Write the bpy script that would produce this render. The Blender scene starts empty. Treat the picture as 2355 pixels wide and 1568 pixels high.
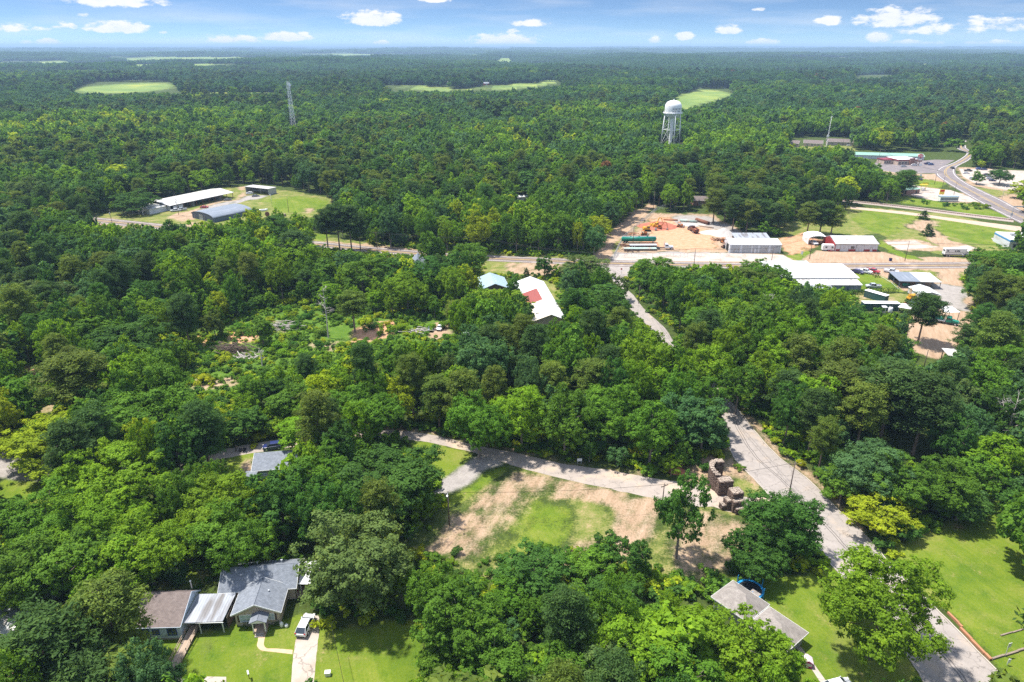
import bpy, math, random
import numpy as np
from mathutils import Vector, Matrix

# ------------------------------------------------------------------ camera, sky, sun, exposure
sc = bpy.context.scene
COL = sc.collection
CAMH, PITCH, FV = 88.0, math.radians(23.4), 1569.3      # FV: focal length in the units of the measured picture (2354 wide)
cam = bpy.data.cameras.new("camera")
cam.lens, cam.sensor_width = 24.0, 36.0
cam.clip_start, cam.clip_end = 1.0, 90000.0
cam_ob = bpy.data.objects.new("camera", cam)
COL.objects.link(cam_ob)
cam_ob.location = (0, 0, CAMH)
cam_ob.rotation_euler = (math.pi / 2 - PITCH, 0, 0)
sc.camera = cam_ob

SUN_EL = math.radians(68)
SUN_DIR = Vector((-0.8, 0.3, 0)).normalized() * math.cos(SUN_EL) + Vector((0, 0, math.sin(SUN_EL)))   # towards the sun
sun = bpy.data.lights.new("sun", 'SUN')
sun.energy, sun.angle, sun.color = 4.3, math.radians(2.0), (1.0, 0.955, 0.88)
sun_ob = bpy.data.objects.new("sun", sun)
COL.objects.link(sun_ob)
sun_ob.rotation_euler = SUN_DIR.to_track_quat('Z', 'Y').to_euler()
sun_ob.location = (0, 0, 300)

world = bpy.data.worlds.new("World")
sc.world = world
world.use_nodes = True
SKY_STRENGTH = 0.15
def build_world():
    nt = world.node_tree
    nt.nodes.clear()
    N, Lk = nt.nodes.new, nt.links.new
    def math_(op, a, b=None, c=None):
        n = N('ShaderNodeMath'); n.operation = op
        for i, v in enumerate((a, b, c)):
            if v is None: continue
            if isinstance(v, (int, float)): n.inputs[i].default_value = v
            else: Lk(v, n.inputs[i])
        return n.outputs[0]
    out = N('ShaderNodeOutputWorld'); bg = N('ShaderNodeBackground')
    tc = N('ShaderNodeTexCoord')
    # the low band of sky in view is as blue as a clear sky higher up: steepen the direction before the lookup
    mp = N('ShaderNodeVectorMath'); mp.operation = 'MULTIPLY_ADD'
    mp.inputs[1].default_value = (1, 1, 4.5); mp.inputs[2].default_value = (0, 0, 0.055)
    Lk(tc.outputs['Generated'], mp.inputs[0])
    sky = N('ShaderNodeTexSky'); sky.sky_type = 'NISHITA'; sky.sun_disc = False
    sky.sun_elevation = SUN_EL; sky.sun_rotation = math.atan2(SUN_DIR.x, SUN_DIR.y)
    sky.altitude = 100; sky.air_density = 1.0; sky.dust_density = 0.6; sky.ozone_density = 2.0
    Lk(mp.outputs[0], sky.inputs[0])
    sep = N('ShaderNodeSeparateXYZ'); Lk(tc.outputs['Generated'], sep.inputs[0])
    az = math_('ARCTAN2', sep.outputs[0], sep.outputs[1])
    el = math_('ARCSINE', sep.outputs[2])
    comb = N('ShaderNodeCombineXYZ'); Lk(az, comb.inputs[0]); Lk(math_('MULTIPLY', el, 2.2), comb.inputs[1])
    nz = N('ShaderNodeTexNoise'); nz.inputs['Scale'].default_value = 55; nz.inputs['Detail'].default_value = 7
    nz.inputs['Roughness'].default_value = 0.62
    Lk(comb.outputs[0], nz.inputs['Vector'])
    nv = math_('SUBTRACT', nz.outputs[0], 0.5)
    # clouds: (picture x, y, half width, half height, density)
    clouds = [(858, 47, 66, 20, 1), (270, 66, 62, 14, .95), (1160, 96, 84, 17, 1), (655, 87, 56, 12, .9), (535, 93, 58, 10, .7),
              (2060, 47, 82, 24, .7), (2130, 70, 60, 14, .55), (1220, 55, 46, 9, .9), (262, 4, 95, 16, .9), (40, 66, 46, 9, .6), (110, 101, 30, 9, .7),
              (1575, 85, 22, 11, .95), (1676, 71, 28, 13, 1), (1905, 50, 28, 12, .95), (1753, 99, 36, 9, .9), (875, 101, 20, 9, .9),
              (2285, 60, 80, 16, .4), (2020, 89, 26, 14, .7), (1505, 95, 18, 9, .6), (1740, 22, 16, 5, .5), (1000, 2, 34, 6, .8), (150, 62, 24, 7, .6),
              (1178, 72, 20, 6, .6), (380, 76, 12, 4, .6), (62, 98, 12, 5, .6), (2100, 100, 60, 7, .5), (2280, 100, 60, 6, .5), (190, 35, 12, 4, .4), (690, 78, 18, 6, .5)]
    tot = None
    for (x, y, w, h, dn) in clouds:
        r = Vector(((x - 1177) / FV, 0, 0)) + Vector((0, math.cos(PITCH), -math.sin(PITCH))) - Vector((0, math.sin(PITCH), math.cos(PITCH))) * ((y - 784) / FV)
        r.normalize()
        a0, e0 = math.atan2(r.x, r.y), math.asin(r.z)
        u = math_('MULTIPLY', math_('SUBTRACT', az, a0), FV / w * 1.0)
        v = math_('MULTIPLY', math_('SUBTRACT', el, e0), FV / h * 1.0)
        v = math_('MULTIPLY', v, math_('ADD', 1.25, math_('MULTIPLY', math_('SIGN', v), -0.35)))   # flatter base
        d = math_('ADD', math_('MULTIPLY', u, u), math_('MULTIPLY', v, v))
        m = math_('MULTIPLY', math_('SUBTRACT', 1.0, d), dn)
        tot = m if tot is None else math_('MAXIMUM', tot, m)
    tot = math_('MAXIMUM', tot, -2.0)
    dens = N('ShaderNodeMapRange'); dens.interpolation_type = 'SMOOTHSTEP'
    dens.inputs['From Min'].default_value = 0.02; dens.inputs['From Max'].default_value = 0.62
    Lk(math_('ADD', tot, math_('MULTIPLY', nv, 2.6)), dens.inputs['Value'])
    # thin high veil
    nz2 = N('ShaderNodeTexNoise'); nz2.inputs['Scale'].default_value = 6; nz2.inputs['Detail'].default_value = 5
    cb2 = N('ShaderNodeCombineXYZ'); Lk(az, cb2.inputs[0]); Lk(math_('MULTIPLY', el, 9.0), cb2.inputs[1]); Lk(cb2.outputs[0], nz2.inputs['Vector'])
    veil = math_('MULTIPLY', math_('MAXIMUM', math_('SUBTRACT', nz2.outputs[0], 0.45), 0.0), 1.1)
    fac = math_('MINIMUM', math_('ADD', math_('MULTIPLY', dens.outputs[0], 0.92), veil), 1.0)
    tint = N('ShaderNodeMix'); tint.data_type = 'RGBA'; tint.blend_type = 'MULTIPLY'; tint.inputs[0].default_value = 1
    tr_ = N('ShaderNodeMapRange'); tr_.interpolation_type = 'SMOOTHSTEP'; tr_.inputs['From Min'].default_value = .06; tr_.inputs['From Max'].default_value = .3; Lk(sep.outputs[2], tr_.inputs['Value'])
    tm = N('ShaderNodeMix'); tm.data_type = 'RGBA'; tm.inputs[6].default_value = (.46, .53, .57, 1); tm.inputs[7].default_value = (1.15, 1.1, 1.0, 1); Lk(tr_.outputs[0], tm.inputs[0]); Lk(tm.outputs[2], tint.inputs[7])
    Lk(sky.outputs[0], tint.inputs[6])
    mix = N('ShaderNodeMix'); mix.data_type = 'RGBA'
    Lk(fac, mix.inputs[0]); Lk(tint.outputs[2], mix.inputs[6])
    cn = N('ShaderNodeMix'); cn.data_type = 'RGBA'; Lk(math_('MULTIPLY_ADD', nv, 1.4, 0.6), cn.inputs[0])
    cn.inputs[6].default_value = (3.1, 3.3, 3.7, 1); cn.inputs[7].default_value = (4.0, 3.97, 3.95, 1)
    Lk(cn.outputs[2], mix.inputs[7])
    Lk(mix.outputs[2], bg.inputs[0]); bg.inputs[1].default_value = SKY_STRENGTH
    Lk(bg.outputs[0], out.inputs[0])
build_world()
sc.view_settings.view_transform = 'Standard'
sc.view_settings.look = 'None'
sc.view_settings.exposure = 0.92
sc.view_settings.gamma = 1.0
sc.cycles.max_bounces = 8
sc.cycles.diffuse_bounces = 5
sc.cycles.glossy_bounces = 2
sc.cycles.transmission_bounces = 3
sc.cycles.transparent_max_bounces = 6
sc.cycles.volume_bounces = 0
sc.cycles.sample_clamp_indirect = 4
sc.cycles.use_denoising = False

# ------------------------------------------------------------------ picture <-> ground
CP, SP = math.cos(PITCH), math.sin(PITCH)
def G(vx, vy, z=0.0):
    """ground point seen at (vx, vy) of the measured picture, on the level plane of height z"""
    a, b = (vx - 1177) / FV, (vy - 784) / FV
    dx, dy, dz = a, CP - b * SP, -SP - b * CP
    t = (z - CAMH) / dz
    return Vector((dx * t, dy * t, z))
def P(x, y, z):
    """picture coordinates and depth of world points (arrays)"""
    zz = z - CAMH
    dep = y * CP - zz * SP
    up = y * SP + zz * CP
    return 1177 + FV * x / dep, 784 - FV * up / dep, dep
def inpoly(px, py, poly):
    n = len(poly); ins = np.zeros(np.shape(px), bool)
    for i in range(n):
        x0, y0 = poly[i]; x1, y1 = poly[(i + 1) % n]
        if y0 == y1: continue
        c = ((y0 > py) != (y1 > py)) & (px < (x1 - x0) * (py - y0) / (y1 - y0) + x0)
        ins ^= c
    return ins
_rng = np.random.default_rng(11)
_perm = _rng.random((256, 256))
def vnoise(x, y):
    """value noise 0..1, period 256 cells"""
    xi, yi = np.floor(x).astype(int), np.floor(y).astype(int)
    fx, fy = x - xi, y - yi
    fx, fy = fx * fx * (3 - 2 * fx), fy * fy * (3 - 2 * fy)
    a = _perm[xi & 255, yi & 255]; b = _perm[(xi + 1) & 255, yi & 255]
    c = _perm[xi & 255, (yi + 1) & 255]; d = _perm[(xi + 1) & 255, (yi + 1) & 255]
    return (a * (1 - fx) + b * fx) * (1 - fy) + (c * (1 - fx) + d * fx) * fy
def fbm(x, y, o=4):
    s, a, t = 0, 0.5, 0
    for i in range(o):
        s = s + a * vnoise(x * 2 ** i + 17.3 * i, y * 2 ** i + 5.1 * i); t += a; a *= 0.5
    return s / t
def hill(x, y):
    """terrain height: level in the town, gently rolling country beyond"""
    x = np.asarray(x, float); y = np.asarray(y, float)
    r = np.hypot(x, y)
    k = np.clip((r - 850) / 2600, 0, 1); k = k * k * (3 - 2 * k)
    k2 = np.clip((r - 3000) / 9000, 0, 1)
    h = (fbm(x / 900 + 40, y / 620 + 9, 3) - 0.46) * 70 * k + (fbm(x / 4200 + 3, y / 2600 + 77, 3) - 0.42) * 95 * k2
    return h

# ------------------------------------------------------------------ materials
def principled(name):
    m = bpy.data.materials.new(name); m.use_nodes = True
    nt = m.node_tree
    return m, nt, nt.nodes['Principled BSDF']
def mat(name, col, rough=0.7, var=0.12, scale=3.0, metal=0.0, spec=0.3, dirt=None, dirt_amt=0.0, bump=0.0, stretch=(1, 1, 1), alpha=None):
    """plain paint/wood/stone material with uneven colour and optional worn patches of another colour"""
    m, nt, b = principled(name)
    N, Lk = nt.nodes.new, nt.links.new
    tc = N('ShaderNodeTexCoord'); mp = N('ShaderNodeMapping'); mp.inputs['Scale'].default_value = stretch
    Lk(tc.outputs['Object'], mp.inputs[0])
    nz = N('ShaderNodeTexNoise'); nz.inputs['Scale'].default_value = scale; nz.inputs['Detail'].default_value = 6; nz.inputs['Roughness'].default_value = 0.65
    Lk(mp.outputs[0], nz.inputs['Vector'])
    rp = N('ShaderNodeValToRGB')
    rp.color_ramp.elements[0].position = 0.3; rp.color_ramp.elements[1].position = 0.7
    rp.color_ramp.elements[0].color = (*[c * (1 - var) for c in col], 1)
    rp.color_ramp.elements[1].color = (*[min(1, c * (1 + var)) for c in col], 1)
    Lk(nz.outputs[0], rp.inputs[0]); src = rp.outputs[0]
    if dirt is not None:
        n2 = N('ShaderNodeTexNoise'); n2.inputs['Scale'].default_value = scale * 0.35; n2.inputs['Detail'].default_value = 8
        Lk(mp.outputs[0], n2.inputs['Vector'])
        r2 = N('ShaderNodeMapRange'); r2.inputs['From Min'].default_value = 0.62 - dirt_amt * 0.3; r2.inputs['From Max'].default_value = 0.78 - dirt_amt * 0.3
        Lk(n2.outputs[0], r2.inputs['Value'])
        mx = N('ShaderNodeMix'); mx.data_type = 'RGBA'; Lk(r2.outputs[0], mx.inputs[0]); Lk(src, mx.inputs[6]); mx.inputs[7].default_value = (*dirt, 1)
        src = mx.outputs[2]
    Lk(src, b.inputs['Base Color'])
    b.inputs['Roughness'].default_value = rough; b.inputs['Metallic'].default_value = metal; b.inputs['Specular IOR Level'].default_value = spec
    if bump:
        bp = N('ShaderNodeBump'); bp.inputs['Strength'].default_value = bump; bp.inputs['Distance'].default_value = 0.05
        Lk(nz.outputs[0], bp.inputs['Height']); Lk(bp.outputs[0], b.inputs['Normal'])
    return m
def ribbed(name, col, axis=0, pitch=0.45, rough=0.45, metal=0.0, dirt=(0.25, 0.12, 0.06), dirt_amt=0.2, var=0.06, depth=0.6):
    """corrugated / standing-seam sheet metal: ribs in the normal, streaky weathering in the colour"""
    m = mat(name, col, rough=rough, var=var, scale=0.9, metal=metal, dirt=dirt, dirt_amt=dirt_amt, stretch=(2.5, 0.4, 1) if axis == 0 else (0.4, 2.5, 1))
    nt = m.node_tree; N, Lk = nt.nodes.new, nt.links.new
    tc = N('ShaderNodeTexCoord'); sp = N('ShaderNodeSeparateXYZ'); Lk(tc.outputs['Object'], sp.inputs[0])
    w = N('ShaderNodeMath'); w.operation = 'MULTIPLY'; w.inputs[1].default_value = 2 * math.pi / pitch; Lk(sp.outputs[axis], w.inputs[0])
    s = N('ShaderNodeMath'); s.operation = 'SINE'; Lk(w.outputs[0], s.inputs[0])
    bp = N('ShaderNodeBump'); bp.inputs['Strength'].default_value = depth; bp.inputs['Distance'].default_value = 0.06
    Lk(s.outputs[0], bp.inputs['Height']); Lk(bp.outputs[0], nt.nodes['Principled BSDF'].inputs['Normal'])
    return m
def brickmat(name, c1, c2, mortar, scale=1.0, w=0.5, h=0.25, bump=0.4, rough=0.85, msize=0.02, coord='Object', rot=None):
    m, nt, b = principled(name); N, Lk = nt.nodes.new, nt.links.new
    tc = N('ShaderNodeTexCoord'); mp = N('ShaderNodeMapping'); Lk(tc.outputs[coord], mp.inputs[0])
    if rot: mp.inputs['Rotation'].default_value = rot
    if rot:     # walls: courses follow the height on every face
        sx_ = N('ShaderNodeSeparateXYZ'); Lk(tc.outputs[coord], sx_.inputs[0]); ad_ = N('ShaderNodeMath'); Lk(sx_.outputs[0], ad_.inputs[0]); Lk(sx_.outputs[1], ad_.inputs[1]); cx_ = N('ShaderNodeCombineXYZ'); Lk(ad_.outputs[0], cx_.inputs[0]); Lk(sx_.outputs[2], cx_.inputs[1]); Lk(cx_.outputs[0], mp.inputs[0]); mp.inputs['Rotation'].default_value = (0, 0, 0)
    bk = N('ShaderNodeTexBrick'); bk.inputs['Color1'].default_value = (*c1, 1); bk.inputs['Color2'].default_value = (*c2, 1); bk.inputs['Mortar'].default_value = (*mortar, 1)
    bk.inputs['Scale'].default_value = scale; bk.inputs['Brick Width'].default_value = w; bk.inputs['Row Height'].default_value = h; bk.inputs['Mortar Size'].default_value = msize
    Lk(mp.outputs[0], bk.inputs['Vector'])
    nz = N('ShaderNodeTexNoise'); nz.inputs['Scale'].default_value = 1.3; nz.inputs['Detail'].default_value = 8; Lk(tc.outputs['Object'], nz.inputs['Vector'])
    mr = N('ShaderNodeMapRange'); mr.inputs['To Min'].default_value = 0.6; mr.inputs['To Max'].default_value = 1.4; Lk(nz.outputs[0], mr.inputs['Value'])
    mx = N('ShaderNodeMix'); mx.data_type = 'RGBA'; mx.blend_type = 'MULTIPLY'; mx.inputs[0].default_value = 1
    Lk(bk.outputs[0], mx.inputs[6]); Lk(mr.outputs[0], mx.inputs[7]); Lk(mx.outputs[2], b.inputs['Base Color'])
    b.inputs['Roughness'].default_value = rough; b.inputs['Specular IOR Level'].default_value = 0.2
    bp = N('ShaderNodeBump'); bp.inputs['Strength'].default_value = bump; bp.inputs['Distance'].default_value = 0.05
    Lk(bk.outputs['Fac'], bp.inputs['Height']); bp.invert = True; Lk(bp.outputs[0], b.inputs['Normal'])
    return m
M = {}
M['white'] = mat('white_paint', (.78, .78, .76), .55, .05, 1.2, dirt=(.5, .45, .38), dirt_amt=.1)
M['cream'] = mat('cream_paint', (.66, .6, .5), .6, .05, 1.2, dirt=(.45, .38, .3), dirt_amt=.1)
M['trim'] = mat('white_trim', (.75, .75, .73), .5, .04)
M['pale_metal'] = ribbed('pale_sheet_roof', (.5, .49, .47), 0, .6, .5, dirt=(.42, .36, .3), dirt_amt=.15)
M['white_roof'] = ribbed('white_sheet_roof', (.6, .6, .6), 0, .7, .5, dirt=(.6, .57, .52), dirt_amt=.12, var=.04)
M['cream_roof'] = ribbed('cream_sheet_roof', (.66, .58, .47), 0, .7, .5, dirt=(.5, .4, .3), dirt_amt=.2)
M['red_roof'] = ribbed('red_brown_sheet_roof', (.27, .07, .055), 0, .7, .55, dirt=(.2, .06, .05), dirt_amt=.3)
M['blue_roof'] = ribbed('pale_blue_sheet_roof', (.31, .41, .5), 0, .6, .4, dirt=(.42, .5, .55), dirt_amt=.1)
M['tin'] = ribbed('weathered_tin_roof', (.36, .38, .42), 0, .45, .45, metal=.2, dirt=(.2, .19, .19), dirt_amt=.5, var=.15, depth=.35)
M['tin_white'] = ribbed('pale_tin_roof', (.6, .6, .58), 0, .55, .45, dirt=(.35, .3, .26), dirt_amt=.3, depth=.9)
M['blue_grey_metal'] = ribbed('blue_grey_sheet', (.22, .25, .29), 0, .5, .45, metal=.2, dirt=(.3, .32, .36), dirt_amt=.3)
M['green_roof'] = ribbed('green_sheet_roof', (.22, .38, .3), 0, .6, .5, dirt=(.3, .4, .34), dirt_amt=.2)
M['siding_white'] = ribbed('white_sheet_wall', (.6, .62, .65), 0, .35, .5, dirt=(.5, .46, .42), dirt_amt=.15)
M['siding_grey'] = ribbed('grey_sheet_wall', (.42, .43, .44), 0, .35, .5, dirt=(.35, .3, .25), dirt_amt=.2)
M['siding_blue'] = mat('pale_blue_siding', (.56, .65, .76), .6, .08, 2, dirt=(.4, .42, .42), dirt_amt=.2)
M['siding_tan'] = ribbed('tan_clapboard', (.5, .41, .32), 2, .22, .7, dirt=(.42, .34, .26), dirt_amt=.1, depth=.5)
M['dark_blue_wall'] = ribbed('dark_blue_sheet_wall', (.1, .13, .18), 0, .4, .55, dirt=(.15, .17, .2), dirt_amt=.3)
M['dark_green_wall'] = ribbed('dark_green_sheet_wall', (.03, .085, .075), 0, .3, .5, dirt=(.06, .1, .09), dirt_amt=.3)
M['shingle_grey'] = brickmat('grey_shingles', (.17, .19, .22), (.23, .25, .285), (.12, .13, .15), 1, .33, .16, .3, msize=.012)
M['shingle_brown'] = brickmat('brown_shingles', (.17, .135, .125), (.215, .175, .16), (.1, .08, .07), 1, .33, .16, .3, msize=.012)
M['shingle_taupe'] = brickmat('taupe_shingles', (.25, .22, .2), (.31, .28, .25), (.17, .15, .14), 1, .33, .16, .3, msize=.012)
M['brick_red'] = brickmat('red_brick', (.25, .09, .06), (.32, .13, .09), (.35, .3, .26), 1, .3, .12, .3, rot=(math.pi / 2, 0, 0))
M['brick_tan'] = brickmat('tan_brick', (.45, .32, .24), (.5, .37, .29), (.5, .45, .4), 1, .3, .12, .3, rot=(math.pi / 2, 0, 0))
M['red_paint'] = mat('dark_red_paint', (.3, .03, .03), .5, .1, 2)
M['maroon'] = mat('maroon_paint', (.22, .04, .05), .5, .1, 2)
M['blue_trim'] = mat('deep_blue_paint', (.03, .06, .3), .5, .1, 2)
M['blue_stripe'] = mat('blue_band_paint', (.05, .24, .5), .5, .1, 2)
M['glass'] = mat('window_glass', (.03, .04, .05), .08, .3, .7, spec=.8)
M['glass_pale'] = mat('window_glass_with_blinds', (.35, .42, .5), .15, .25, 3.5, spec=.7, stretch=(.2, 1, 6))
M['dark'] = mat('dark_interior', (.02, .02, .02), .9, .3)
M['black'] = mat('black_rubber', (.02, .02, .02), .8, .3, 6)
M['steel'] = mat('grey_steel', (.35, .36, .38), .4, .15, 3, metal=.5)
M['galv'] = mat('galvanised_steel', (.55, .57, .6), .4, .12, 3, metal=.4)
M['rust'] = mat('rusty_steel', (.2, .085, .05), .8, .35, 2.5, dirt=(.1, .06, .05), dirt_amt=.4)
M['pole_wood'] = mat('weathered_pole_wood', (.13, .1, .085), .9, .25, 4, stretch=(1, 1, .1))
M['deck_wood'] = mat('grey_brown_boards', (.36, .27, .2), .85, .2, 3, dirt=(.45, .38, .3), dirt_amt=.3, stretch=(6, .5, 1))
M['dark_wood'] = mat('dark_boards', (.11, .08, .06), .9, .25, 3)
M['orange_wood'] = mat('orange_stained_timber', (.42, .19, .1), .85, .25, 2, dirt=(.3, .16, .1), dirt_amt=.4, stretch=(.3, 2, 2))
M['old_log'] = mat('old_grey_log', (.24, .19, .15), .95, .3, 3)
M['bark'] = mat('tree_bark', (.2, .165, .14), .95, .35, 5, stretch=(1, 1, .25), bump=.6)
M['bark_pine'] = mat('pine_bark', (.22, .155, .12), .95, .35, 5, stretch=(1, 1, .3), bump=.6)
M['bark_pale'] = mat('bleached_wood', (.42, .38, .34), .95, .25, 4, stretch=(1, 1, .2))
M['concrete'] = mat('pale_concrete', (.42, .37, .32), .9, .12, .6, dirt=(.3, .26, .22), dirt_amt=.35)
M['yellow'] = mat('worn_yellow_paint', (.6, .33, .03), .55, .15, 2, dirt=(.25, .14, .05), dirt_amt=.3)
M['orange'] = mat('worn_orange_paint', (.5, .17, .04), .6, .2, 2, dirt=(.2, .1, .05), dirt_amt=.35)
M['bright_yellow'] = mat('yellow_sign_paint', (.8, .58, .05), .5, .05)
M['green_tank'] = mat('green_tank_paint', (.015, .2, .14), .45, .15, 1.5, dirt=(.05, .16, .12), dirt_amt=.3)
M['pipe_green'] = mat('pale_green_pipe', (.35, .45, .4), .6, .15, 1, dirt=(.4, .34, .28), dirt_amt=.3)
M['pink'] = mat('pink_plastic', (.6, .03, .22), .4, .05)
M['pink_roof'] = mat('pale_pink_plastic', (.75, .6, .68), .4, .05)
M['tramp_blue'] = mat('blue_vinyl_pad', (.02, .3, .65), .45, .1, 3)
M['tramp_mat'] = mat('black_jump_mat', (.02, .025, .03), .6, .2, 3)
M['blue_tarp'] = mat('dark_blue_tarp', (.05, .06, .12), .5, .3, 2)
M['clay'] = mat('red_clay_heap', (.38, .13, .08), .95, .25, 1.2, bump=.6)
M['gravel_heap'] = mat('grey_gravel_heap', (.42, .39, .36), .95, .25, 2, bump=.6)
M['stone'] = brickmat('rubble_stone', (.12, .08, .065), (.26, .19, .15), (.05, .035, .03), 1, .55, .28, 1.0, .95, .04, rot=(1, 0, 0))
M['stone_top'] = mat('lit_stone_tops', (.38, .31, .25), .95, .3, 2.2, bump=.8)  # paler than the masonry: bright sunlit tops put into the colour
M['sign_red'] = mat('red_sign_face', (.6, .015, .02), .45, .03)
M['skin'] = mat('skin', (.4, .24, .17), .6, .05)
M['cloth_dark'] = mat('dark_cloth', (.03, .03, .035), .9, .2, 8)
M['cloth_white'] = mat('white_cloth', (.7, .7, .7), .9, .05, 8)
M['cloth_navy'] = mat('navy_cloth', (.03, .04, .13), .9, .1, 8)
M['cloth_denim'] = mat('denim_cloth', (.1, .14, .24), .9, .1, 8)
M['hair'] = mat('dark_hair', (.03, .02, .015), .7, .1, 8)
M['lamp_glass'] = mat('lamp_lens', (.7, .7, .68), .2, .05)
M['tail_red'] = mat('tail_lamp_red', (.4, .01, .01), .25, .05)
def carpaint(name, col):
    m = mat(name, col, .28, .03, 1.0, spec=.6)
    m.node_tree.nodes['Principled BSDF'].inputs['Coat Weight'].default_value = .5
    return m
CAR = {k: carpaint('car_paint_' + k, c) for k, c in dict(white=(.75, .76, .77), silver=(.42, .44, .46), red=(.45, .02, .03), navy=(.02, .03, .12), blue=(.03, .09, .3), black=(.02, .02, .022), grey=(.16, .17, .18), purple=(.05, .035, .11), maroon=(.2, .015, .03)).items()}

# ------------------------------------------------------------------ mesh helpers
class MB:
    """collects faces and links them as one mesh object"""
    def __init__(s): s.v, s.f, s.mi = [], [], []
    def add(s, vs, fs, mi=0):
        o = len(s.v); s.v += [tuple(p) for p in vs]; s.f += [tuple(i + o for i in f) for f in fs]; s.mi += [mi] * len(fs); return s
    def quad(s, *p, mi=0): return s.add(p, [tuple(range(len(p)))], mi)
    def hexa(s, p, mi=0):
        """8 points: bottom ring (counter-clockwise from above), then top ring"""
        return s.add(p, [(3, 2, 1, 0), (4, 5, 6, 7), (0, 1, 5, 4), (1, 2, 6, 5), (2, 3, 7, 6), (3, 0, 4, 7)], mi)
    def box(s, x0, x1, y0, y1, z0, z1, mi=0):
        return s.hexa([(x0, y0, z0), (x1, y0, z0), (x1, y1, z0), (x0, y1, z0), (x0, y0, z1), (x1, y0, z1), (x1, y1, z1), (x0, y1, z1)], mi)
    def taper(s, x0, x1, y0, y1, z0, z1, ix0, ix1, iy0, iy1, mi=0):
        return s.hexa([(x0, y0, z0), (x1, y0, z0), (x1, y1, z0), (x0, y1, z0), (x0 + ix0, y0 + iy0, z1), (x1 - ix1, y0 + iy0, z1), (x1 - ix1, y1 - iy1, z1), (x0 + ix0, y1 - iy1, z1)], mi)
    def prism(s, poly, a, b, axis='y', mi=0):
        """extrude a 2D outline: axis y -> outline is (x, z); x -> (y, z); z -> (x, y)"""
        n = len(poly)
        def pt(p, t): return {'y': (p[0], t, p[1]), 'x': (t, p[0], p[1]), 'z': (p[0], p[1], t)}[axis]
        vs = [pt(p, a) for p in poly] + [pt(p, b) for p in poly]
        fs = [tuple(range(n))[::-1], tuple(range(n, 2 * n))] + [(i, (i + 1) % n, (i + 1) % n + n, i + n) for i in range(n)]
        return s.add(vs, fs, mi)
    def slab(s, p, t=.14, mi=0):
        """thick roof sheet: lower face through the given corner points"""
        p = [Vector(q) for q in p]
        n = (p[1] - p[0]).cross(p[2] - p[0]).normalized()
        if n.z < 0: n = -n
        k = len(p)
        vs = p + [q + n * t for q in p]
        fs = [tuple(range(k)), tuple(range(k, 2 * k))] + [(i, (i + 1) % k, (i + 1) % k + k, i + k) for i in range(k)]
        return s.add(vs, fs, mi)
    def tube(s, p0, p1, r0, r1=None, n=8, mi=0, cap=True):
        p0, p1 = Vector(p0), Vector(p1); r1 = r0 if r1 is None else r1
        d = (p1 - p0).normalized(); u = d.orthogonal().normalized(); w = d.cross(u)
        vs = []
        for (c, r) in ((p0, r0), (p1, r1)):
            vs += [c + (u * math.cos(2 * math.pi * i / n) + w * math.sin(2 * math.pi * i / n)) * r for i in range(n)]
        fs = [(i, (i + 1) % n, (i + 1) % n + n, i + n) for i in range(n)]
        if cap: fs += [tuple(range(n))[::-1], tuple(range(n, 2 * n))]
        return s.add(vs, fs, mi)
    def path(s, pts, rs, n=7, mi=0):
        for i in range(len(pts) - 1): s.tube(pts[i], pts[i + 1], rs[i], rs[i + 1], n, mi, cap=(i == len(pts) - 2))
        return s
    def lathe(s, prof, n=24, c=(0, 0), mi=0):
        vs, fs = [], []
        for (r, z) in prof: vs += [(c[0] + r * math.cos(2 * math.pi * i / n), c[1] + r * math.sin(2 * math.pi * i / n), z) for i in range(n)]
        for k in range(len(prof) - 1): fs += [(k * n + i, k * n + (i + 1) % n, (k + 1) * n + (i + 1) % n, (k + 1) * n + i) for i in range(n)]
        fs += [tuple(range(n))[::-1], tuple(range((len(prof) - 1) * n, len(prof) * n))]
        return s.add(vs, fs, mi)
    def build(s, name, mats, parent=None, smooth=False, loc=None, label=None):
        me = bpy.data.meshes.new(name)
        me.from_pydata(s.v, [], s.f)
        mats = mats if isinstance(mats, (list, tuple)) else [mats]
        for m in mats: me.materials.append(m)
        if len(mats) > 1: me.polygons.foreach_set('material_index', s.mi)
        if smooth: me.polygons.foreach_set('use_smooth', [True] * len(s.f))
        me.validate(); me.update()
        o = bpy.data.objects.new(name, me); COL.objects.link(o)
        if parent is not None: o.parent = parent
        if loc is not None: o.location = loc
        if label: o['label'] = label
        return o
def tag(o, label, cat, group=None, kind=None):
    o['label'] = label
    if cat: o['category'] = cat
    if group: o['group'] = group
    if kind: o['kind'] = kind
    return o
def thing(name, label, cat, loc, rz=0.0, group=None):
    o = bpy.data.objects.new(name, None); COL.objects.link(o); o.empty_display_size = .5
    o.location = loc; o.rotation_euler = (0, 0, rz)
    return tag(o, label, cat, group)
def frame(a, b):
    """base line from picture point a to b -> origin, heading, length"""
    p, q = G(*a), G(*b); d = q - p
    return p, math.atan2(d.y, d.x), d.length
def dup(root, loc, rz, label, group=None, color=None):
    r = root.copy(); COL.objects.link(r); r.location = loc; r.rotation_euler = (0, 0, rz); r['label'] = label
    if group: r['group'] = group
    for ch in list(root.children):
        c = ch.copy(); COL.objects.link(c); c.parent = r
        if color and 'paint' in ch: c.material_slots[0].link = 'OBJECT'; c.material_slots[0].material = color
        for g in ch.children:
            d = g.copy(); COL.objects.link(d); d.parent = c
    return r

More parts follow.
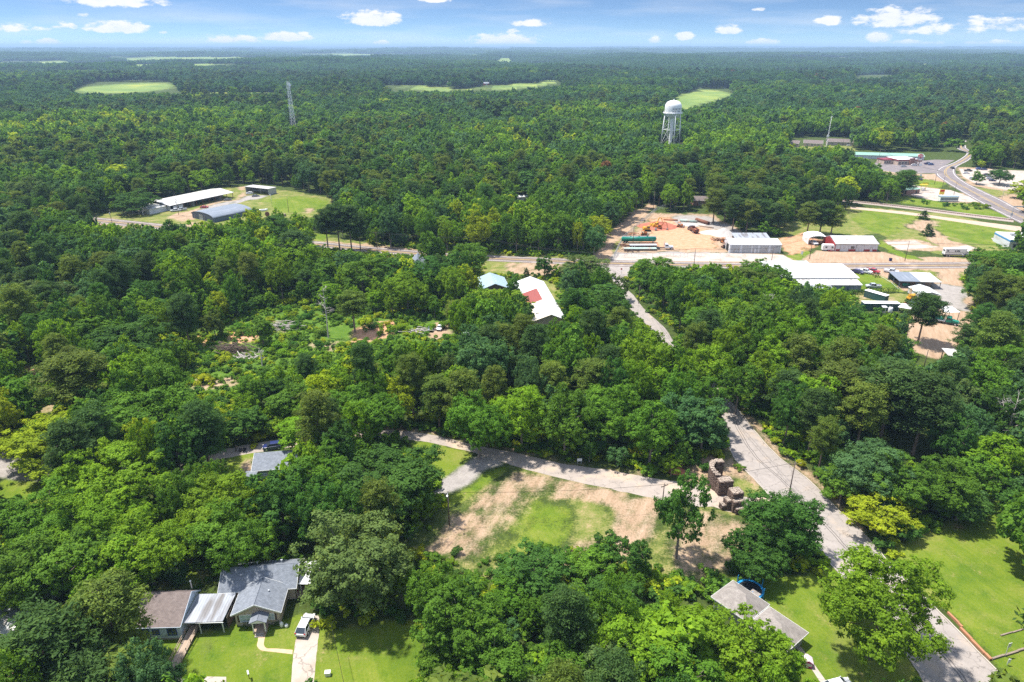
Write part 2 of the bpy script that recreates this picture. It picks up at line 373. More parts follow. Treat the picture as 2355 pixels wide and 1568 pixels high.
# ------------------------------------------------------------------ ground
def axis_coords(lo, hi, step, lo2, hi2, step2, far, g=1.085):
    c = [np.arange(lo, hi + step / 2, step)]
    a = np.arange(lo, lo2 - 1e-6, -step2)[1:] if lo2 < lo else np.array([])
    b = np.arange(hi, hi2 + 1e-6, step2)[1:] if hi2 > hi else np.array([])
    mid = np.concatenate([a[::-1], c[0], b])
    def grow(start, sgn):
        out, s, x = [], step2 * 1.05, start
        while abs(x) < far:
            x += sgn * s; s *= g; out.append(x)
        return np.array(out)
    return np.concatenate([grow(mid[0], -1)[::-1], mid, grow(mid[-1], 1)])
# zones painted on the ground: (layer, strength, outline in picture units)
Z = []
def zone(layer, v, *pts): Z.append((layer, v, pts))
# layers: 0 lawn, 1 sand/tan dirt, 2 red clay, 3 gravel, 4 rough yellowish grass, 5 tall green weeds
zone(4, .55, (930, 1000), (1180, 1050), (1300, 1085), (1660, 1160), (1760, 1130), (1720, 1230), (1700, 1330), (1560, 1360), (1100, 1340), (920, 1280), (990, 1190), (1020, 1060))
zone(0, 1, (930, 1012), (1000, 1020), (1100, 1046), (1050, 1095), (1010, 1115), (985, 1060))
zone(0, .75, (1160, 1066), (1180, 1072), (1020, 1180), (1000, 1165), (1100, 1095))
zone(3, .95, (1100, 1046), (1165, 1062), (1110, 1085), (1030, 1140), (985, 1160), (1000, 1120))
zone(1, .6, (1165, 1082), (1290, 1100), (1230, 1150), (1130, 1260), (1060, 1300), (950, 1270), (1040, 1190))
zone(1, .64, (1290, 1100), (1440, 1130), (1425, 1180), (1330, 1150), (1265, 1150))
zone(1, .7, (1440, 1135), (1540, 1150), (1490, 1250), (1420, 1290), (1400, 1240))
zone(1, .58, (1560, 1165), (1720, 1190), (1760, 1290), (1560, 1330), (1540, 1240))
zone(0, .62, (1240, 1145), (1320, 1160), (1335, 1200), (1290, 1275), (1215, 1300), (1165, 1275), (1200, 1210))
zone(0, .45, (1110, 1180), (1200, 1120), (1270, 1120), (1150, 1290), (1080, 1290))
zone(1, .62, (1190, 1285), (1300, 1270), (1370, 1200), (1400, 1200), (1360, 1300), (1200, 1330))
zone(4, .7, (1320, 1150), (1420, 1170), (1400, 1230), (1330, 1250))
zone(1, .7, (1545, 1060), (1650, 1045), (1690, 1060), (1760, 1125), (1700, 1150), (1650, 1130), (1590, 1120))
zone(2, .5, (1530, 1060), (1600, 1065), (1590, 1095), (1535, 1085))
zone(4, .9, (1690, 1090), (1750, 1120), (1735, 1145), (1680, 1135))
zone(0, .9, (1640, 1325), (1850, 1320), (1905, 1285), (1960, 1350), (2110, 1530), (2130, 1600), (1870, 1640), (1800, 1500), (1700, 1390))
zone(4, .75, (1880, 1420), (1960, 1440), (2060, 1540), (2060, 1600), (1950, 1600), (1890, 1500))
zone(0, 1, (2040, 1255), (2240, 1165), (2420, 1120), (2500, 1600), (2360, 1600), (2280, 1528), (2180, 1412), (2080, 1310))
zone(4, .7, (2040, 1255), (2100, 1225), (2260, 1180), (2320, 1210), (2260, 1200), (2120, 1260), (2070, 1290))
zone(4, .6, (2180, 1415), (2215, 1412), (2300, 1490), (2354, 1485), (2354, 1500), (2290, 1520))
zone(0, 1, (340, 1455), (470, 1450), (560, 1430), (660, 1425), (700, 1400), (740, 1440), (960, 1425), (1010, 1640), (330, 1640))
zone(4, .8, (440, 1450), (520, 1440), (470, 1568), (430, 1600), (440, 1530))
zone(4, 1, (370, 1290), (460, 1280), (480, 1350), (350, 1370))
zone(0, .7, (380, 1300), (450, 1290), (460, 1345), (380, 1360))
zone(4, .7, (790, 1430), (870, 1420), (880, 1465), (780, 1470))
zone(0, .9, (0, 1098), (90, 1110), (150, 1140), (60, 1170), (-40, 1160))
zone(3, 1, (-60, 1030), (60, 1050), (130, 1075), (110, 1108), (0, 1100), (-60, 1098))
zone(0, 1, (533, 1046), (600, 1034), (650, 1030), (650, 1040), (565, 1060), (545, 1100), (520, 1110))
zone(4, .8, (480, 1062), (533, 1048), (520, 1100), (450, 1100))
zone(1, .8, (560, 1058), (590, 1048), (565, 1090), (552, 1105), (546, 1080))
# clearing left of the church
zone(5, 1, (400, 770), (560, 735), (620, 690), (760, 680), (920, 700), (1040, 690), (1060, 790), (900, 840), (700, 870), (560, 920), (380, 930), (380, 860))
zone(2, .6, (510, 760), (600, 755), (585, 790), (520, 790))
zone(2, .68, (820, 745), (910, 735), (900, 775), (820, 795), (780, 790))
zone(1, .55, (620, 735), (690, 740), (680, 765), (600, 760))
zone(1, .85, (985, 745), (1040, 735), (1040, 785), (985, 785))
zone(1, .62, (390, 880), (480, 865), (560, 860), (545, 895), (430, 900))
zone(2, .6, (440, 770), (500, 765), (500, 795), (430, 795))
zone(1, .6, (690, 775), (820, 790), (810, 815), (690, 800))
zone(5, 1, (-60, 790), (120, 780), (180, 830), (80, 860), (-60, 850))
zone(2, .7, (50, 835), (110, 840), (90, 870), (40, 860))
zone(4, .9, (30, 930), (130, 920), (140, 970), (30, 975))
zone(1, .6, (40, 935), (120, 930), (130, 950), (60, 955))
zone(4, .9, (1110, 600), (1240, 600), (1250, 640), (1110, 640))
zone(1, .7, (1160, 603), (1300, 600), (1290, 630), (1180, 632), (1150, 625))
zone(4, .8, (1200, 640), (1360, 640), (1330, 700), (1210, 690))
# verge of the highway
zone(4, .9, (690, 520), (760, 545), (900, 562), (1100, 578), (1370, 588), (1370, 604), (1100, 600), (880, 585), (700, 575))
zone(1, .75, (700, 545), (860, 562), (960, 572), (960, 590), (840, 580), (710, 570))
zone(0, .8, (705, 528), (760, 540), (740, 590), (700, 585))
# equipment yard and its neighbours
zone(1, 1, (1360, 605), (1370, 560), (1420, 515), (1490, 468), (1515, 466), (1490, 490), (1640, 492), (1685, 520), (1700, 575), (1795, 588), (1830, 598), (1830, 608))
zone(4, .9, (1410, 580), (1440, 535), (1500, 480), (1512, 478), (1460, 530), (1420, 585))
zone(2, 1.0, (1470, 560), (1500, 520), (1480, 505), (1560, 500), (1640, 540), (1640, 575), (1560, 572))
zone(3, .8, (1545, 495), (1630, 495), (1680, 520), (1680, 540), (1620, 520), (1550, 515))
zone(3, .9, (1420, 582), (1700, 580), (1700, 596), (1400, 600))
zone(4, 1, (1790, 520), (1840, 505), (1960, 470), (1975, 478), (2180, 490), (2354, 530), (2420, 600), (2240, 600), (2060, 565), (2020, 540), (1920, 540), (1800, 560))
zone(0, .62, (1975, 482), (2100, 492), (2300, 520), (2354, 545), (2354, 570), (2240, 560), (2110, 525), (2030, 545), (1960, 520), (1960, 495))
zone(2, .75, (1795, 548), (1850, 535), (1900, 555), (1860, 575), (1800, 590))
zone(0, .8, (1805, 590), (1850, 570), (1870, 598), (1815, 602))
zone(1, .95, (1860, 578), (2020, 578), (2060, 590), (2240, 590), (2240, 608), (1840, 608))
zone(1, .9, (2085, 518), (2130, 520), (2180, 548), (2240, 566), (2170, 572), (2130, 548))
zone(1, .9, (2160, 560), (2230, 562), (2250, 580), (2180, 582))
zone(1, .9, (2030, 553), (2110, 550), (2165, 568), (2165, 576), (2070, 578))
zone(1, .8, (2090, 512), (2150, 505), (2160, 520), (2110, 530))
zone(0, .9, (2020, 566), (2060, 590), (2080, 596), (2120, 596), (2060, 575), (2030, 550))
# compound below the highway
zone(1, 1, (1960, 612), (2240, 608), (2215, 640), (2245, 690), (2245, 760), (2170, 830), (2060, 800), (2090, 720), (2170, 700), (2160, 662), (2060, 668))
zone(3, .9, (2150, 655), (2215, 660), (2240, 720), (2160, 705))
zone(0, 1.2, (1965, 631), (2025, 631), (2075, 668), (1960, 668))
zone(4, .9, (1960, 675), (2080, 672), (2090, 692), (1950, 700))
zone(1, .5, (1960, 680), (2060, 678), (2060, 692), (1970, 695))
zone(4, .9, (2070, 622), (2150, 622), (2172, 648), (2150, 640), (2080, 628))
zone(4, .9, (2200, 625), (2220, 620), (2240, 690), (2220, 670))
# shopping corner
zone(0, 1, (2095, 408), (2180, 420), (2175, 432), (2150, 434), (2105, 428))
zone(0, 1, (2155, 440), (2200, 445), (2220, 458), (2150, 460))
zone(0, .9, (2000, 440), (2090, 450), (2160, 464), (2240, 470), (2330, 500), (2290, 505), (2100, 470), (1990, 460))
zone(1, 1, (2095, 425), (2160, 434), (2215, 446), (2260, 468), (2180, 466), (2090, 448))
zone(1, 1, (2000, 388), (2100, 400), (2190, 400), (2230, 440), (2180, 420), (2090, 408), (2010, 398))
zone(1, 1, (2200, 385), (2300, 388), (2420, 400), (2420, 440), (2310, 440), (2230, 424), (2210, 405))
zone(4, .9, (2230, 428), (2330, 440), (2354, 445), (2310, 455), (2260, 452))
zone(1, 1, (2270, 458), (2354, 445), (2420, 470), (2420, 530), (2354, 500), (2300, 470))
zone(4, .9, (1810, 335), (1970, 335), (1970, 346), (1810, 350))
# left compound
zone(4, 1, (210, 500), (300, 480), (500, 430), (620, 430), (760, 455), (770, 490), (700, 500), (620, 500), (560, 520), (220, 525))
zone(0, .7, (590, 460), (680, 450), (760, 462), (740, 490), (640, 490))
zone(1, .85, (400, 490), (540, 455), (560, 440), (530, 432), (560, 428), (570, 450), (470, 490), (420, 510), (520, 520), (480, 525), (380, 500))
zone(3, .9, (455, 482), (545, 458), (570, 446), (620, 452), (570, 462), (490, 480))
zone(1, .8, (215, 505), (270, 500), (330, 515), (560, 520), (560, 530), (215, 520))
zone(1, .7, (690, 478), (720, 480), (715, 490), (685, 492))
# far fields
zone(6, 1, (150, 213), (215, 192), (395, 192), (405, 208), (330, 213), (250, 218))
zone(6, .9, (470, 204), (560, 206), (640, 212), (560, 222), (470, 218))
zone(6, 1, (1545, 222), (1600, 210), (1685, 208), (1682, 220), (1630, 236), (1560, 256))
zone(6, .8, (870, 200), (960, 198), (1060, 206), (1120, 202), (1260, 188), (1290, 194), (1220, 208), (1000, 218))
zone(6, 1, (440, 150), (560, 147), (610, 152), (480, 156))
zone(6, 1, (230, 134), (420, 130), (660, 133), (560, 138), (300, 139))
zone(6, 1, (660, 126), (900, 123), (1020, 127), (800, 131))
zone(6, 1, (1950, 176), (2010, 171), (2070, 175), (1990, 181))
zone(6, 1, (-50, 141), (120, 138), (170, 142), (0, 147))
zone(1, .72, (1693, 934), (1712, 934), (1752, 984), (1815, 1050), (1882, 1100), (1942, 1160), (1990, 1215), (1985, 1230), (1918, 1167), (1853, 1102), (1788, 1052), (1727, 986))
zone(1, .6, (1645, 934), (1652, 934), (1664, 988), (1690, 1052), (1735, 1102), (1720, 1102), (1668, 1052), (1650, 990))
zone(1, .62, (820, 978), (960, 983), (1100, 1014), (1290, 1055), (1500, 1088), (1500, 1100), (1290, 1068), (1100, 1028), (960, 996), (820, 992))
zone(6, .9, (1240, 186), (1300, 187), (1300, 196), (1240, 196))

def ground():
    xs = axis_coords(-230, 230, .85, -420, 430, 2.2, 60000)
    ys = axis_coords(44, 345, .85, 20, 720, 2.2, 60000)
    X, Y = np.meshgrid(xs, ys)
    nx, ny = len(xs), len(ys)
    H = hill(X, Y)
    jx = (fbm(X / 3.1, Y / 3.1, 3) - .5) * 5 + (fbm(X / 17, Y / 17 + 50, 2) - .5) * 5
    jy = (fbm(X / 3.1 + 90, Y / 3.1, 3) - .5) * 5 + (fbm(X / 17 + 30, Y / 17, 2) - .5) * 5
    amp = np.clip((Y - 40) / 120, .28, 3.0)
    XX, YY = X + jx * amp * .55, Y + jy * amp * .55
    far = Y > 900
    A = np.zeros((7, ny, nx), np.float32)
    for layer, v, poly in Z:
        g = [G(*p) for p in poly]
        gx, gy = [p.x for p in g], [p.y for p in g]
        i0, i1 = np.searchsorted(ys, min(gy) - 25), np.searchsorted(ys, max(gy) + 25)
        k0, k1 = np.searchsorted(xs, min(gx) - 25), np.searchsorted(xs, max(gx) + 25)
        sl = (slice(i0, i1), slice(k0, k1))
        m = inpoly(XX[sl], YY[sl], list(zip(gx, gy)))
        for l in range(7):
            a = A[l][sl]
            if l == layer: a[m] = v
            else: a[m] *= max(0, 1 - v * (1.0 if v > .85 else .55))
    for _ in range(3):
        for ax in (1, 2):
            k = np.roll(A, 1, ax) + np.roll(A, -1, ax); A = (A * .5 + k * .25).astype(np.float32)
    # pastures scattered through the far country
    r = np.hypot(X, Y)
    pas = (fbm(X / 520 + 21, Y / 800 + 3, 3) > .655) & (r > 2600)
    A[6][pas] = .85
    me = bpy.data.meshes.new('ground')
    me.vertices.add(nx * ny)
    me.vertices.foreach_set('co', np.stack([X, Y, H], -1).astype(np.float32).ravel())
    idx = np.arange(nx * ny).reshape(ny, nx)
    q = np.stack([idx[:-1, :-1], idx[:-1, 1:], idx[1:, 1:], idx[1:, :-1]], -1).reshape(-1, 4)
    me.loops.add(q.size); me.loops.foreach_set('vertex_index', q.ravel().astype(np.int32))
    me.polygons.add(len(q)); me.polygons.foreach_set('loop_start', np.arange(0, q.size, 4, dtype=np.int32))
    me.update(calc_edges=True)
    me.polygons.foreach_set('use_smooth', np.ones(len(q), bool))
    for name, (a, b, c) in (('zone_a', (0, 1, 2)), ('zone_b', (3, 4, 5)), ('zone_c', (6, 6, 6))):
        at = me.attributes.new(name, 'FLOAT_COLOR', 'POINT')
        col = np.stack([A[a], A[b], A[c], np.ones_like(A[0])], -1)
        at.data.foreach_set('color', col.astype(np.float32).ravel())
    o = bpy.data.objects.new('ground', me); COL.objects.link(o); o['kind'] = 'structure'
    o['label'] = 'town ground of lawns, clay and forest floor'
    # material
    m, nt, b = principled('ground'); N, Lk = nt.nodes.new, nt.links.new
    me.materials.append(m)
    tc = N('ShaderNodeTexCoord')
    def noise(scale, detail=6, rough=.6, stretch=None):
        n = N('ShaderNodeTexNoise'); n.inputs['Scale'].default_value = scale; n.inputs['Detail'].default_value = detail; n.inputs['Roughness'].default_value = rough
        if stretch:
            mp = N('ShaderNodeMapping'); mp.vector_type = 'TEXTURE'; mp.inputs['Scale'].default_value = [1 / q for q in stretch[:3]]; mp.inputs['Rotation'].default_value = (0, 0, stretch[3] if len(stretch) > 3 else 0)
            Lk(tc.outputs['Object'], mp.inputs[0]); Lk(mp.outputs[0], n.inputs['Vector'])
        else: Lk(tc.outputs['Object'], n.inputs['Vector'])
        return n.outputs[0]
    def ramp(f, *stops):
        r = N('ShaderNodeValToRGB'); e = r.color_ramp.elements
        while len(e) < len(stops): e.new(.5)
        for i, (p, c) in enumerate(stops): e[i].position = p; e[i].color = (*c, 1)
        Lk(f, r.inputs[0]); return r.outputs[0]
    def mixc(f, a, c):
        n = N('ShaderNodeMix'); n.data_type = 'RGBA'; Lk(f, n.inputs[0]); Lk(a, n.inputs[6]); Lk(c, n.inputs[7]); return n.outputs[2]
    def math_(op, a, c=None, d=None):
        n = N('ShaderNodeMath'); n.operation = op
        for i, v in enumerate((a, c, d)):
            if v is None: continue
            if isinstance(v, (int, float)): n.inputs[i].default_value = v
            else: Lk(v, n.inputs[i])
        return n.outputs[0]
    fine, mid, big, huge = noise(2.6, 7, .7), noise(.45, 6, .62), noise(.09, 4), noise(.012, 3)
    patch = noise(.22, 8, .68)
    streak = noise(.8, 6, .62, (1.0, .14, 1, math.radians(-25)))
    mow = noise(.8, 3, .5, (1.0, .04, 1, math.radians(22)))
    floor = ramp(math_('ADD', math_('MULTIPLY', mid, .6), math_('MULTIPLY', fine, .4)), (.34, (.03, .035, .012)), (.5, (.05, .075, .016)), (.62, (.08, .11, .022)), (.72, (.16, .12, .06)))
    lawn = ramp(math_('ADD', math_('MULTIPLY', big, .4), math_('ADD', math_('MULTIPLY', mow, .25), math_('MULTIPLY', fine, .35))), (.36, (.08, .13, .012)), (.5, (.125, .18, .016)), (.62, (.185, .215, .03)), (.72, (.26, .24, .07)))
    dry = N('ShaderNodeMapRange'); dry.inputs['From Min'].default_value = .5; dry.inputs['From Max'].default_value = .68; dry.inputs['To Max'].default_value = .65; Lk(math_('ADD', math_('MULTIPLY', patch, .6), math_('MULTIPLY', big, .4)), dry.inputs['Value'])
    lawn = mixc(dry.outputs[0], lawn, ramp(fine, (.35, (.14, .15, .03)), (.6, (.27, .24, .09)), (.75, (.36, .28, .14))))
    lush = N('ShaderNodeMapRange'); lush.inputs['From Min'].default_value = .5; lush.inputs['From Max'].default_value = .38; lush.inputs['To Max'].default_value = .7; Lk(math_('ADD', math_('MULTIPLY', mid, .5), math_('MULTIPLY', big, .5)), lush.inputs['Value'])
    lawn = mixc(lush.outputs[0], lawn, ramp(fine, (.35, (.045, .1, .01)), (.65, (.1, .17, .014))))
    dirt = ramp(math_('ADD', math_('MULTIPLY', streak, .55), math_('MULTIPLY', fine, .45)), (.32, (.25, .165, .1)), (.5, (.36, .25, .165)), (.66, (.44, .335, .24)))
    clay = ramp(math_('ADD', math_('MULTIPLY', mid, .6), math_('MULTIPLY', fine, .4)), (.3, (.4, .17, .085)), (.5, (.5, .27, .16)), (.7, (.53, .36, .24)))
    grav = ramp(math_('ADD', math_('MULTIPLY', mid, .5), math_('MULTIPLY', fine, .5)), (.3, (.2, .18, .165)), (.55, (.33, .3, .275)), (.72, (.43, .39, .36)))
    rough = ramp(math_('ADD', math_('MULTIPLY', patch, .6), math_('MULTIPLY', fine, .4)), (.33, (.075, .115, .018)), (.48, (.14, .17, .035)), (.57, (.24, .215, .08)), (.68, (.4, .3, .17)))
    weeds = ramp(math_('ADD', math_('MULTIPLY', mid, .5), math_('MULTIPLY', fine, .5)), (.32, (.04, .085, .012)), (.52, (.085, .16, .018)), (.7, (.16, .2, .035)))
    field = ramp(math_('ADD', math_('MULTIPLY', huge, .75), math_('MULTIPLY', big, .25)), (.38, (.13, .2, .05)), (.55, (.2, .26, .06)), (.68, (.34, .34, .06)))
    za, zb, zc = N('ShaderNodeAttribute'), N('ShaderNodeAttribute'), N('ShaderNodeAttribute')
    za.attribute_name, zb.attribute_name, zc.attribute_name = 'zone_a', 'zone_b', 'zone_c'
    sa, sb, sc_ = N('ShaderNodeSeparateColor'), N('ShaderNodeSeparateColor'), N('ShaderNodeSeparateColor')
    Lk(za.outputs['Color'], sa.inputs[0]); Lk(zb.outputs['Color'], sb.inputs[0]); Lk(zc.outputs['Color'], sc_.inputs[0])
    def mask(v, nz, k=.9, w=.16):
        """patchy mask: full where v is near 1, broken into patches in between"""
        s = math_('ADD', v, math_('MULTIPLY', math_('SUBTRACT', nz, .5), k))
        r = N('ShaderNodeMapRange'); r.interpolation_type = 'SMOOTHSTEP'; r.inputs['From Min'].default_value = .5 - w; r.inputs['From Max'].default_value = .5 + w
        Lk(s, r.inputs['Value']); return r.outputs[0]
    drag = noise(.34, 7, .7, (1.0, .22, 1, math.radians(-25)))
    mpatch = math_('ADD', math_('MULTIPLY', patch, .45), math_('ADD', math_('MULTIPLY', drag, .3), math_('MULTIPLY', fine, .25)))
    c = floor
    c = mixc(mask(sb.outputs[2], mpatch, 2.2), c, weeds)
    c = mixc(mask(sb.outputs[1], mpatch, 2.2), c, rough)
    c = mixc(mask(sa.outputs[0], mpatch, 2.0), c, lawn)
    c = mixc(mask(sa.outputs[1], mpatch, 3.2, .3), c, dirt)
    c = mixc(mask(sa.outputs[2], mpatch, 3.2, .3), c, clay)
    c = mixc(mask(sb.outputs[0], mpatch, 2.2, .3), c, grav)
    c = mixc(mask(sc_.outputs[0], big, .5), c, field)
    Lk(c, b.inputs['Base Color']); b.inputs['Roughness'].default_value = .95; b.inputs['Specular IOR Level'].default_value = .1
    bp = N('ShaderNodeBump'); bp.inputs['Strength'].default_value = .5; bp.inputs['Distance'].default_value = .25
    Lk(math_('ADD', fine, mid), bp.inputs['Height']); Lk(bp.outputs[0], b.inputs['Normal'])
    return o
ground()

# ------------------------------------------------------------------ roads, tracks, paths (sheets a few mm above the ground)
def roadmat(name, col, crack=.5, dust=(.45, .33, .24), dust_amt=.3, var=.12, cscale=.28):
    m = mat(name, col, .92, var, .5, spec=.15, dirt=dust, dirt_amt=dust_amt)
    nt = m.node_tree; N, Lk = nt.nodes.new, nt.links.new; b = nt.nodes['Principled BSDF']
    src = b.inputs['Base Color'].links[0].from_socket
    tc = N('ShaderNodeTexCoord')
    n0 = N('ShaderNodeTexNoise'); n0.inputs['Scale'].default_value = .9; Lk(tc.outputs['Object'], n0.inputs['Vector'])
    ad = N('ShaderNodeVectorMath'); ad.operation = 'MULTIPLY_ADD'; ad.inputs[1].default_value = (1.6, 1.6, 1.6); Lk(n0.outputs['Color'], ad.inputs[0]); Lk(tc.outputs['Object'], ad.inputs[2])
    vo = N('ShaderNodeTexVoronoi'); vo.feature = 'DISTANCE_TO_EDGE'; vo.inputs['Scale'].default_value = cscale; Lk(ad.outputs[0], vo.inputs['Vector'])
    mr = N('ShaderNodeMapRange'); mr.inputs['From Min'].default_value = .004; mr.inputs['From Max'].default_value = .022; mr.inputs['To Min'].default_value = 1 - crack; mr.inputs['To Max'].default_value = 1
    Lk(vo.outputs[0], mr.inputs['Value'])
    n1 = N('ShaderNodeTexNoise'); n1.inputs['Scale'].default_value = 14; n1.inputs['Detail'].default_value = 4; Lk(tc.outputs['Object'], n1.inputs['Vector'])
    m1 = N('ShaderNodeMapRange'); m1.inputs['To Min'].default_value = .8; m1.inputs['To Max'].default_value = 1.2; Lk(n1.outputs[0], m1.inputs['Value'])
    mu = N('ShaderNodeMath'); mu.operation = 'MULTIPLY'; Lk(mr.outputs[0], mu.inputs[0]); Lk(m1.outputs[0], mu.inputs[1])
    mx = N('ShaderNodeMix'); mx.data_type = 'RGBA'; mx.blend_type = 'MULTIPLY'; mx.inputs[0].default_value = 1
    Lk(src, mx.inputs[6]); Lk(mu.outputs[0], mx.inputs[7]); Lk(mx.outputs[2], b.inputs['Base Color'])
    return m
def smooth_line(pts, k=6):
    """Catmull-Rom through the points"""
    out = []
    for i in range(len(pts) - 1):
        p0, p1, p2, p3 = pts[max(i - 1, 0)], pts[i], pts[i + 1], pts[min(i + 2, len(pts) - 1)]
        for j in range(k):
            t = j / k
            out.append(.5 * ((2 * p1) + (-p0 + p2) * t + (2 * p0 - 5 * p1 + 4 * p2 - p3) * t * t + (-p0 + 3 * p1 - 3 * p2 + p3) * t ** 3))
    return out + [pts[-1]]
ROADS = []          # ground outlines where no tree may stand
def strip(name, left, right, m, z, label=None, ragged=0.0, keep=True, kind='structure'):
    a, b = smooth_line([G(*p) for p in left]), smooth_line([G(*p) for p in right])
    if ragged:
        for ln in (a, b):
            for i, p in enumerate(ln):
                p.x += (float(vnoise(np.float64(i * .7 + 3), np.float64(p.y))) - .5) * ragged; p.y += (float(vnoise(np.float64(i * .7 + 43), np.float64(p.x + 99))) - .5) * ragged
    if keep: ROADS.append([(p.x, p.y) for p in a] + [(p.x, p.y) for p in reversed(b)])
    mb = MB(); n = len(a)
    vs = [(p.x, p.y, z) for p in a] + [(p.x, p.y, z) for p in b]
    mb.add(vs, [(i, i + n, i + n + 1, i + 1) for i in range(n - 1)])
    o = mb.build(name, m)
    if kind: o['kind'] = kind
    if label: o['label'] = label
    return o, a, b
def lerpline(a, b, t): return [p.lerp(q, t) for p, q in zip(a, b)]
def ribbon(mb, line, w, z, d0=None, d1=None):
    """flat painted line of width w along points; dashed when d0 (paint) and d1 (gap) are given"""
    run = 0
    for i in range(len(line) - 1):
        p, q = line[i], line[i + 1]; L = (q - p).length
        if L < 1e-4: continue
        n = Vector((-(q - p).y, (q - p).x, 0)).normalized() * w / 2
        if d0 and (run % (d0 + d1)) > d0: run += L; continue
        run += L
        mb.quad((p.x - n.x, p.y - n.y, z), (q.x - n.x, q.y - n.y, z), (q.x + n.x, q.y + n.y, z), (p.x + n.x, p.y + n.y, z))
R_street = roadmat('old_pale_asphalt', (.31, .275, .25), .35, (.4, .32, .25), .2)
R_lane = roadmat('sandy_asphalt', (.34, .29, .25), .3, (.47, .36, .26), .35)
R_high = roadmat('brown_grey_asphalt', (.17, .135, .12), .2, (.3, .24, .2), .3, cscale=.1)
R_side = roadmat('grey_asphalt', (.19, .165, .165), .2, (.27, .23, .21), .3, cscale=.1)
R_conc = roadmat('pale_old_concrete', (.43, .37, .32), .4, (.36, .29, .23), .35, cscale=.2)
P_white = mat('road_paint_white', (.7, .68, .64), .8, .15, 4)
P_yellow = mat('road_paint_yellow', (.55, .36, .06), .8, .2, 4)
P_dark_line = mat('dark_line', (.09, .08, .075), .7, .2, 3)
lS = [(1380, 603), (1395, 656), (1425, 679), (1448, 709), (1495, 756), (1518, 786), (1580, 850), (1652, 928), (1664, 986), (1688, 1050), (1733, 1100), (1788, 1160), (1848, 1225), (1902, 1288), (1968, 1360), (2040, 1445), (2090, 1512), (2130, 1575), (2200, 1700)]
rS = [(1452, 603), (1440, 656), (1457, 679), (1480, 709), (1530, 756), (1550, 786), (1615, 850), (1693, 936), (1727, 984), (1788, 1050), (1853, 1100), (1918, 1165), (1985, 1228), (2040, 1290), (2105, 1355), (2190, 1440), (2265, 1517), (2325, 1580), (2430, 1700)]
_, sa_, sb_ = strip('street', lS, rS, R_street, .008, 'pale worn asphalt street running down from the highway', .25)
mb = MB()
cl = lerpline(sa_, sb_, .5)
for off in (-.28, .28):
    ln = [p + Vector((off, -off * .3, 0)) for p in cl[30:]]
    ribbon(mb, ln, .13, .014)
tl = mb.build('street_dark_lines', P_dark_line); tl['kind'] = 'structure'  # two thin dark lines along the middle of the street
# stone-coloured kerbs along the lower street
def kerb(name, line, side, z=.13, w=.22):
    mb = MB()
    for i in range(len(line) - 1):
        p, q = line[i], line[i + 1]; n = Vector((-(q - p).y, (q - p).x, 0)).normalized() * side
        a, b = n * .02, n * (w + .02)
        mb.hexa([(p + a), (q + a), (q + b), (p + b), (p + a) + Vector((0, 0, z)), (q + a) + Vector((0, 0, z)), (q + b) + Vector((0, 0, z)), (p + b) + Vector((0, 0, z))])
    o = mb.build(name, M['concrete']); o['kind'] = 'structure'; return o
kerb('street_kerb', sa_[44:], -1); kerb('street_kerb', sb_[44:], 1)
strip('lane', [(395, 1062), (480, 1043), (545, 1027), (620, 1013), (710, 1000), (820, 990), (900, 989), (955, 994), (1010, 1003), (1100, 1025), (1190, 1042), (1290, 1065), (1400, 1081), (1500, 1099), (1600, 1113), (1650, 1128), (1712, 1143), (1760, 1140)],
      [(395, 1092), (480, 1062), (551, 1047), (640, 1033), (720, 1021), (830, 1007), (900, 1010), (950, 1013), (1000, 1020), (1085, 1040), (1160, 1064), (1270, 1095), (1385, 1120), (1500, 1145), (1590, 1163), (1640, 1166), (1690, 1178), (1800, 1170)], R_lane, .012, 'sandy grey lane curving past the cleared lots', .5)
hL = [(-200, 470), (0, 483), (215, 499), (420, 520), (620, 543), (800, 562), (900, 571), (1000, 579), (1115, 586), (1250, 592), (1370, 597), (1480, 600), (1700, 604), (1900, 604.5), (2000, 604), (2215, 602), (2354, 600), (2600, 592)]
hR = [(-200, 482), (0, 496), (215, 513), (420, 535), (620, 558), (800, 576), (900, 585), (1000, 593), (1115, 600), (1250, 606), (1370, 611), (1480, 614), (1700, 618), (1900, 619), (2000, 618.5), (2215, 617), (2354, 615), (2600, 607)]
_, ha, hb = strip('highway', hL, hR, R_high, .012, 'brown grey two lane highway crossing the town')
mb = MB(); ribbon(mb, lerpline(ha, hb, .16), .28, .017); ribbon(mb, lerpline(ha, hb, .84), .28, .017)
o = mb.build('highway_edge_line', P_white); o['kind'] = 'structure'
mb = MB(); ribbon(mb, lerpline(ha, hb, .485), .2, .017); ribbon(mb, lerpline(ha, hb, .525), .2, .017)
o = mb.build('highway_centre_line', P_yellow); o['kind'] = 'structure'
dL = [(2205, 322), (2198, 340), (2222, 352), (2195, 372), (2160, 386), (2150, 400), (2172, 418), (2215, 444), (2260, 470), (2310, 496), (2380, 530), (2500, 590)]
dR = [(2222, 322), (2222, 340), (2240, 352), (2228, 368), (2200, 384), (2198, 400), (2222, 420), (2262, 440), (2305, 460), (2354, 486), (2440, 520), (2560, 570)]
_, da, db = strip('side_highway', dL, dR, R_side, .02, 'grey highway curving past the shopping corner')
mb = MB(); ribbon(mb, lerpline(da, db, .1), .3, .026); ribbon(mb, lerpline(da, db, .9), .3, .026)
o = mb.build('side_highway_edge_line', P_white); o['kind'] = 'structure'
mb = MB(); ribbon(mb, lerpline(da, db, .45), .25, .026); ribbon(mb, lerpline(da, db, .53), .25, .026)
o = mb.build('side_highway_centre_line', P_yellow); o['kind'] = 'structure'
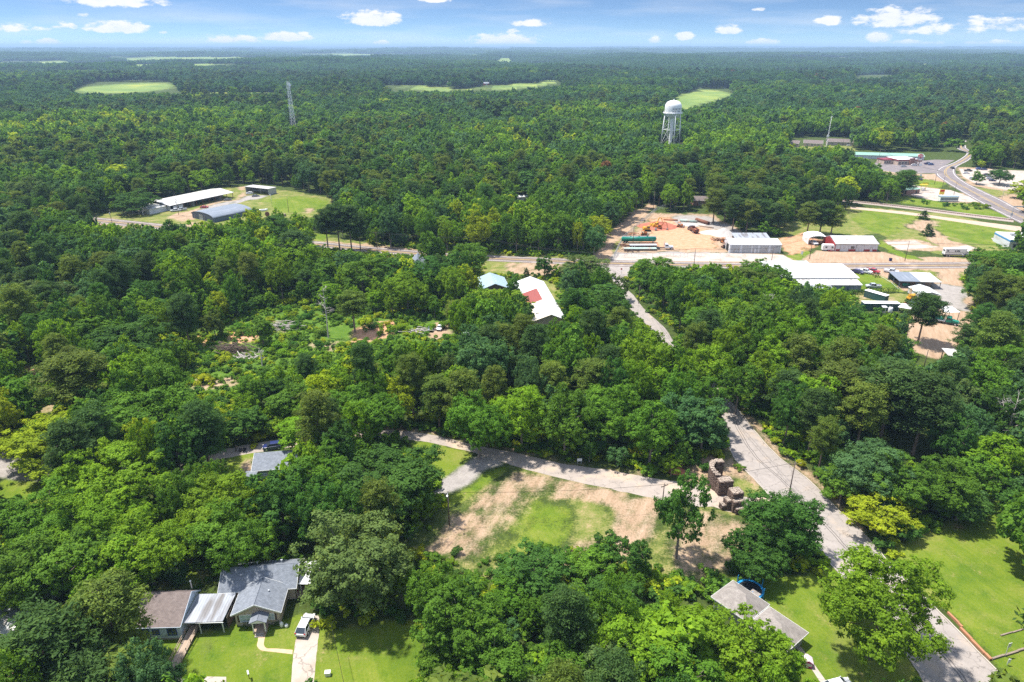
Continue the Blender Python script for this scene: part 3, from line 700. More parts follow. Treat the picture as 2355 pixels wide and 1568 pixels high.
def patch(name, m, z, *pts, keep=False, label=None):
    g = [G(*p) for p in pts]
    if keep: ROADS.append([(p.x, p.y) for p in g])
    o = MB().quad(*[(p.x, p.y, z) for p in g]).build(name, m); o['kind'] = 'structure'
    if label: o['label'] = label
    return o
patch('car_park', R_side, .012, (2005, 388), (2010, 374), (2090, 372), (2150, 367), (2195, 368), (2165, 385), (2155, 398), (2100, 399), (2060, 397), keep=True)
patch('forecourt', R_conc, .012, (2098, 426), (2140, 433), (2185, 437), (2228, 452), (2250, 465), (2195, 463), (2150, 462), (2095, 449), keep=True)
patch('car_park', R_conc, .012, (2205, 388), (2290, 390), (2440, 396), (2440, 436), (2330, 440), (2245, 424), (2213, 405), keep=True)
patch('yard_apron', R_conc, .006, (1415, 598), (1425, 583), (1700, 582), (1800, 586), (1830, 602), (1480, 600))
patch('slab', R_conc, .02, (2035, 556), (2105, 553), (2118, 560), (2042, 562)); patch('slab', R_conc, .02, (2048, 564), (2120, 562), (2160, 568), (2070, 575))
patch('slab', R_conc, .02, (2190, 567), (2225, 564), (2250, 573), (2215, 577)); patch('slab', R_conc, .02, (2278, 547), (2310, 546), (2318, 558), (2286, 556))
strip('driveway', [(700, 1410), (688, 1440), (678, 1480), (672, 1530), (668, 1640)], [(733, 1415), (734, 1440), (730, 1480), (725, 1530), (718, 1640)], R_conc, .012, 'cracked pale concrete driveway under the white car', .2)
strip('garden_path', [(593, 1456), (593, 1472), (591, 1485), (601, 1495), (630, 1499), (672, 1504)], [(612, 1455), (608, 1470), (607, 1482), (613, 1490), (635, 1491), (673, 1494)], mat('sandstone_path', (.52, .38, .25), .9, .15, 1.5, dirt=(.4, .3, .2), dirt_amt=.3), .01, 'sandy path bending from porch to driveway')
strip('roadside_path', [(1822, 1478), (1850, 1515), (1890, 1575)], [(1832, 1476), (1862, 1514), (1906, 1575)], R_conc, .01)
strip('drive', [(350, 1568), (420, 1556), (520, 1556)], [(350, 1640), (420, 1640), (520, 1640)], R_conc, .01)
# service tracks beside the railway
strip('dirt_track', [(1955, 475), (2080, 487), (2200, 503), (2354, 522), (2450, 535)], [(1955, 480), (2080, 493), (2200, 510), (2354, 534), (2450, 548)], mat('tan_track', (.44, .33, .25), .95, .15, .6), .01)
_, ra, rb = strip('railway_ballast', [(1850, 452), (1960, 461), (2090, 474), (2220, 490), (2330, 503)], [(1850, 457), (1960, 466.5), (2090, 481), (2220, 498), (2330, 511)], mat('ballast', (.33, .27, .23), .95, .2, 2), .012)

# ------------------------------------------------------------------ foliage
def leafmat(name, instanced):
    m, nt, b = principled(name); N, Lk = nt.nodes.new, nt.links.new
    if instanced:
        t = N('ShaderNodeAttribute'); t.attribute_type = 'INSTANCER'; t.attribute_name = 'tone'; base = t.outputs['Color']
    else:
        t = N('ShaderNodeObjectInfo'); base = t.outputs['Color']
    a = N('ShaderNodeAttribute'); a.attribute_name = 'leaf'
    mr = N('ShaderNodeMapRange'); mr.inputs['To Min'].default_value = .6; mr.inputs['To Max'].default_value = 1.5; Lk(a.outputs['Fac'], mr.inputs['Value'])
    mx = N('ShaderNodeMix'); mx.data_type = 'RGBA'; mx.blend_type = 'MULTIPLY'; mx.inputs[0].default_value = 1
    Lk(base, mx.inputs[6]); Lk(mr.outputs[0], mx.inputs[7])
    # the palest leaves are yellower
    y = N('ShaderNodeMapRange'); y.inputs['From Min'].default_value = .55; y.inputs['From Max'].default_value = 1; y.inputs['To Max'].default_value = .4; Lk(a.outputs['Fac'], y.inputs['Value'])
    my = N('ShaderNodeMix'); my.data_type = 'RGBA'; my.blend_type = 'MULTIPLY'; my.inputs[7].default_value = (1.5, 1.08, .7, 1)
    Lk(y.outputs[0], my.inputs[0]); Lk(mx.outputs[2], my.inputs[6])
    Lk(my.outputs[2], b.inputs['Base Color'])
    b.inputs['Roughness'].default_value = .62; b.inputs['Specular IOR Level'].default_value = .07
    tr = N('ShaderNodeBsdfTranslucent'); gm = N('ShaderNodeMix'); gm.data_type = 'RGBA'; gm.blend_type = 'MULTIPLY'; gm.inputs[0].default_value = 1; gm.inputs[7].default_value = (1.5, 1.35, .5, 1)
    Lk(my.outputs[2], gm.inputs[6]); Lk(gm.outputs[2], tr.inputs[0])
    ms = N('ShaderNodeMixShader'); ms.inputs[0].default_value = .42
    Lk(b.outputs[0], ms.inputs[1]); Lk(tr.outputs[0], ms.inputs[2])
    Lk(ms.outputs[0], nt.nodes['Material Output'].inputs[0])
    return m
LEAF, LEAF_I = leafmat('leaves', False), leafmat('leaves_far', True)

def cards_mesh(name, pos, nrm, size, var, rng, m, aspect=.62, extra=None):
    """one pointed leaf-clump face per position, facing along nrm; extra = (verts, faces, material) of wood"""
    n = len(pos)
    t = rng.normal(size=(n, 3)); t -= (t * nrm).sum(1, keepdims=True) * nrm; t /= np.linalg.norm(t, axis=1, keepdims=True) + 1e-9
    u = np.cross(nrm, t); s = size[:, None]
    fold = nrm * s * rng.uniform(-.25, .1, (n, 1))
    v = np.stack([pos - t * s, pos - u * s * aspect + fold, pos + t * s, pos + u * s * aspect + fold], 1).reshape(-1, 3)
    nv, ev, ef = n * 4, [], []
    if extra: ev, ef = extra[0], extra[1]
    me = bpy.data.meshes.new(name)
    allv = np.concatenate([v, np.array(ev, float).reshape(-1, 3)]) if len(ev) else v
    me.vertices.add(len(allv)); me.vertices.foreach_set('co', allv.astype(np.float32).ravel())
    li = np.arange(n * 4); ls = np.arange(0, n * 4, 4)
    for f in ef:
        ls = np.append(ls, len(li)); li = np.append(li, [i + nv for i in f])
    me.loops.add(len(li)); me.loops.foreach_set('vertex_index', li.astype(np.int32))
    me.polygons.add(len(ls)); me.polygons.foreach_set('loop_start', ls.astype(np.int32))
    me.materials.append(m)
    if extra:
        me.materials.append(extra[2]); me.polygons.foreach_set('material_index', np.r_[np.zeros(n, int), np.ones(len(ef), int)].astype(np.int32))
    me.update(calc_edges=True)
    at = me.attributes.new('leaf', 'FLOAT', 'FACE'); at.data.foreach_set('value', np.r_[var, np.zeros(len(ef)) + .5].astype(np.float32))
    return me
def unit(v): return v / (np.linalg.norm(v, axis=-1, keepdims=True) + 1e-9)

def broad_shape(rng, form):
    """puffs of a broadleaf crown of height 1 x radius ~1 in units (R=1 sideways, H=1 up): list of centre, radius"""
    n = dict(round=58, spread=64, upright=52, airy=44, lop=54)[form]
    c, r = [], []
    if form == 'upright': zc, zr, xr = .56, .45, .84
    elif form == 'spread': zc, zr, xr = .6, .38, .98
    else: zc, zr, xr = .57, .42, .94
    lobes = unit(rng.normal(size=(6, 3)) + [0, 0, .4])
    off = rng.normal(size=2) * (.22 if form == 'lop' else .06)
    ax = rng.uniform(.85, 1.15)
    for i in range(n):
        k = (i + .5) / n
        cz = 1 - 1.75 * k; ph = i * 2.39996 + rng.normal() * .35
        s = math.sqrt(max(0, 1 - cz * cz)); q = rng.uniform(.6, 1.0) if i % 5 else rng.uniform(.2, .5)
        if cz < -.3: q *= .9
        dv = np.array([s * math.cos(ph), s * math.sin(ph), cz]); q *= .8 + .34 * float(np.clip((lobes @ dv).max() - .45, 0, .55) / .55)
        p = np.array([s * math.cos(ph) * xr * q * ax + off[0] * (1 - abs(cz)), s * math.sin(ph) * xr * q / ax + off[1] * (1 - abs(cz)), zc + cz * zr * q])
        c.append(p); r.append(rng.choice([.14, .2, .26, .34]) * rng.uniform(.85, 1.2) * (1.0 if form != 'airy' else .85))
    return np.array(c), np.array(r)
def tree_wood(rng, H, R, cen, form, r0):
    mb = MB()
    lean = rng.normal(size=2) * .03 * H
    top = .66 * H
    pts = [Vector((lean[0] * (t ** 2), lean[1] * (t ** 2), t * top)) for t in (0, .12, .35, .6, 1)]
    mb.path(pts, [r0 * 1.35, r0, r0 * .85, r0 * .65, r0 * .3], 8)
    idx = rng.choice(len(cen), min(11, len(cen)), replace=False)
    for j in idx:
        c = cen[j]; e = Vector((c[0] * R, c[1] * R, c[2] * H)) * .97
        t = rng.uniform(.38, .95); b = Vector((lean[0] * t * t, lean[1] * t * t, t * top))
        if e.z < b.z + .3: b = pts[1].lerp(pts[2], rng.uniform(.5, 1))
        m_ = b.lerp(e, .5) + Vector((0, 0, .08 * H))
        rr = r0 * (.5 - .3 * t)
        mb.path([b, m_, e], [rr, rr * .6, rr * .2], 5)
    return mb
def broad_leaves(rng, H, R, n, size, form):
    cen, rad = broad_shape(rng, form)
    w = rad ** 2; w = w / w.sum()
    ns = 22 if n > 8000 else 12 if n > 2000 else 5        # twigs: small leaf clumps round each puff
    sd = unit(rng.normal(size=(len(cen), ns, 3)) + np.array([0, 0, .3])); ol = unit(np.c_[cen[:, :2], (cen[:, 2:] - .45) * 1.5])
    sd = unit(sd + ol[:, None] * .5)
    so = sd * rng.uniform(.45, 1.2, (len(cen), ns, 1)) * rad[:, None, None] * R * [1, 1, .9]
    k = rng.choice(len(cen), n, p=w); j = rng.integers(0, ns, n)
    sp = rng.uniform(.16, .34, (len(cen), ns))[k, j][:, None] * rad[k, None] * R
    d = unit(rng.normal(size=(n, 3)))
    p = cen[k] * [R, R, H] + so[k, j] + d * sp * rng.uniform(.3, 1.15, (n, 1)) * [1, 1, .75]
    p += rng.normal(size=(n, 3)) * size * .35
    nr = unit(sd[k, j] * .8 + d * .75 + [0, 0, .3] + rng.normal(size=(n, 3)) * .4)
    pv, tv = rng.random(len(cen)), rng.random((len(cen), ns))
    var = np.clip(pv[k] * .3 + tv[k, j] * .4 + rng.random(n) * .3, 0, 1)
    sz = size * rng.uniform(.6, 1.25, n)
    return p, nr, sz, var, cen
def pine_leaves(rng, H, R, nb, per, size, bare=.42, shape='loblolly'):
    """needle tufts on whorled branches; returns leaf arrays and branch ends"""
    P_, N_, V_, ends = [], [], [], []
    for i in range(nb):
        t = ((i + rng.random()) / nb)
        z = bare + (1 - bare) * t * .97
        if shape == 'cedar': L = (1 - t) * 1.0 + .06
        else: L = (1 - t ** 5) * rng.uniform(.5, 1.05) * (.6 + .7 * t if t < .4 else .9) + .16
        ph = i * 2.39996 + rng.normal() * .4
        dr = np.array([math.cos(ph), math.sin(ph), 0])
        b0 = np.array([0, 0, z * H]); e = b0 + dr * L * R + [0, 0, (.05 + .1 * t) * R if shape != 'cedar' else -.12 * R * (1 - t)]
        ends.append((b0, e))
        nt_ = 4 if shape != 'cedar' else 3
        for j in range(nt_):
            f = 1 - j * (.2 if shape != 'cedar' else .28) + rng.normal() * .04
            side = np.array([-dr[1], dr[0], 0]) * rng.normal() * .22 * R
            c = b0 + (e - b0) * f + side + [0, 0, rng.normal() * .12 * R]
            rr = (rng.uniform(.18, .32) if shape != 'cedar' else .2 * (1.2 - t)) * R
            d = unit(rng.normal(size=(per, 3)) + [0, 0, .45])
            P_.append(c + d * rr * rng.uniform(.5, 1.05, (per, 1)) * [1, 1, .7])
            N_.append(unit(d * .9 + [0, 0, .35] + rng.normal(size=(per, 3)) * .6))
            V_.append(np.clip(rng.random() * .5 + rng.random(per) * .5, 0, 1))
    p, n, v = np.concatenate(P_), np.concatenate(N_), np.concatenate(V_)
    return p, n, size * rng.uniform(.6, 1.3, len(p)), v, ends
def pine_wood(rng, H, R, ends, r0):
    mb = MB()
    lean = rng.normal(size=2) * .012 * H
    pts = [Vector((lean[0] * t * t, lean[1] * t * t, t * H * .97)) for t in (0, .1, .4, .7, 1)]
    mb.path(pts, [r0 * 1.25, r0, r0 * .8, r0 * .5, r0 * .1], 8)
    for (b, e) in ends[::2]:
        mb.path([Vector(b), Vector(b).lerp(Vector(e), .6) + Vector((0, 0, -.03 * R)), Vector(e)], [r0 * .28, r0 * .18, r0 * .05], 4)
    return mb
# library: kind -> list of (crown mesh, trunk mesh, height, radius, form)
LIB = {'broadleaf_tree': [], 'pine_tree': [], 'shrub': [], 'cedar_tree': []}
FORMS = ['round', 'spread', 'upright', 'airy', 'round', 'lop', 'spread', 'upright', 'round', 'airy']
def mesh_of(mb, name, m):
    me = bpy.data.meshes.new(name); me.from_pydata(mb.v, [], mb.f); me.materials.append(m); me.polygons.foreach_set('use_smooth', [True] * len(mb.f)); me.update(); return me
for i, f in enumerate(FORMS):
    rng = np.random.default_rng(100 + i); H, R = 14.0, 5.6 if f != 'upright' else 4.8
    p, n, s, v, cen = broad_leaves(rng, H, R, 22000 if f != 'airy' else 14000, .205, f)
    LIB['broadleaf_tree'].append((cards_mesh('crown', p, n, s, v, rng, LEAF), mesh_of(tree_wood(rng, H, R, cen, f, .27), 'trunk', M['bark']), H, R, f))
for i, f in enumerate(('round', 'lop', 'round')):     # crowns for the biggest trees, with finer leaves
    rng = np.random.default_rng(150 + i); H, R = 14.0, 5.6
    p, n, s, v, cen = broad_leaves(rng, H, R, 34000, .155, f)
    LIB['broadleaf_tree'].append((cards_mesh('crown', p, n, s, v, rng, LEAF), mesh_of(tree_wood(rng, H, R, cen, f, .25), 'trunk', M['bark']), H, R, f))
for i in range(5):
    rng = np.random.default_rng(200 + i); H, R = 20.0, 4.0
    p, n, s, v, ends = pine_leaves(rng, H, R, 40 + 4 * i, 72, .25, bare=(.42, .5, .34, .46, .38)[i])
    LIB['pine_tree'].append((cards_mesh('crown', p, n, s, v, rng, LEAF, .4), mesh_of(pine_wood(rng, H, R, ends, .24), 'trunk', M['bark_pine']), H, R, 'pine'))
for i in range(2):
    rng = np.random.default_rng(230 + i); H, R = 7.0, 2.4
    p, n, s, v, ends = pine_leaves(rng, H, R, 46, 40, .2, bare=.04, shape='cedar')
    LIB['cedar_tree'].append((cards_mesh('crown', p, n, s, v, rng, LEAF, .45), mesh_of(pine_wood(rng, H, R, ends, .12), 'trunk', M['bark']), H, R, 'cedar'))
for i in range(4):
    rng = np.random.default_rng(300 + i); H, R = 2.6, 1.7
    n_ = 9; cen = np.c_[rng.normal(size=(n_, 2)) * .42, rng.uniform(.25, .7, n_)]; rad = rng.uniform(.3, .5, n_)
    k = rng.integers(0, n_, 1500); d = unit(rng.normal(size=(1500, 3)) + [0, 0, .5])
    p = cen[k] * [R, R, H] + d * rad[k, None] * R * rng.uniform(.6, 1.05, (1500, 1)); p[:, 2] = np.maximum(p[:, 2], .05)
    nr = unit(d + [0, 0, .3] + rng.normal(size=p.shape) * .5); v = np.clip(rng.random(n_)[k] * .5 + rng.random(1500) * .5, 0, 1)
    LIB['shrub'].append((cards_mesh('foliage', p, nr, .17 * rng.uniform(.6, 1.3, 1500), v, rng, LEAF), None, H, R, 'shrub'))
# coarser plants for the mass of the forest, kept out of the scene and instanced by the forest object
LODCOL = bpy.data.collections.new('forest_plants')
def lod(name, me):
    o = bpy.data.objects.new(name, me); LODCOL.objects.link(o)
def wood_xtra(mb, m): return (mb.v, mb.f, m)
LODI = {}
def add_lod(key, me): LODI.setdefault(key, []).append(len(LODCOL.objects)); lod('plant_%03d' % len(LODCOL.objects), me)
for i in range(6):      # near mass (about 3 px per face or less)
    rng = np.random.default_rng(400 + i); f = FORMS[i]; H, R = 14.0, 5.6
    p, n, s, v, cen = broad_leaves(rng, H, R, 3600, .5, f)
    add_lod('b1', cards_mesh('broadleaf_mid', p, n, s, v, rng, LEAF_I, .66, wood_xtra(tree_wood(rng, H, R, cen[:6], f, .27), M['bark'])))
for i in range(4):
    rng = np.random.default_rng(420 + i); H, R = 20.0, 4.0
    p, n, s, v, ends = pine_leaves(rng, H, R, 30, 20, .55, bare=(.42, .5, .34, .46)[i])
    add_lod('p1', cards_mesh('pine_mid', p, n, s, v, rng, LEAF_I, .45, wood_xtra(pine_wood(rng, H, R, ends[:6], .24), M['bark_pine'])))
for i in range(6):
    rng = np.random.default_rng(440 + i); f = FORMS[i]; H, R = 14.0, 5.6
    p, n, s, v, cen = broad_leaves(rng, H, R, 700, 1.0, f)
    add_lod('b2', cards_mesh('broadleaf_far', p, n, s, v, rng, LEAF_I, .7))
for i in range(3):
    rng = np.random.default_rng(460 + i); H, R = 20.0, 4.0
    p, n, s, v, ends = pine_leaves(rng, H, R, 22, 6, 1.05, bare=.36)
    add_lod('p2', cards_mesh('pine_far', p, n, s, v, rng, LEAF_I, .55))
for i in range(4):      # blocks of woodland for the country far beyond, 90 m across
    rng = np.random.default_rng(480 + i); PP, NN, SS, VV = [], [], [], []
    for j in range(85):
        f = FORMS[j % 10]; H, R = rng.uniform(11, 19), rng.uniform(4.5, 7.5)
        p, n, s, v, cen = broad_leaves(rng, H, R, 42, 3.2, f)
        p[:, :2] += rng.uniform(-46, 46, 2); PP.append(p); NN.append(n); SS.append(s); VV.append(np.clip(v * .6 + rng.random() * .4, 0, 1))
    add_lod('w', cards_mesh('woodland_block', np.concatenate(PP), np.concatenate(NN), np.concatenate(SS), np.concatenate(VV), rng, LEAF_I, .8))
for i in range(3):
    rng = np.random.default_rng(490 + i); H, R = 2.6, 1.7
    k = 240; d = unit(rng.normal(size=(k, 3)) + [0, 0, .5]); cen = np.c_[rng.normal(size=(7, 2)) * .5, rng.uniform(.2, .6, 7)]; q = rng.integers(0, 7, k)
    p = cen[q] * [R, R, H] + d * .42 * R * rng.uniform(.6, 1.05, (k, 1)); p[:, 2] = np.maximum(p[:, 2], .05)
    add_lod('s', cards_mesh('shrub_mid', p, unit(d + [0, 0, .4] + rng.normal(size=p.shape) * .5), .34 * rng.uniform(.6, 1.3, k), rng.random(k), rng, LEAF_I, .66))

TONES = {'lime green': (0.256, 0.336, 0.017), 'bright green': (0.155, 0.276, 0.017), 'mid green': (0.099, 0.204, 0.021), 'deep green': (0.065, 0.151, 0.025),
         'olive green': (0.117, 0.172, 0.030), 'bluish green': (0.081, 0.170, 0.055), 'dark green': (0.061, 0.120, 0.030), 'dull green': (0.110, 0.172, 0.046), 'rust brown': (0.244, 0.132, 0.057)}
LM = [      # landmarks used to tell trees apart (picture point, words)
    ((1543, 336), 'white water tower'), ((672, 296), 'lattice radio mast'), ((440, 470), 'long open metal barn'), ((520, 500), 'arched grey shed'), ((605, 447), 'small open shed'),
    ((1200, 460), 'pale mobile home'), ((1540, 540), 'red clay yard'), ((1735, 582), 'white four door garage'), ((1965, 577), 'red and white workshop'), ((2204, 588), 'loaded motorhome'),
    ((2062, 380), 'red banded diner'), ((2010, 360), 'green roofed storage row'), ((1890, 335), 'brown roofed houses'), ((2106, 442), 'brick filling station'), ((2176, 463), 'white kiosk'),
    ((1890, 655), 'long white roofed building'), ((2110, 662), 'open truck shelter'), ((2025, 712), 'green container building'), ((2135, 690), 'white gabled canopy'), ((2180, 745), 'green truck'),
    ((1138, 670), 'blue roofed house'), ((1245, 700), 'white church hall'), ((1420, 630), 'highway junction'), ((655, 750), 'bleached log pile'), ((545, 810), 'dark brush pile'), ((1012, 755), 'parked white sedan'),
    ((627, 1030), 'parked blue car'), ((605, 1070), 'grey roofed lane house'), ((1030, 1185), 'lane lamp pole'), ((1664, 1135), 'curved stone ruin'), ((1693, 1178), 'stepped stone ruin'), ((1725, 1362), 'blue trampoline'),
    ((1700, 1390), 'grey hipped roof'), ((1855, 1530), 'pink playhouse'), ((600, 1430), 'tan cottage'), ((390, 1460), 'pale blue house'), ((703, 1445), 'white car on driveway'), ((40, 1430), 'rusty tin roofs'),
    ((2225, 1460), 'orange log edging'), ((2311, 1490), 'white yard sign'), ((1815, 1140), 'street utility pole'), ((1250, 1230), 'cleared dirt lots'), ((2200, 1250), 'mown field'), ((1690, 960), 'street bend'), ((900, 995), 'lane bend'),
    ((100, 1075), 'gravel drive'), ((250, 510), 'highway at its far end'), ((820, 570), 'highway stretch by tall pines'), ((1160, 600), 'highway dirt verge'), ((2120, 800), 'compound gate'), ((1770, 710), 'bleached dead tree'), ((2340, 970), 'grey dead tree')]
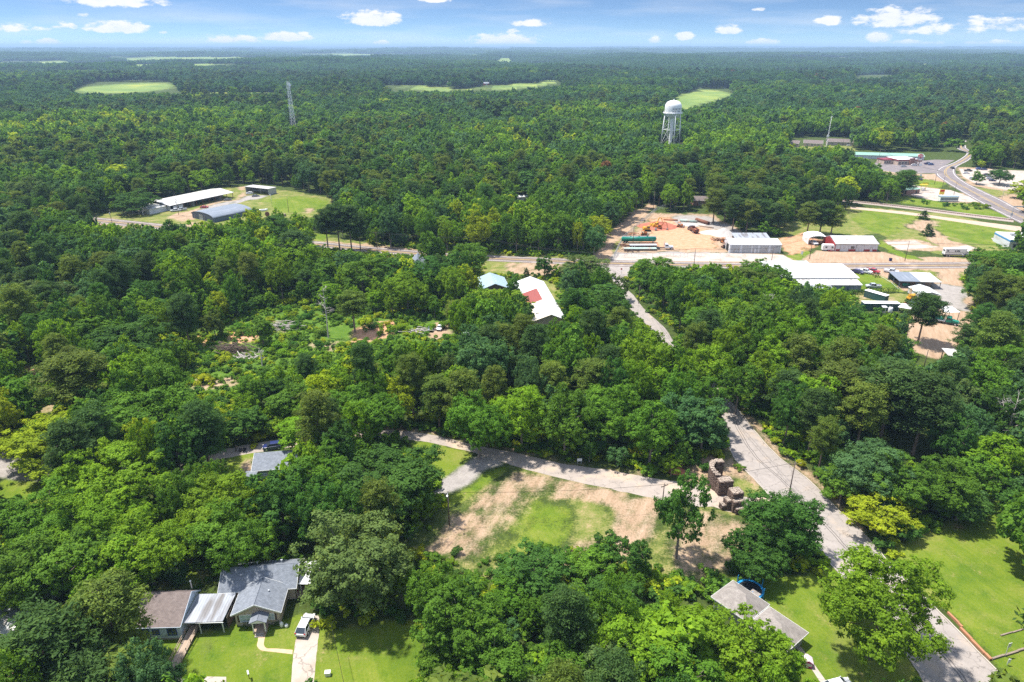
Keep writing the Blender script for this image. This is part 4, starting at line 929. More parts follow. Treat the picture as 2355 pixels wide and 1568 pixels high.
# ---- trees placed one by one: crown centre x, crown top y, crown width (picture units), height m, kind, tone, form index
HAND = [
 (2030, 1258, 285, 19, 'b', 'bright green', 8), (1812, 1114, 205, 13, 'b', 'deep green', 0), (1735, 1215, 150, 8.5, 'b', 'deep green', 4), (1560, 1390, 210, 12, 'b', 'bright green', 4), (1680, 1388, 225, 12, 'b', 'bright green', 8), (1778, 1452, 125, 9, 'b', 'bright green', 0), (1480, 1395, 250, 12, 'b', 'bright green', 0),
 (1060, 1342, 210, 13, 'b', 'mid green', 4), (1135, 1450, 190, 10, 'b', 'mid green', 8), (1160, 1420, 90, 6, 'b', 'bluish green', 2), (1285, 1480, 150, 9, 'b', 'mid green', 5), (1400, 1475, 180, 9, 'b', 'dull green', 0),
 (1575, 1470, 220, 11, 'b', 'mid green', 1), (1010, 1470, 120, 7, 'b', 'mid green', 2), (1650, 1530, 190, 8, 'b', 'bright green', 0), (1240, 1560, 170, 8, 'b', 'dull green', 4), (1500, 1560, 170, 7, 'b', 'deep green', 4),
 (1240, 1262, 190, 8, 'b', 'deep green', 5), (1350, 1250, 150, 8, 'b', 'mid green', 3), (1420, 1330, 150, 7, 'b', 'deep green', 0), (1180, 1320, 120, 6, 'b', 'mid green', 1), (1310, 1360, 130, 8, 'b', 'deep green', 8), (1568, 1085, 140, 19, 'b', 'deep green', 9), (1455, 1225, 100, 9, 'b', 'deep green', 9),
 (815, 1178, 290, 17, 'b', 'dull green', 6), (865, 1008, 310, 15, 'b', 'deep green', 8), (535, 1148, 195, 14, 'b', 'mid green', 2), (500, 1078, 210, 14, 'b', 'bright green', 0), (640, 1075, 170, 16, 'b', 'deep green', 2), (745, 1030, 170, 15, 'b', 'mid green', 4),
 (108, 958, 225, 10.5, 'b', 'lime green', 4), (290, 1035, 250, 15, 'b', 'bright green', 4), (200, 1130, 210, 14, 'b', 'bright green', 1), (90, 1120, 200, 14, 'b', 'mid green', 0), (330, 1165, 220, 14, 'b', 'bright green', 5), (140, 1190, 240, 15, 'b', 'mid green', 8), (30, 1240, 200, 14, 'b', 'mid green', 4), (240, 1240, 200, 12, 'b', 'bright green', 0),
 (250, 1322, 180, 17, 'p', 'olive green', 2), (110, 1385, 230, 17, 'p', 'dark green', 0), (285, 1480, 170, 11, 'p', 'olive green', 2), (190, 1480, 200, 12, 'p', 'dark green', 1), (40, 1490, 160, 8, 'b', 'bright green', 3), (398, 1290, 60, 3.4, 'b', 'bluish green', 0),
 (335, 885, 220, 16, 'b', 'mid green', 8), (440, 910, 130, 15, 'b', 'mid green', 2), (285, 735, 215, 15, 'b', 'deep green', 6), (170, 810, 150, 20, 'p', 'olive green', 3), (60, 860, 120, 14, 'b', 'mid green', 2), (40, 690, 120, 14, 'b', 'mid green', 2), (120, 640, 150, 15, 'b', 'dull green', 0),
 (60, 570, 110, 11, 'b', 'lime green', 1), (110, 590, 90, 11, 'b', 'bright green', 0), (70, 625, 50, 12, 'b', 'lime green', 9), (130, 465, 120, 13, 'b', 'bright green', 4), (270, 385, 80, 15, 'b', 'lime green', 0), (340, 400, 90, 15, 'b', 'mid green', 4), (460, 395, 70, 14, 'b', 'bright green', 1), (300, 440, 110, 12, 'b', 'deep green', 6), (395, 400, 70, 15, 'b', 'mid green', 0),
 (774, 470, 66, 22, 'p', 'dark green', 1), (748, 482, 58, 20, 'p', 'dark green', 1), (802, 474, 62, 21, 'p', 'dark green', 3), (824, 492, 46, 18, 'p', 'dark green', 0), (560, 545, 110, 14, 'b', 'deep green', 0), (640, 505, 120, 17, 'b', 'deep green', 4), (680, 530, 90, 17, 'p', 'dark green', 0), (480, 560, 110, 14, 'b', 'mid green', 4),
 (935, 625, 105, 15, 'b', 'bright green', 2), (900, 600, 90, 12, 'b', 'deep green', 0), (990, 600, 110, 14, 'b', 'deep green', 4), (1075, 555, 95, 15, 'b', 'mid green', 8), (1040, 590, 70, 12, 'b', 'deep green', 2), (830, 600, 120, 14, 'b', 'mid green', 1), (760, 650, 70, 11, 'b', 'bright green', 2),
 (1140, 662, 180, 12, 'b', 'bright green', 9), (1332, 586, 112, 9, 'b', 'dull green', 4), (1368, 655, 160, 9, 'b', 'deep green', 4), (1252, 590, 42, 9, 'b', 'deep green', 2), (1210, 615, 22, 4, 'c', 'dark green', 0), (1185, 635, 30, 5, 'b', 'mid green', 0), (1070, 690, 60, 8, 'b', 'mid green', 2), (1410, 640, 55, 9, 'b', 'dull green', 3),
 (1495, 595, 105, 12, 'b', 'mid green', 4), (1530, 615, 90, 11, 'b', 'deep green', 0), (1580, 630, 100, 11, 'b', 'deep green', 6), (1640, 620, 60, 9, 'b', 'mid green', 2), (1760, 595, 110, 13, 'b', 'mid green', 8), (1740, 625, 130, 13, 'b', 'olive green', 4), (1830, 650, 110, 11, 'b', 'bright green', 1), (1900, 670, 90, 9, 'b', 'deep green', 0),
 (1620, 700, 130, 13, 'b', 'mid green', 0), (1690, 685, 140, 14, 'b', 'bright green', 8), (1790, 700, 90, 12, 'b', 'bright green', 4), (1880, 700, 130, 13, 'b', 'mid green', 0), (2000, 735, 160, 14, 'b', 'mid green', 4), (1960, 700, 90, 12, 'b', 'deep green', 6), (2128, 678, 82, 16, 'p', 'dark green', 3),
 (1840, 770, 95, 18, 'p', 'olive green', 0), (1770, 780, 110, 16, 'b', 'bright green', 2), (1930, 830, 140, 18, 'p', 'olive green', 2), (2050, 830, 170, 20, 'p', 'dark green', 1), (2130, 860, 150, 20, 'p', 'dark green', 4), (1990, 880, 120, 17, 'p', 'olive green', 0), (2285, 800, 125, 15, 'b', 'mid green', 4), (2222, 745, 60, 12, 'p', 'dark green', 0), (1880, 860, 110, 17, 'b', 'bright green', 2),
 (2300, 570, 150, 12, 'b', 'mid green', 1), (2255, 575, 50, 7, 'b', 'mid green', 0), (2290, 640, 130, 12, 'b', 'deep green', 8), (2340, 620, 110, 13, 'b', 'mid green', 4), (2290, 700, 120, 13, 'b', 'deep green', 0), (2330, 760, 130, 13, 'b', 'mid green', 6), (2280, 840, 130, 15, 'b', 'mid green', 4), (2320, 900, 140, 15, 'b', 'deep green', 8),
 (2025, 1130, 150, 7, 'b', 'lime green', 0), (2000, 1000, 190, 13, 'b', 'bluish green', 6), (2100, 1040, 170, 12, 'b', 'mid green', 4), (2180, 1060, 160, 11, 'b', 'mid green', 8), (2210, 1110, 130, 7, 'b', 'deep green', 1), (1940, 1070, 120, 8, 'b', 'mid green', 5), (2290, 1000, 130, 11, 'b', 'bright green', 0), (2345, 1110, 90, 8, 'b', 'deep green', 0), (2085, 1190, 70, 4, 'b', 'deep green', 1), (2250, 1040, 120, 11, 'b', 'mid green', 3),
 (1620, 915, 130, 14, 'b', 'bluish green', 2), (1560, 905, 120, 14, 'b', 'bluish green', 4), (1500, 930, 130, 15, 'b', 'mid green', 0), (1700, 830, 110, 15, 'b', 'mid green', 9), (1640, 800, 110, 15, 'b', 'bright green', 1),
 (1400, 880, 150, 16, 'b', 'mid green', 8), (1300, 900, 140, 16, 'b', 'mid green', 4), (1200, 880, 150, 16, 'b', 'bright green', 0), (1100, 900, 150, 17, 'b', 'mid green', 5), (1040, 850, 90, 14, 'b', 'bright green', 2), (930, 790, 80, 17, 'b', 'mid green', 7), (985, 790, 60, 16, 'b', 'bright green', 7), (810, 670, 80, 14, 'p', 'olive green', 1), (600, 730, 60, 9, 'b', 'mid green', 2), (490, 715, 50, 10, 'b', 'olive green', 2), (690, 870, 130, 11, 'b', 'mid green', 0), (840, 880, 170, 15, 'b', 'mid green', 8), (590, 860, 90, 10, 'b', 'mid green', 4), (705, 935, 150, 10, 'b', 'bright green', 1), (560, 935, 100, 8.5, 'b', 'deep green', 2),
 (2125, 483, 30, 5, 'c', 'dark green', 1), (2135, 514, 34, 6, 'c', 'dark green', 0), (1863, 468, 56, 16, 'p', 'olive green', 4), (1893, 462, 60, 17, 'p', 'dark green', 2), (1918, 473, 54, 15, 'p', 'olive green', 2), (1645, 436, 54, 18, 'p', 'olive green', 2), (1672, 428, 56, 19, 'p', 'dark green', 0), (1703, 432, 58, 18, 'p', 'dark green', 4), (1735, 428, 56, 19, 'p', 'olive green', 2), (1766, 432, 56, 18, 'p', 'dark green', 0), (1690, 455, 54, 17, 'p', 'dark green', 3), (1722, 462, 56, 16, 'p', 'olive green', 4), (1756, 460, 58, 16, 'p', 'dark green', 2), (1785, 470, 52, 15, 'p', 'dark green', 4),
 (2085, 392, 60, 16, 'p', 'deep green', 2), (2050, 400, 80, 15, 'b', 'mid green', 4), (2000, 395, 90, 14, 'b', 'mid green', 8), (1930, 385, 80, 14, 'b', 'bright green', 0), (1980, 365, 60, 11, 'b', 'bright green', 1), (2248, 398, 30, 8, 'b', 'mid green', 0), (2302, 388, 55, 11, 'b', 'deep green', 5), (2345, 422, 60, 9, 'b', 'lime green', 1), (2195, 320, 40, 11, 'b', 'mid green', 4),
 (1185, 345, 40, 11, 'b', 'lime green', 1), (1210, 400, 90, 15, 'b', 'deep green', 8), (1620, 380, 60, 12, 'b', 'bright green', 0), (1548, 400, 60, 13, 'b', 'deep green', 0), (1480, 420, 70, 11, 'b', 'bright green', 0), (1450, 430, 60, 11, 'b', 'mid green', 4), (1390, 445, 80, 13, 'b', 'mid green', 8), (1330, 450, 90, 13, 'b', 'deep green', 6), (400, 355, 26, 14, 'p', 'rust brown', 1)]
CLEAR = [   # things the photograph shows unobstructed: no tree may stand on them or in front of them
 [(470, 1038), (545, 1022), (650, 1008), (655, 1050), (640, 1095), (560, 1105), (520, 1105), (545, 1060), (480, 1066)], [(815, 985), (960, 985), (1180, 1035), (1400, 1075), (1550, 1100), (1640, 1040), (1700, 1050), (1760, 1130), (1720, 1200), (1690, 1290), (1560, 1350), (1400, 1230), (1200, 1310), (1060, 1330), (925, 1270), (1010, 1180), (1030, 1110), (1010, 1050), (960, 1015), (830, 1010)],
 [(1650, 925), (1700, 925), (1760, 1005), (1870, 1105), (2025, 1275), (1960, 1310), (1905, 1290), (1905, 1210), (1830, 1120), (1760, 1130), (1680, 1050), (1660, 985)], [(2060, 1240), (2160, 1215), (2354, 1145), (2354, 1568), (2120, 1568), (2140, 1440), (2170, 1400), (2110, 1290)],
 [(1660, 1345), (1700, 1330), (1860, 1310), (1910, 1340), (1880, 1420), (2000, 1500), (2020, 1568), (1860, 1568), (1840, 1470), (1780, 1390), (1740, 1400), (1660, 1380)], [(360, 1280), (440, 1290), (460, 1370), (520, 1370), (560, 1330), (680, 1305), (740, 1320), (740, 1440), (960, 1440), (990, 1568), (360, 1568), (335, 1440), (340, 1370)],
 [(0, 1045), (90, 1055), (120, 1100), (80, 1140), (0, 1140)], [(0, 1380), (90, 1380), (85, 1430), (60, 1470), (0, 1470)], [(430, 770), (560, 735), (640, 700), (780, 700), (900, 735), (1030, 730), (1040, 790), (900, 780), (800, 800), (640, 830), (560, 900), (400, 900), (470, 830)], [(40, 930), (130, 925), (130, 965), (40, 970)], [(40, 830), (110, 840), (110, 870), (40, 860)],
 [(1200, 630), (1285, 660), (1292, 700), (1290, 740), (1250, 742), (1225, 700)], [(1105, 632), (1170, 640), (1168, 674), (1105, 660)], [(715, 535), (760, 540), (860, 562), (930, 572), (1110, 583), (1250, 590), (1380, 595), (1380, 570), (1420, 515), (1500, 465), (1535, 490), (1640, 490), (1690, 520), (1710, 540), (1800, 545), (1830, 512), (1960, 480), (1975, 460), (2354, 512), (2354, 580), (2240, 590), (2215, 622), (1980, 614), (1900, 612), (1380, 612), (1250, 606), (1110, 596), (860, 580), (715, 560)],
 [(1110, 600), (1240, 605), (1250, 640), (1175, 632), (1110, 630)], [(1385, 600), (1440, 606), (1440, 650), (1480, 700), (1550, 765), (1550, 795), (1520, 790), (1440, 705), (1415, 655)], [(1820, 600), (1980, 605), (2220, 610), (2215, 640), (2245, 700), (2240, 745), (2160, 820), (2120, 740), (1980, 712), (1960, 668), (1880, 655), (1820, 640)],
 [(1935, 346), (2130, 350), (2190, 335), (2240, 330), (2240, 355), (2215, 385), (2354, 390), (2354, 520), (2290, 505), (2090, 470), (2090, 425), (2010, 382)], [(215, 495), (310, 478), (340, 465), (480, 433), (560, 424), (640, 430), (765, 455), (760, 495), (610, 500), (590, 480), (500, 500), (440, 512), (220, 520)],
 [(440, 150), (560, 147), (610, 152), (480, 156)], [(230, 134), (420, 130), (660, 133), (560, 138), (300, 139)], [(660, 125), (900, 122), (1020, 127), (800, 131)], [(1950, 176), (2010, 171), (2070, 175), (1990, 181)], [(0, 141), (120, 138), (170, 142), (0, 147)],
 [(155, 213), (215, 190), (395, 190), (410, 210), (640, 212), (640, 218), (440, 218), (330, 214), (250, 219)], [(1550, 225), (1600, 206), (1685, 205), (1682, 221), (1630, 240), (1565, 256)], [(880, 198), (960, 196), (1060, 204), (1190, 192), (1290, 188), (1290, 198), (1130, 212), (900, 214)], [(1820, 318), (1965, 316), (1965, 340), (1820, 343)],
 [(1182, 448), (1224, 448), (1224, 464), (1182, 464)], [(1592, 450), (1626, 450), (1626, 474), (1592, 474)], [(945, 592), (968, 592), (968, 618), (945, 618)], [(2050, 985), (2150, 985), (2170, 1080), (2060, 1070)], [(2100, 790), (2170, 800), (2180, 850), (2110, 850)]]
NEAR = []           # towers: only what stands in front of them is kept low (picture box, distance)
MASK = np.zeros((400, 600), bool)
_my, _mx = np.mgrid[0:400, 0:600] * 4.0 + 2.0
for poly in CLEAR: MASK |= inpoly(_mx, _my, poly)
def masked(vx, vy):
    i, j = (np.asarray(vy) / 4).astype(int), (np.asarray(vx) / 4).astype(int)
    ok = (i >= 0) & (i < 400) & (j >= 0) & (j < 600)
    return np.where(ok, MASK[np.clip(i, 0, 399), np.clip(j, 0, 599)], False)
_t = np.arange(12) / 12 * 2 * np.pi
SAMP = np.array([(0, 0)] + [(.86 * math.cos(a), .86 * math.sin(a)) for a in _t] + [(.45 * math.cos(a), .45 * math.sin(a)) for a in _t[::2]])
def screen(x, y, z0, h, R, base=.2):
    """picture box of crowns: centre, half width, half height"""
    vx, vt, dep = P(x, y, z0 + h * .97); _, vb, _ = P(x, y, z0 + h * base)
    dp = np.arctan2(CAMH - z0, y)
    hw = R * FV / dep; hh = (vb - vt) / 2 + hw * np.sin(dp) * .5
    return vx, (vt + vb) / 2, hw, hh
def blocked(x, y, z0, h, R, limit=2, base=.2):
    vx, vy, hw, hh = screen(x, y, z0, h, R, base)
    c = np.zeros(np.shape(x), int)
    for (a, b) in SAMP: c += masked(vx + a * hw, vy + b * hh)
    bx, by, _ = P(x, y, z0); r = (c >= limit) | masked(bx, by)
    for (x0, x1, y0, y1, yy) in NEAR: r |= (y < yy) & (vx + hw * .8 > x0) & (vx - hw * .8 < x1) & (vy - hh < y1) & (vy + hh > y0)
    return r
def on_road(x, y, r=0.0):
    m = np.zeros(np.shape(x), bool)
    for poly in ROADS:
        for (dx, dy) in ((0, 0), (r, 0), (-r, 0), (0, r), (0, -r)): m |= inpoly(x + dx, y + dy, poly)
    return m
NEAR += [(1514, 1572, 228, 330, G(1540, 335).y), (664, 686, 186, 289, G(675, 297).y)]
TREES = []          # x, y, z, kind, tone, variant, scale xy, scale z, hand
for (vx, vt, wv, h, k, tone, form) in HAND:
    lo, hi = 30.0, 900.0
    cz, az_ = (.6, .37) if k == 'b' else (.68, .32) if k == 'p' else (.5, .5)
    for _ in range(40):         # distance at which the crown's outline just reaches vt
        ym = (lo + hi) / 2; _x, vc, dep = P(0.0, ym, h * cz); dp = math.atan2(CAMH - h * cz, ym); R = wv / 2 / FV * dep
        top = vc - FV / dep * math.hypot(az_ * h * math.cos(dp), R * math.sin(dp))
        if top > vt: lo = ym
        else: hi = ym
    p = Vector(((vx - 1177) / FV * dep, ym, 0))
    kind = {'b': 'broadleaf_tree', 'p': 'pine_tree', 'c': 'cedar_tree'}[k]
    if k == 'b' and R > 7.2 and form != 9: form = 10 + form % 3
    L = LIB[kind][form % len(LIB[kind])]
    TREES.append((p.x, p.y, 0.0, kind, tone, form % len(LIB[kind]), R / L[3] / 1.06, h / L[2], True))
for t_, h_ in zip(TREES, HAND):
    if True:
        L_ = LIB[t_[3]][t_[5]]; q_ = screen(np.array([t_[0]]), np.array([t_[1]]), 0.0, t_[7] * L_[2], t_[6] * L_[3])
        m_ = np.mean([masked(q_[0] + a * q_[2], q_[1] + b * q_[3])[0] for a, b in SAMP])
        if m_ > .3: print('HANDBLOCK', h_, round(float(m_), 2), [int(v[0]) for v in q_])
FOOT = []           # building footprints, filled in before the forest grows

# ------------------------------------------------------------------ buildings
def foot(org, rz, x0, x1, y0, y1, pad=1.0):
    c, s = math.cos(rz), math.sin(rz)
    FOOT.append([(org.x + c * x - s * y, org.y + s * x + c * y) for x, y in ((x0 - pad, y0 - pad), (x1 + pad, y0 - pad), (x1 + pad, y1 + pad), (x0 - pad, y1 + pad))])
def window(root, x, z, w, h, y=0.0, face='y', fm='trim', pm='glass_pale', bars=True):
    """window in the wall plane y (face 'y', outside towards -y) or x (face 'x', outside towards +x)"""
    f = MB(); t = .09
    def bx(mb, a0, a1, z0, z1, d0, d1):
        if face == 'y': mb.box(a0, a1, y - d1, y - d0, z0, z1)
        else: mb.box(y + d0, y + d1, a0, a1, z0, z1)
    bx(f, x - w / 2 - t, x + w / 2 + t, z - t, z, .005, .07); bx(f, x - w / 2 - t, x + w / 2 + t, z + h, z + h + t, .005, .07)
    bx(f, x - w / 2 - t, x - w / 2, z, z + h, .005, .06); bx(f, x + w / 2, x + w / 2 + t, z, z + h, .005, .06)
    if bars:
        bx(f, x - .03, x + .03, z, z + h, .02, .05); bx(f, x - w / 2, x - .03, z + h / 2 - .025, z + h / 2 + .025, .02, .045); bx(f, x + .03, x + w / 2, z + h / 2 - .025, z + h / 2 + .025, .02, .045)
    o = f.build('window', M[fm], root)
    p = MB(); bx(p, x - w / 2, x + w / 2, z, z + h, .006, .018); p.build('pane', M[pm], o)
    return o
def door(root, x, w, h, y=0.0, face='y', m='red_paint', fm='trim', z=0.0):
    d, f = MB(), MB()
    def bx(mb, a0, a1, z0, z1, d0, d1):
        if face == 'y': mb.box(a0, a1, y - d1, y - d0, z0, z1)
        else: mb.box(y + d0, y + d1, a0, a1, z0, z1)
    bx(d, x - w / 2, x + w / 2, z, z + h, .006, .03)
    for (a, b_) in ((.12, .45), (.55, .9)): bx(d, x - w * .36, x + w * .36, z + h * a, z + h * b_, .03, .045)
    o = d.build('door', M[m], root)
    bx(f, x - w / 2 - .1, x - w / 2, z, z + h + .1, .004, .06); bx(f, x + w / 2, x + w / 2 + .1, z, z + h + .1, .004, .06); bx(f, x - w / 2, x + w / 2, z + h, z + h + .1, .004, .06)
    f.build('door_frame', M[fm], o)
    k = MB(); bx(k, x + w * .36, x + w * .36 + .06, z + h * .48, z + h * .5, .045, .09); k.build('handle', M['steel'], o)
    return o
def roller(root, x, w, h, y=0.0, m='siding_grey', fm='steel', name='roller_door'):
    d = MB(); n = int(h / .5)
    for i in range(n): d.box(x - w / 2, x + w / 2, y - .03 - .01 * (i % 2), y - .004, h * i / n, h * (i + 1) / n - .015)
    o = d.build(name, M[m], root)
    f = MB(); f.box(x - w / 2 - .14, x - w / 2, y - .08, y - .003, 0, h + .14); f.box(x + w / 2, x + w / 2 + .14, y - .08, y - .003, 0, h + .14); f.box(x - w / 2, x + w / 2, y - .08, y - .003, h, h + .14)
    f.build('door_frame', M[fm], o)
    return o
def gable(root, x0, x1, y0, y1, ez, rz_, wall, roof, axis='x', over=.4, z0=0.0, t=.12, fascia='trim', roofname='roof', ridge=.5):
    """closed walls with a gable end shape and two thick roof slopes; ridge runs along axis"""
    w = MB()
    if axis == 'x':
        ym = y0 + (y1 - y0) * ridge
        w.prism([(y0, z0), (y1, z0), (y1, ez), (ym, rz_), (y0, ez)], x0, x1, 'x')
        sl0, sl1 = (rz_ - ez) / (ym - y0), (rz_ - ez) / (y1 - ym); a, b = x0 - over, x1 + over; g = .02
        quads = [[(a, y0 - over, ez - sl0 * over + g), (b, y0 - over, ez - sl0 * over + g), (b, ym, rz_ + g), (a, ym, rz_ + g)], [(b, y1 + over, ez - sl1 * over + g), (a, y1 + over, ez - sl1 * over + g), (a, ym, rz_ + g), (b, ym, rz_ + g)]]
    else:
        xm = x0 + (x1 - x0) * ridge
        w.prism([(x0, z0), (x1, z0), (x1, ez), (xm, rz_), (x0, ez)], y0, y1, 'y')
        sl0, sl1 = (rz_ - ez) / (xm - x0), (rz_ - ez) / (x1 - xm); a, b = y0 - over, y1 + over; g = .02
        quads = [[(x0 - over, b, ez - sl0 * over + g), (x0 - over, a, ez - sl0 * over + g), (xm, a, rz_ + g), (xm, b, rz_ + g)], [(x1 + over, a, ez - sl1 * over + g), (x1 + over, b, ez - sl1 * over + g), (xm, b, rz_ + g), (xm, a, rz_ + g)]]
    wo = w.build('wall', M[wall], root)
    r = MB()
    for q in quads: r.slab(q, t)
    ro = r.build(roofname, M[roof], root)
    if fascia:
        f = MB()
        for q in quads:
            q = [Vector(p) for p in q]
            for (p, s) in ((q[0], q[1]), (q[1], q[2]), (q[3], q[0])):
                n = (q[1] - q[0]).cross(q[3] - q[0]).normalized(); n = n if n.z > 0 else -n
                d = ((p + s) / 2 - (q[0] + q[2]) / 2); d = d - n * d.dot(n)
                e = (s - p).normalized(); d = (d - e * d.dot(e)).normalized()
                lo = n * -.1; hi = n * (t + .004); o_ = d * .05; i_ = d * .003
                f.hexa([p + lo + i_, s + lo + i_, s + lo + o_, p + lo + o_, p + hi + i_, s + hi + i_, s + hi + o_, p + hi + o_])
        f.build('fascia', M[fascia], ro)
    return wo, ro
def posts(root, pts, z0, z1, w=.1, m='steel', name='post'):
    for (x, y) in pts: MB().box(x - w, x + w, y - w, y + w, z0, z1).build(name, M[m], root)
def vent_stack(root, x, y, z, r=.12, h=.5, m='galv', name='vent'):
    MB().tube((x, y, z), (x, y, z + h), r, n=8).tube((x, y, z + h), (x, y, z + h + .08), r * 1.6, n=8).build(name, M[m], root)

# -- tan cottage with grey shingle roof and red door
org, rz, L = frame((545, 1441), (646, 1434))
t = thing('cottage', 'tan clapboard cottage with grey shingle roof, red door and gabled porch', 'house', org, rz); D = 11.8
foot(org, rz, -4, L + 4, -2, D)
gable(t, 0, L, 0, 5.4, 3.0, 4.75, 'siding_tan', 'shingle_grey', 'y', .45)
gable(t, -3.6, L + 1.4, 5.45, D, 3.0, 4.9, 'siding_tan', 'shingle_grey', 'x', .5)
MB().box(.15, L - .15, -.03, .04, 0, .45).build('foundation', M['concrete'], t)
for x in (1.75,): window(t, x, 1.0, 2.0, 1.35); 
window(t, L - 1.35, 1.15, .95, 1.25, pm='glass_pale')
for x in (.5, 3.0, L - 2.05, L - .62):
    s = MB()
    for k in range(6): s.box(x - .16, x + .16, -.05, -.006, 1.0 + k * .23, 1.0 + k * .23 + .2)
    s.build('shutter', M['dark_wood'], t)
door(t, L * .585, .95, 2.05)
p = MB(); px = L * .585
p.box(px - 1.05, px + 1.05, -1.9, -.06, 0, .42); po = p.build('porch', M['deck_wood'], t)
MB().box(px - .7, px + .7, -2.25, -1.92, 0, .27).box(px - .7, px + .7, -2.6, -2.27, 0, .13).build('step', M['concrete'], po)
for x in (px - .95, px + .95): MB().box(x - .08, x + .08, -1.85, -1.69, .425, 2.45).build('post', M['trim'], po)
r = MB(); r.slab([(px - 1.35, -2.1, 2.45), (px, -2.1, 3.05), (px, .6, 3.05), (px - 1.35, .6, 2.45)], .1).slab([(px, -2.1, 3.05), (px + 1.35, -2.1, 2.45), (px + 1.35, .6, 2.45), (px, .6, 3.05)], .1); ro = r.build('porch_roof', M['shingle_grey'], t)
f = MB(); f.prism([(px - 1.3, 2.44), (px + 1.3, 2.44), (px, 3.03)], -2.06, -1.96); f.build('gable_board', M['trim'], ro)
# side porch with white tin roof and second red door
door(t, 6.9, .9, 2.0, y=L + 1.4, face='x')
r = MB(); r.slab([(L + 1.96, 5.9, 2.75), (L + 4.6, 5.9, 2.45), (L + 4.6, 8.5, 2.45), (L + 1.96, 8.5, 2.75)], .08); r.build('awning', M['white_roof'], t)
posts(t, [(L + 4.4, 6.1), (L + 4.4, 8.3)], 0, 2.45, .06, 'trim')
MB().box(L + 1.45, L + 3.4, 5.6, 8.2, 0, .3).build('stoop', M['deck_wood'], t)
vent_stack(t, 1.6, 9.6, 4.5); vent_stack(t, L - 1.4, 10, 4.3)
vent_stack(t, L * .7, 3.2, 3.9, .09, .45)
# white lean-to behind the cottage under the tree
org2 = G(690, 1362); t2 = thing('lean_to_shelter', 'white tin roofed shelter half under the tree behind the tan cottage', 'shelter', org2, rz)
MB().slab([(0, 0, 2.5), (6.5, 0, 2.3), (6.5, 4.5, 2.7), (0, 4.5, 2.9)], .08).build('roof', M['white_roof'], t2); posts(t2, [(.2, .2), (6.3, .2), (6.3, 4.3), (.2, 4.3)], 0, 2.3, .06, 'trim'); foot(org2, rz, 0, 6.5, 0, 4.5, .2)

# -- pale blue house, carport and ramp
org, rz, L = frame((318, 1472), (420, 1469))
t = thing('blue_house', 'pale blue house with brown shingle roof and deep blue window frames', 'house', org, rz); D = 7.6
foot(org, rz, -1, L + 8.5, -1, D)
gable(t, 0, L, 0, D, 2.9, 4.9, 'siding_blue', 'shingle_brown', 'x', .3, ridge=.68, fascia='siding_blue')
window(t, L - 1.35, .95, 1.35, 1.3, fm='blue_trim', pm='glass'); window(t, L - 3.9, 1.2, .95, .9, fm='blue_trim', pm='glass'); window(t, 1.3, .75, 1.5, 1.5, fm='blue_trim', pm='glass')
MB().box(.1, L - .1, -.02, .05, 0, .35).build('foundation', M['concrete'], t)
vent_stack(t, L - .6, D - .4, 3.9, .1, 1.5)
ct = thing('carport', 'weathered tin carport on thin posts beside the pale blue house', 'carport', org + Vector((math.cos(rz) * (L + .25), math.sin(rz) * (L + .25), 0)), rz)
MB().slab([(0, .6, 2.75), (6.2, .9, 2.55), (6.4, 7.0, 2.65), (0, 6.8, 2.85)], .07).build('roof', M['tin'], ct)
f = MB(); f.box(0.02, 6.38, .66, .74, 2.5, 2.6); f.build('beam', M['trim'], ct)
posts(ct, [(2.4, 1.0), (6.0, 1.1), (6.1, 3), (6.15, 5), (6.2, 6.8)], 0, 2.5, .06, 'trim')
MB().tube((2.4, 1.0, 1.5), (3.2, 1.0, 2.5), .05).build('brace', M['dark_wood'], ct)
s = MB()
for k in range(7): s.box(6.42, 6.48, 1.9 + k * .7, 2.5 + k * .7, 0, 2.3)
s.build('board_screen', M['dark_wood'], ct)
rp = thing('wheelchair_ramp', 'wooden ramp with hand rails leading up under the tin carport', 'ramp', ct.location, rz)
pl = MB(); pl.hexa([(-.15, -7.5, .0), (1.35, -7.5, .0), (1.75, 2.2, .6), (.3, 2.2, .6), (-.15, -7.5, .08), (1.35, -7.5, .08), (1.75, 2.2, .72), (.3, 2.2, .72)]); pl.build('deck', M['deck_wood'], rp)
for xa, xb in ((-.2, .25), (1.4, 1.8)):
    r = MB()
    for k in range(6):
        u = k / 5; x, y, z = xa + (xb - xa) * u, -6.2 + 8.2 * u, .66 * (u * .84 + .13)
        r.box(x - .05, x + .05, y - .05, y + .05, z - .3, z + .95)
    for dz in (.5, .92): r.tube((xa, -6.2, .08 + dz), (xb, 2.0, .64 + dz), .045, n=4)
    r.build('hand_rail', M['deck_wood'], rp)
# far left tin roofed sheds
org = G(-14, 1446); t = thing('tin_shed', 'rusty grey tin roofed shed, the rear one at the left edge', 'shed', org, -.12); foot(org, -.12, 0, 8, 0, 7)
gable(t, 0, 7.2, 0, 6, 2.6, 3.8, 'dark_wood', 'tin', 'y', .4, fascia=None, ridge=.32)
org = G(-40, 1492); t = thing('pale_shed', 'pale ribbed tin roofed shed, in front of the rusty one', 'shed', org, .04); foot(org, .04, 0, 9, 0, 6)
gable(t, 0, 8.6, 0, 5.6, 2.3, 3.3, 'siding_white', 'tin_white', 'x', .4, fascia=None, ridge=.75); vent_stack(t, 6.2, 4.4, 3.1, .1, .6)

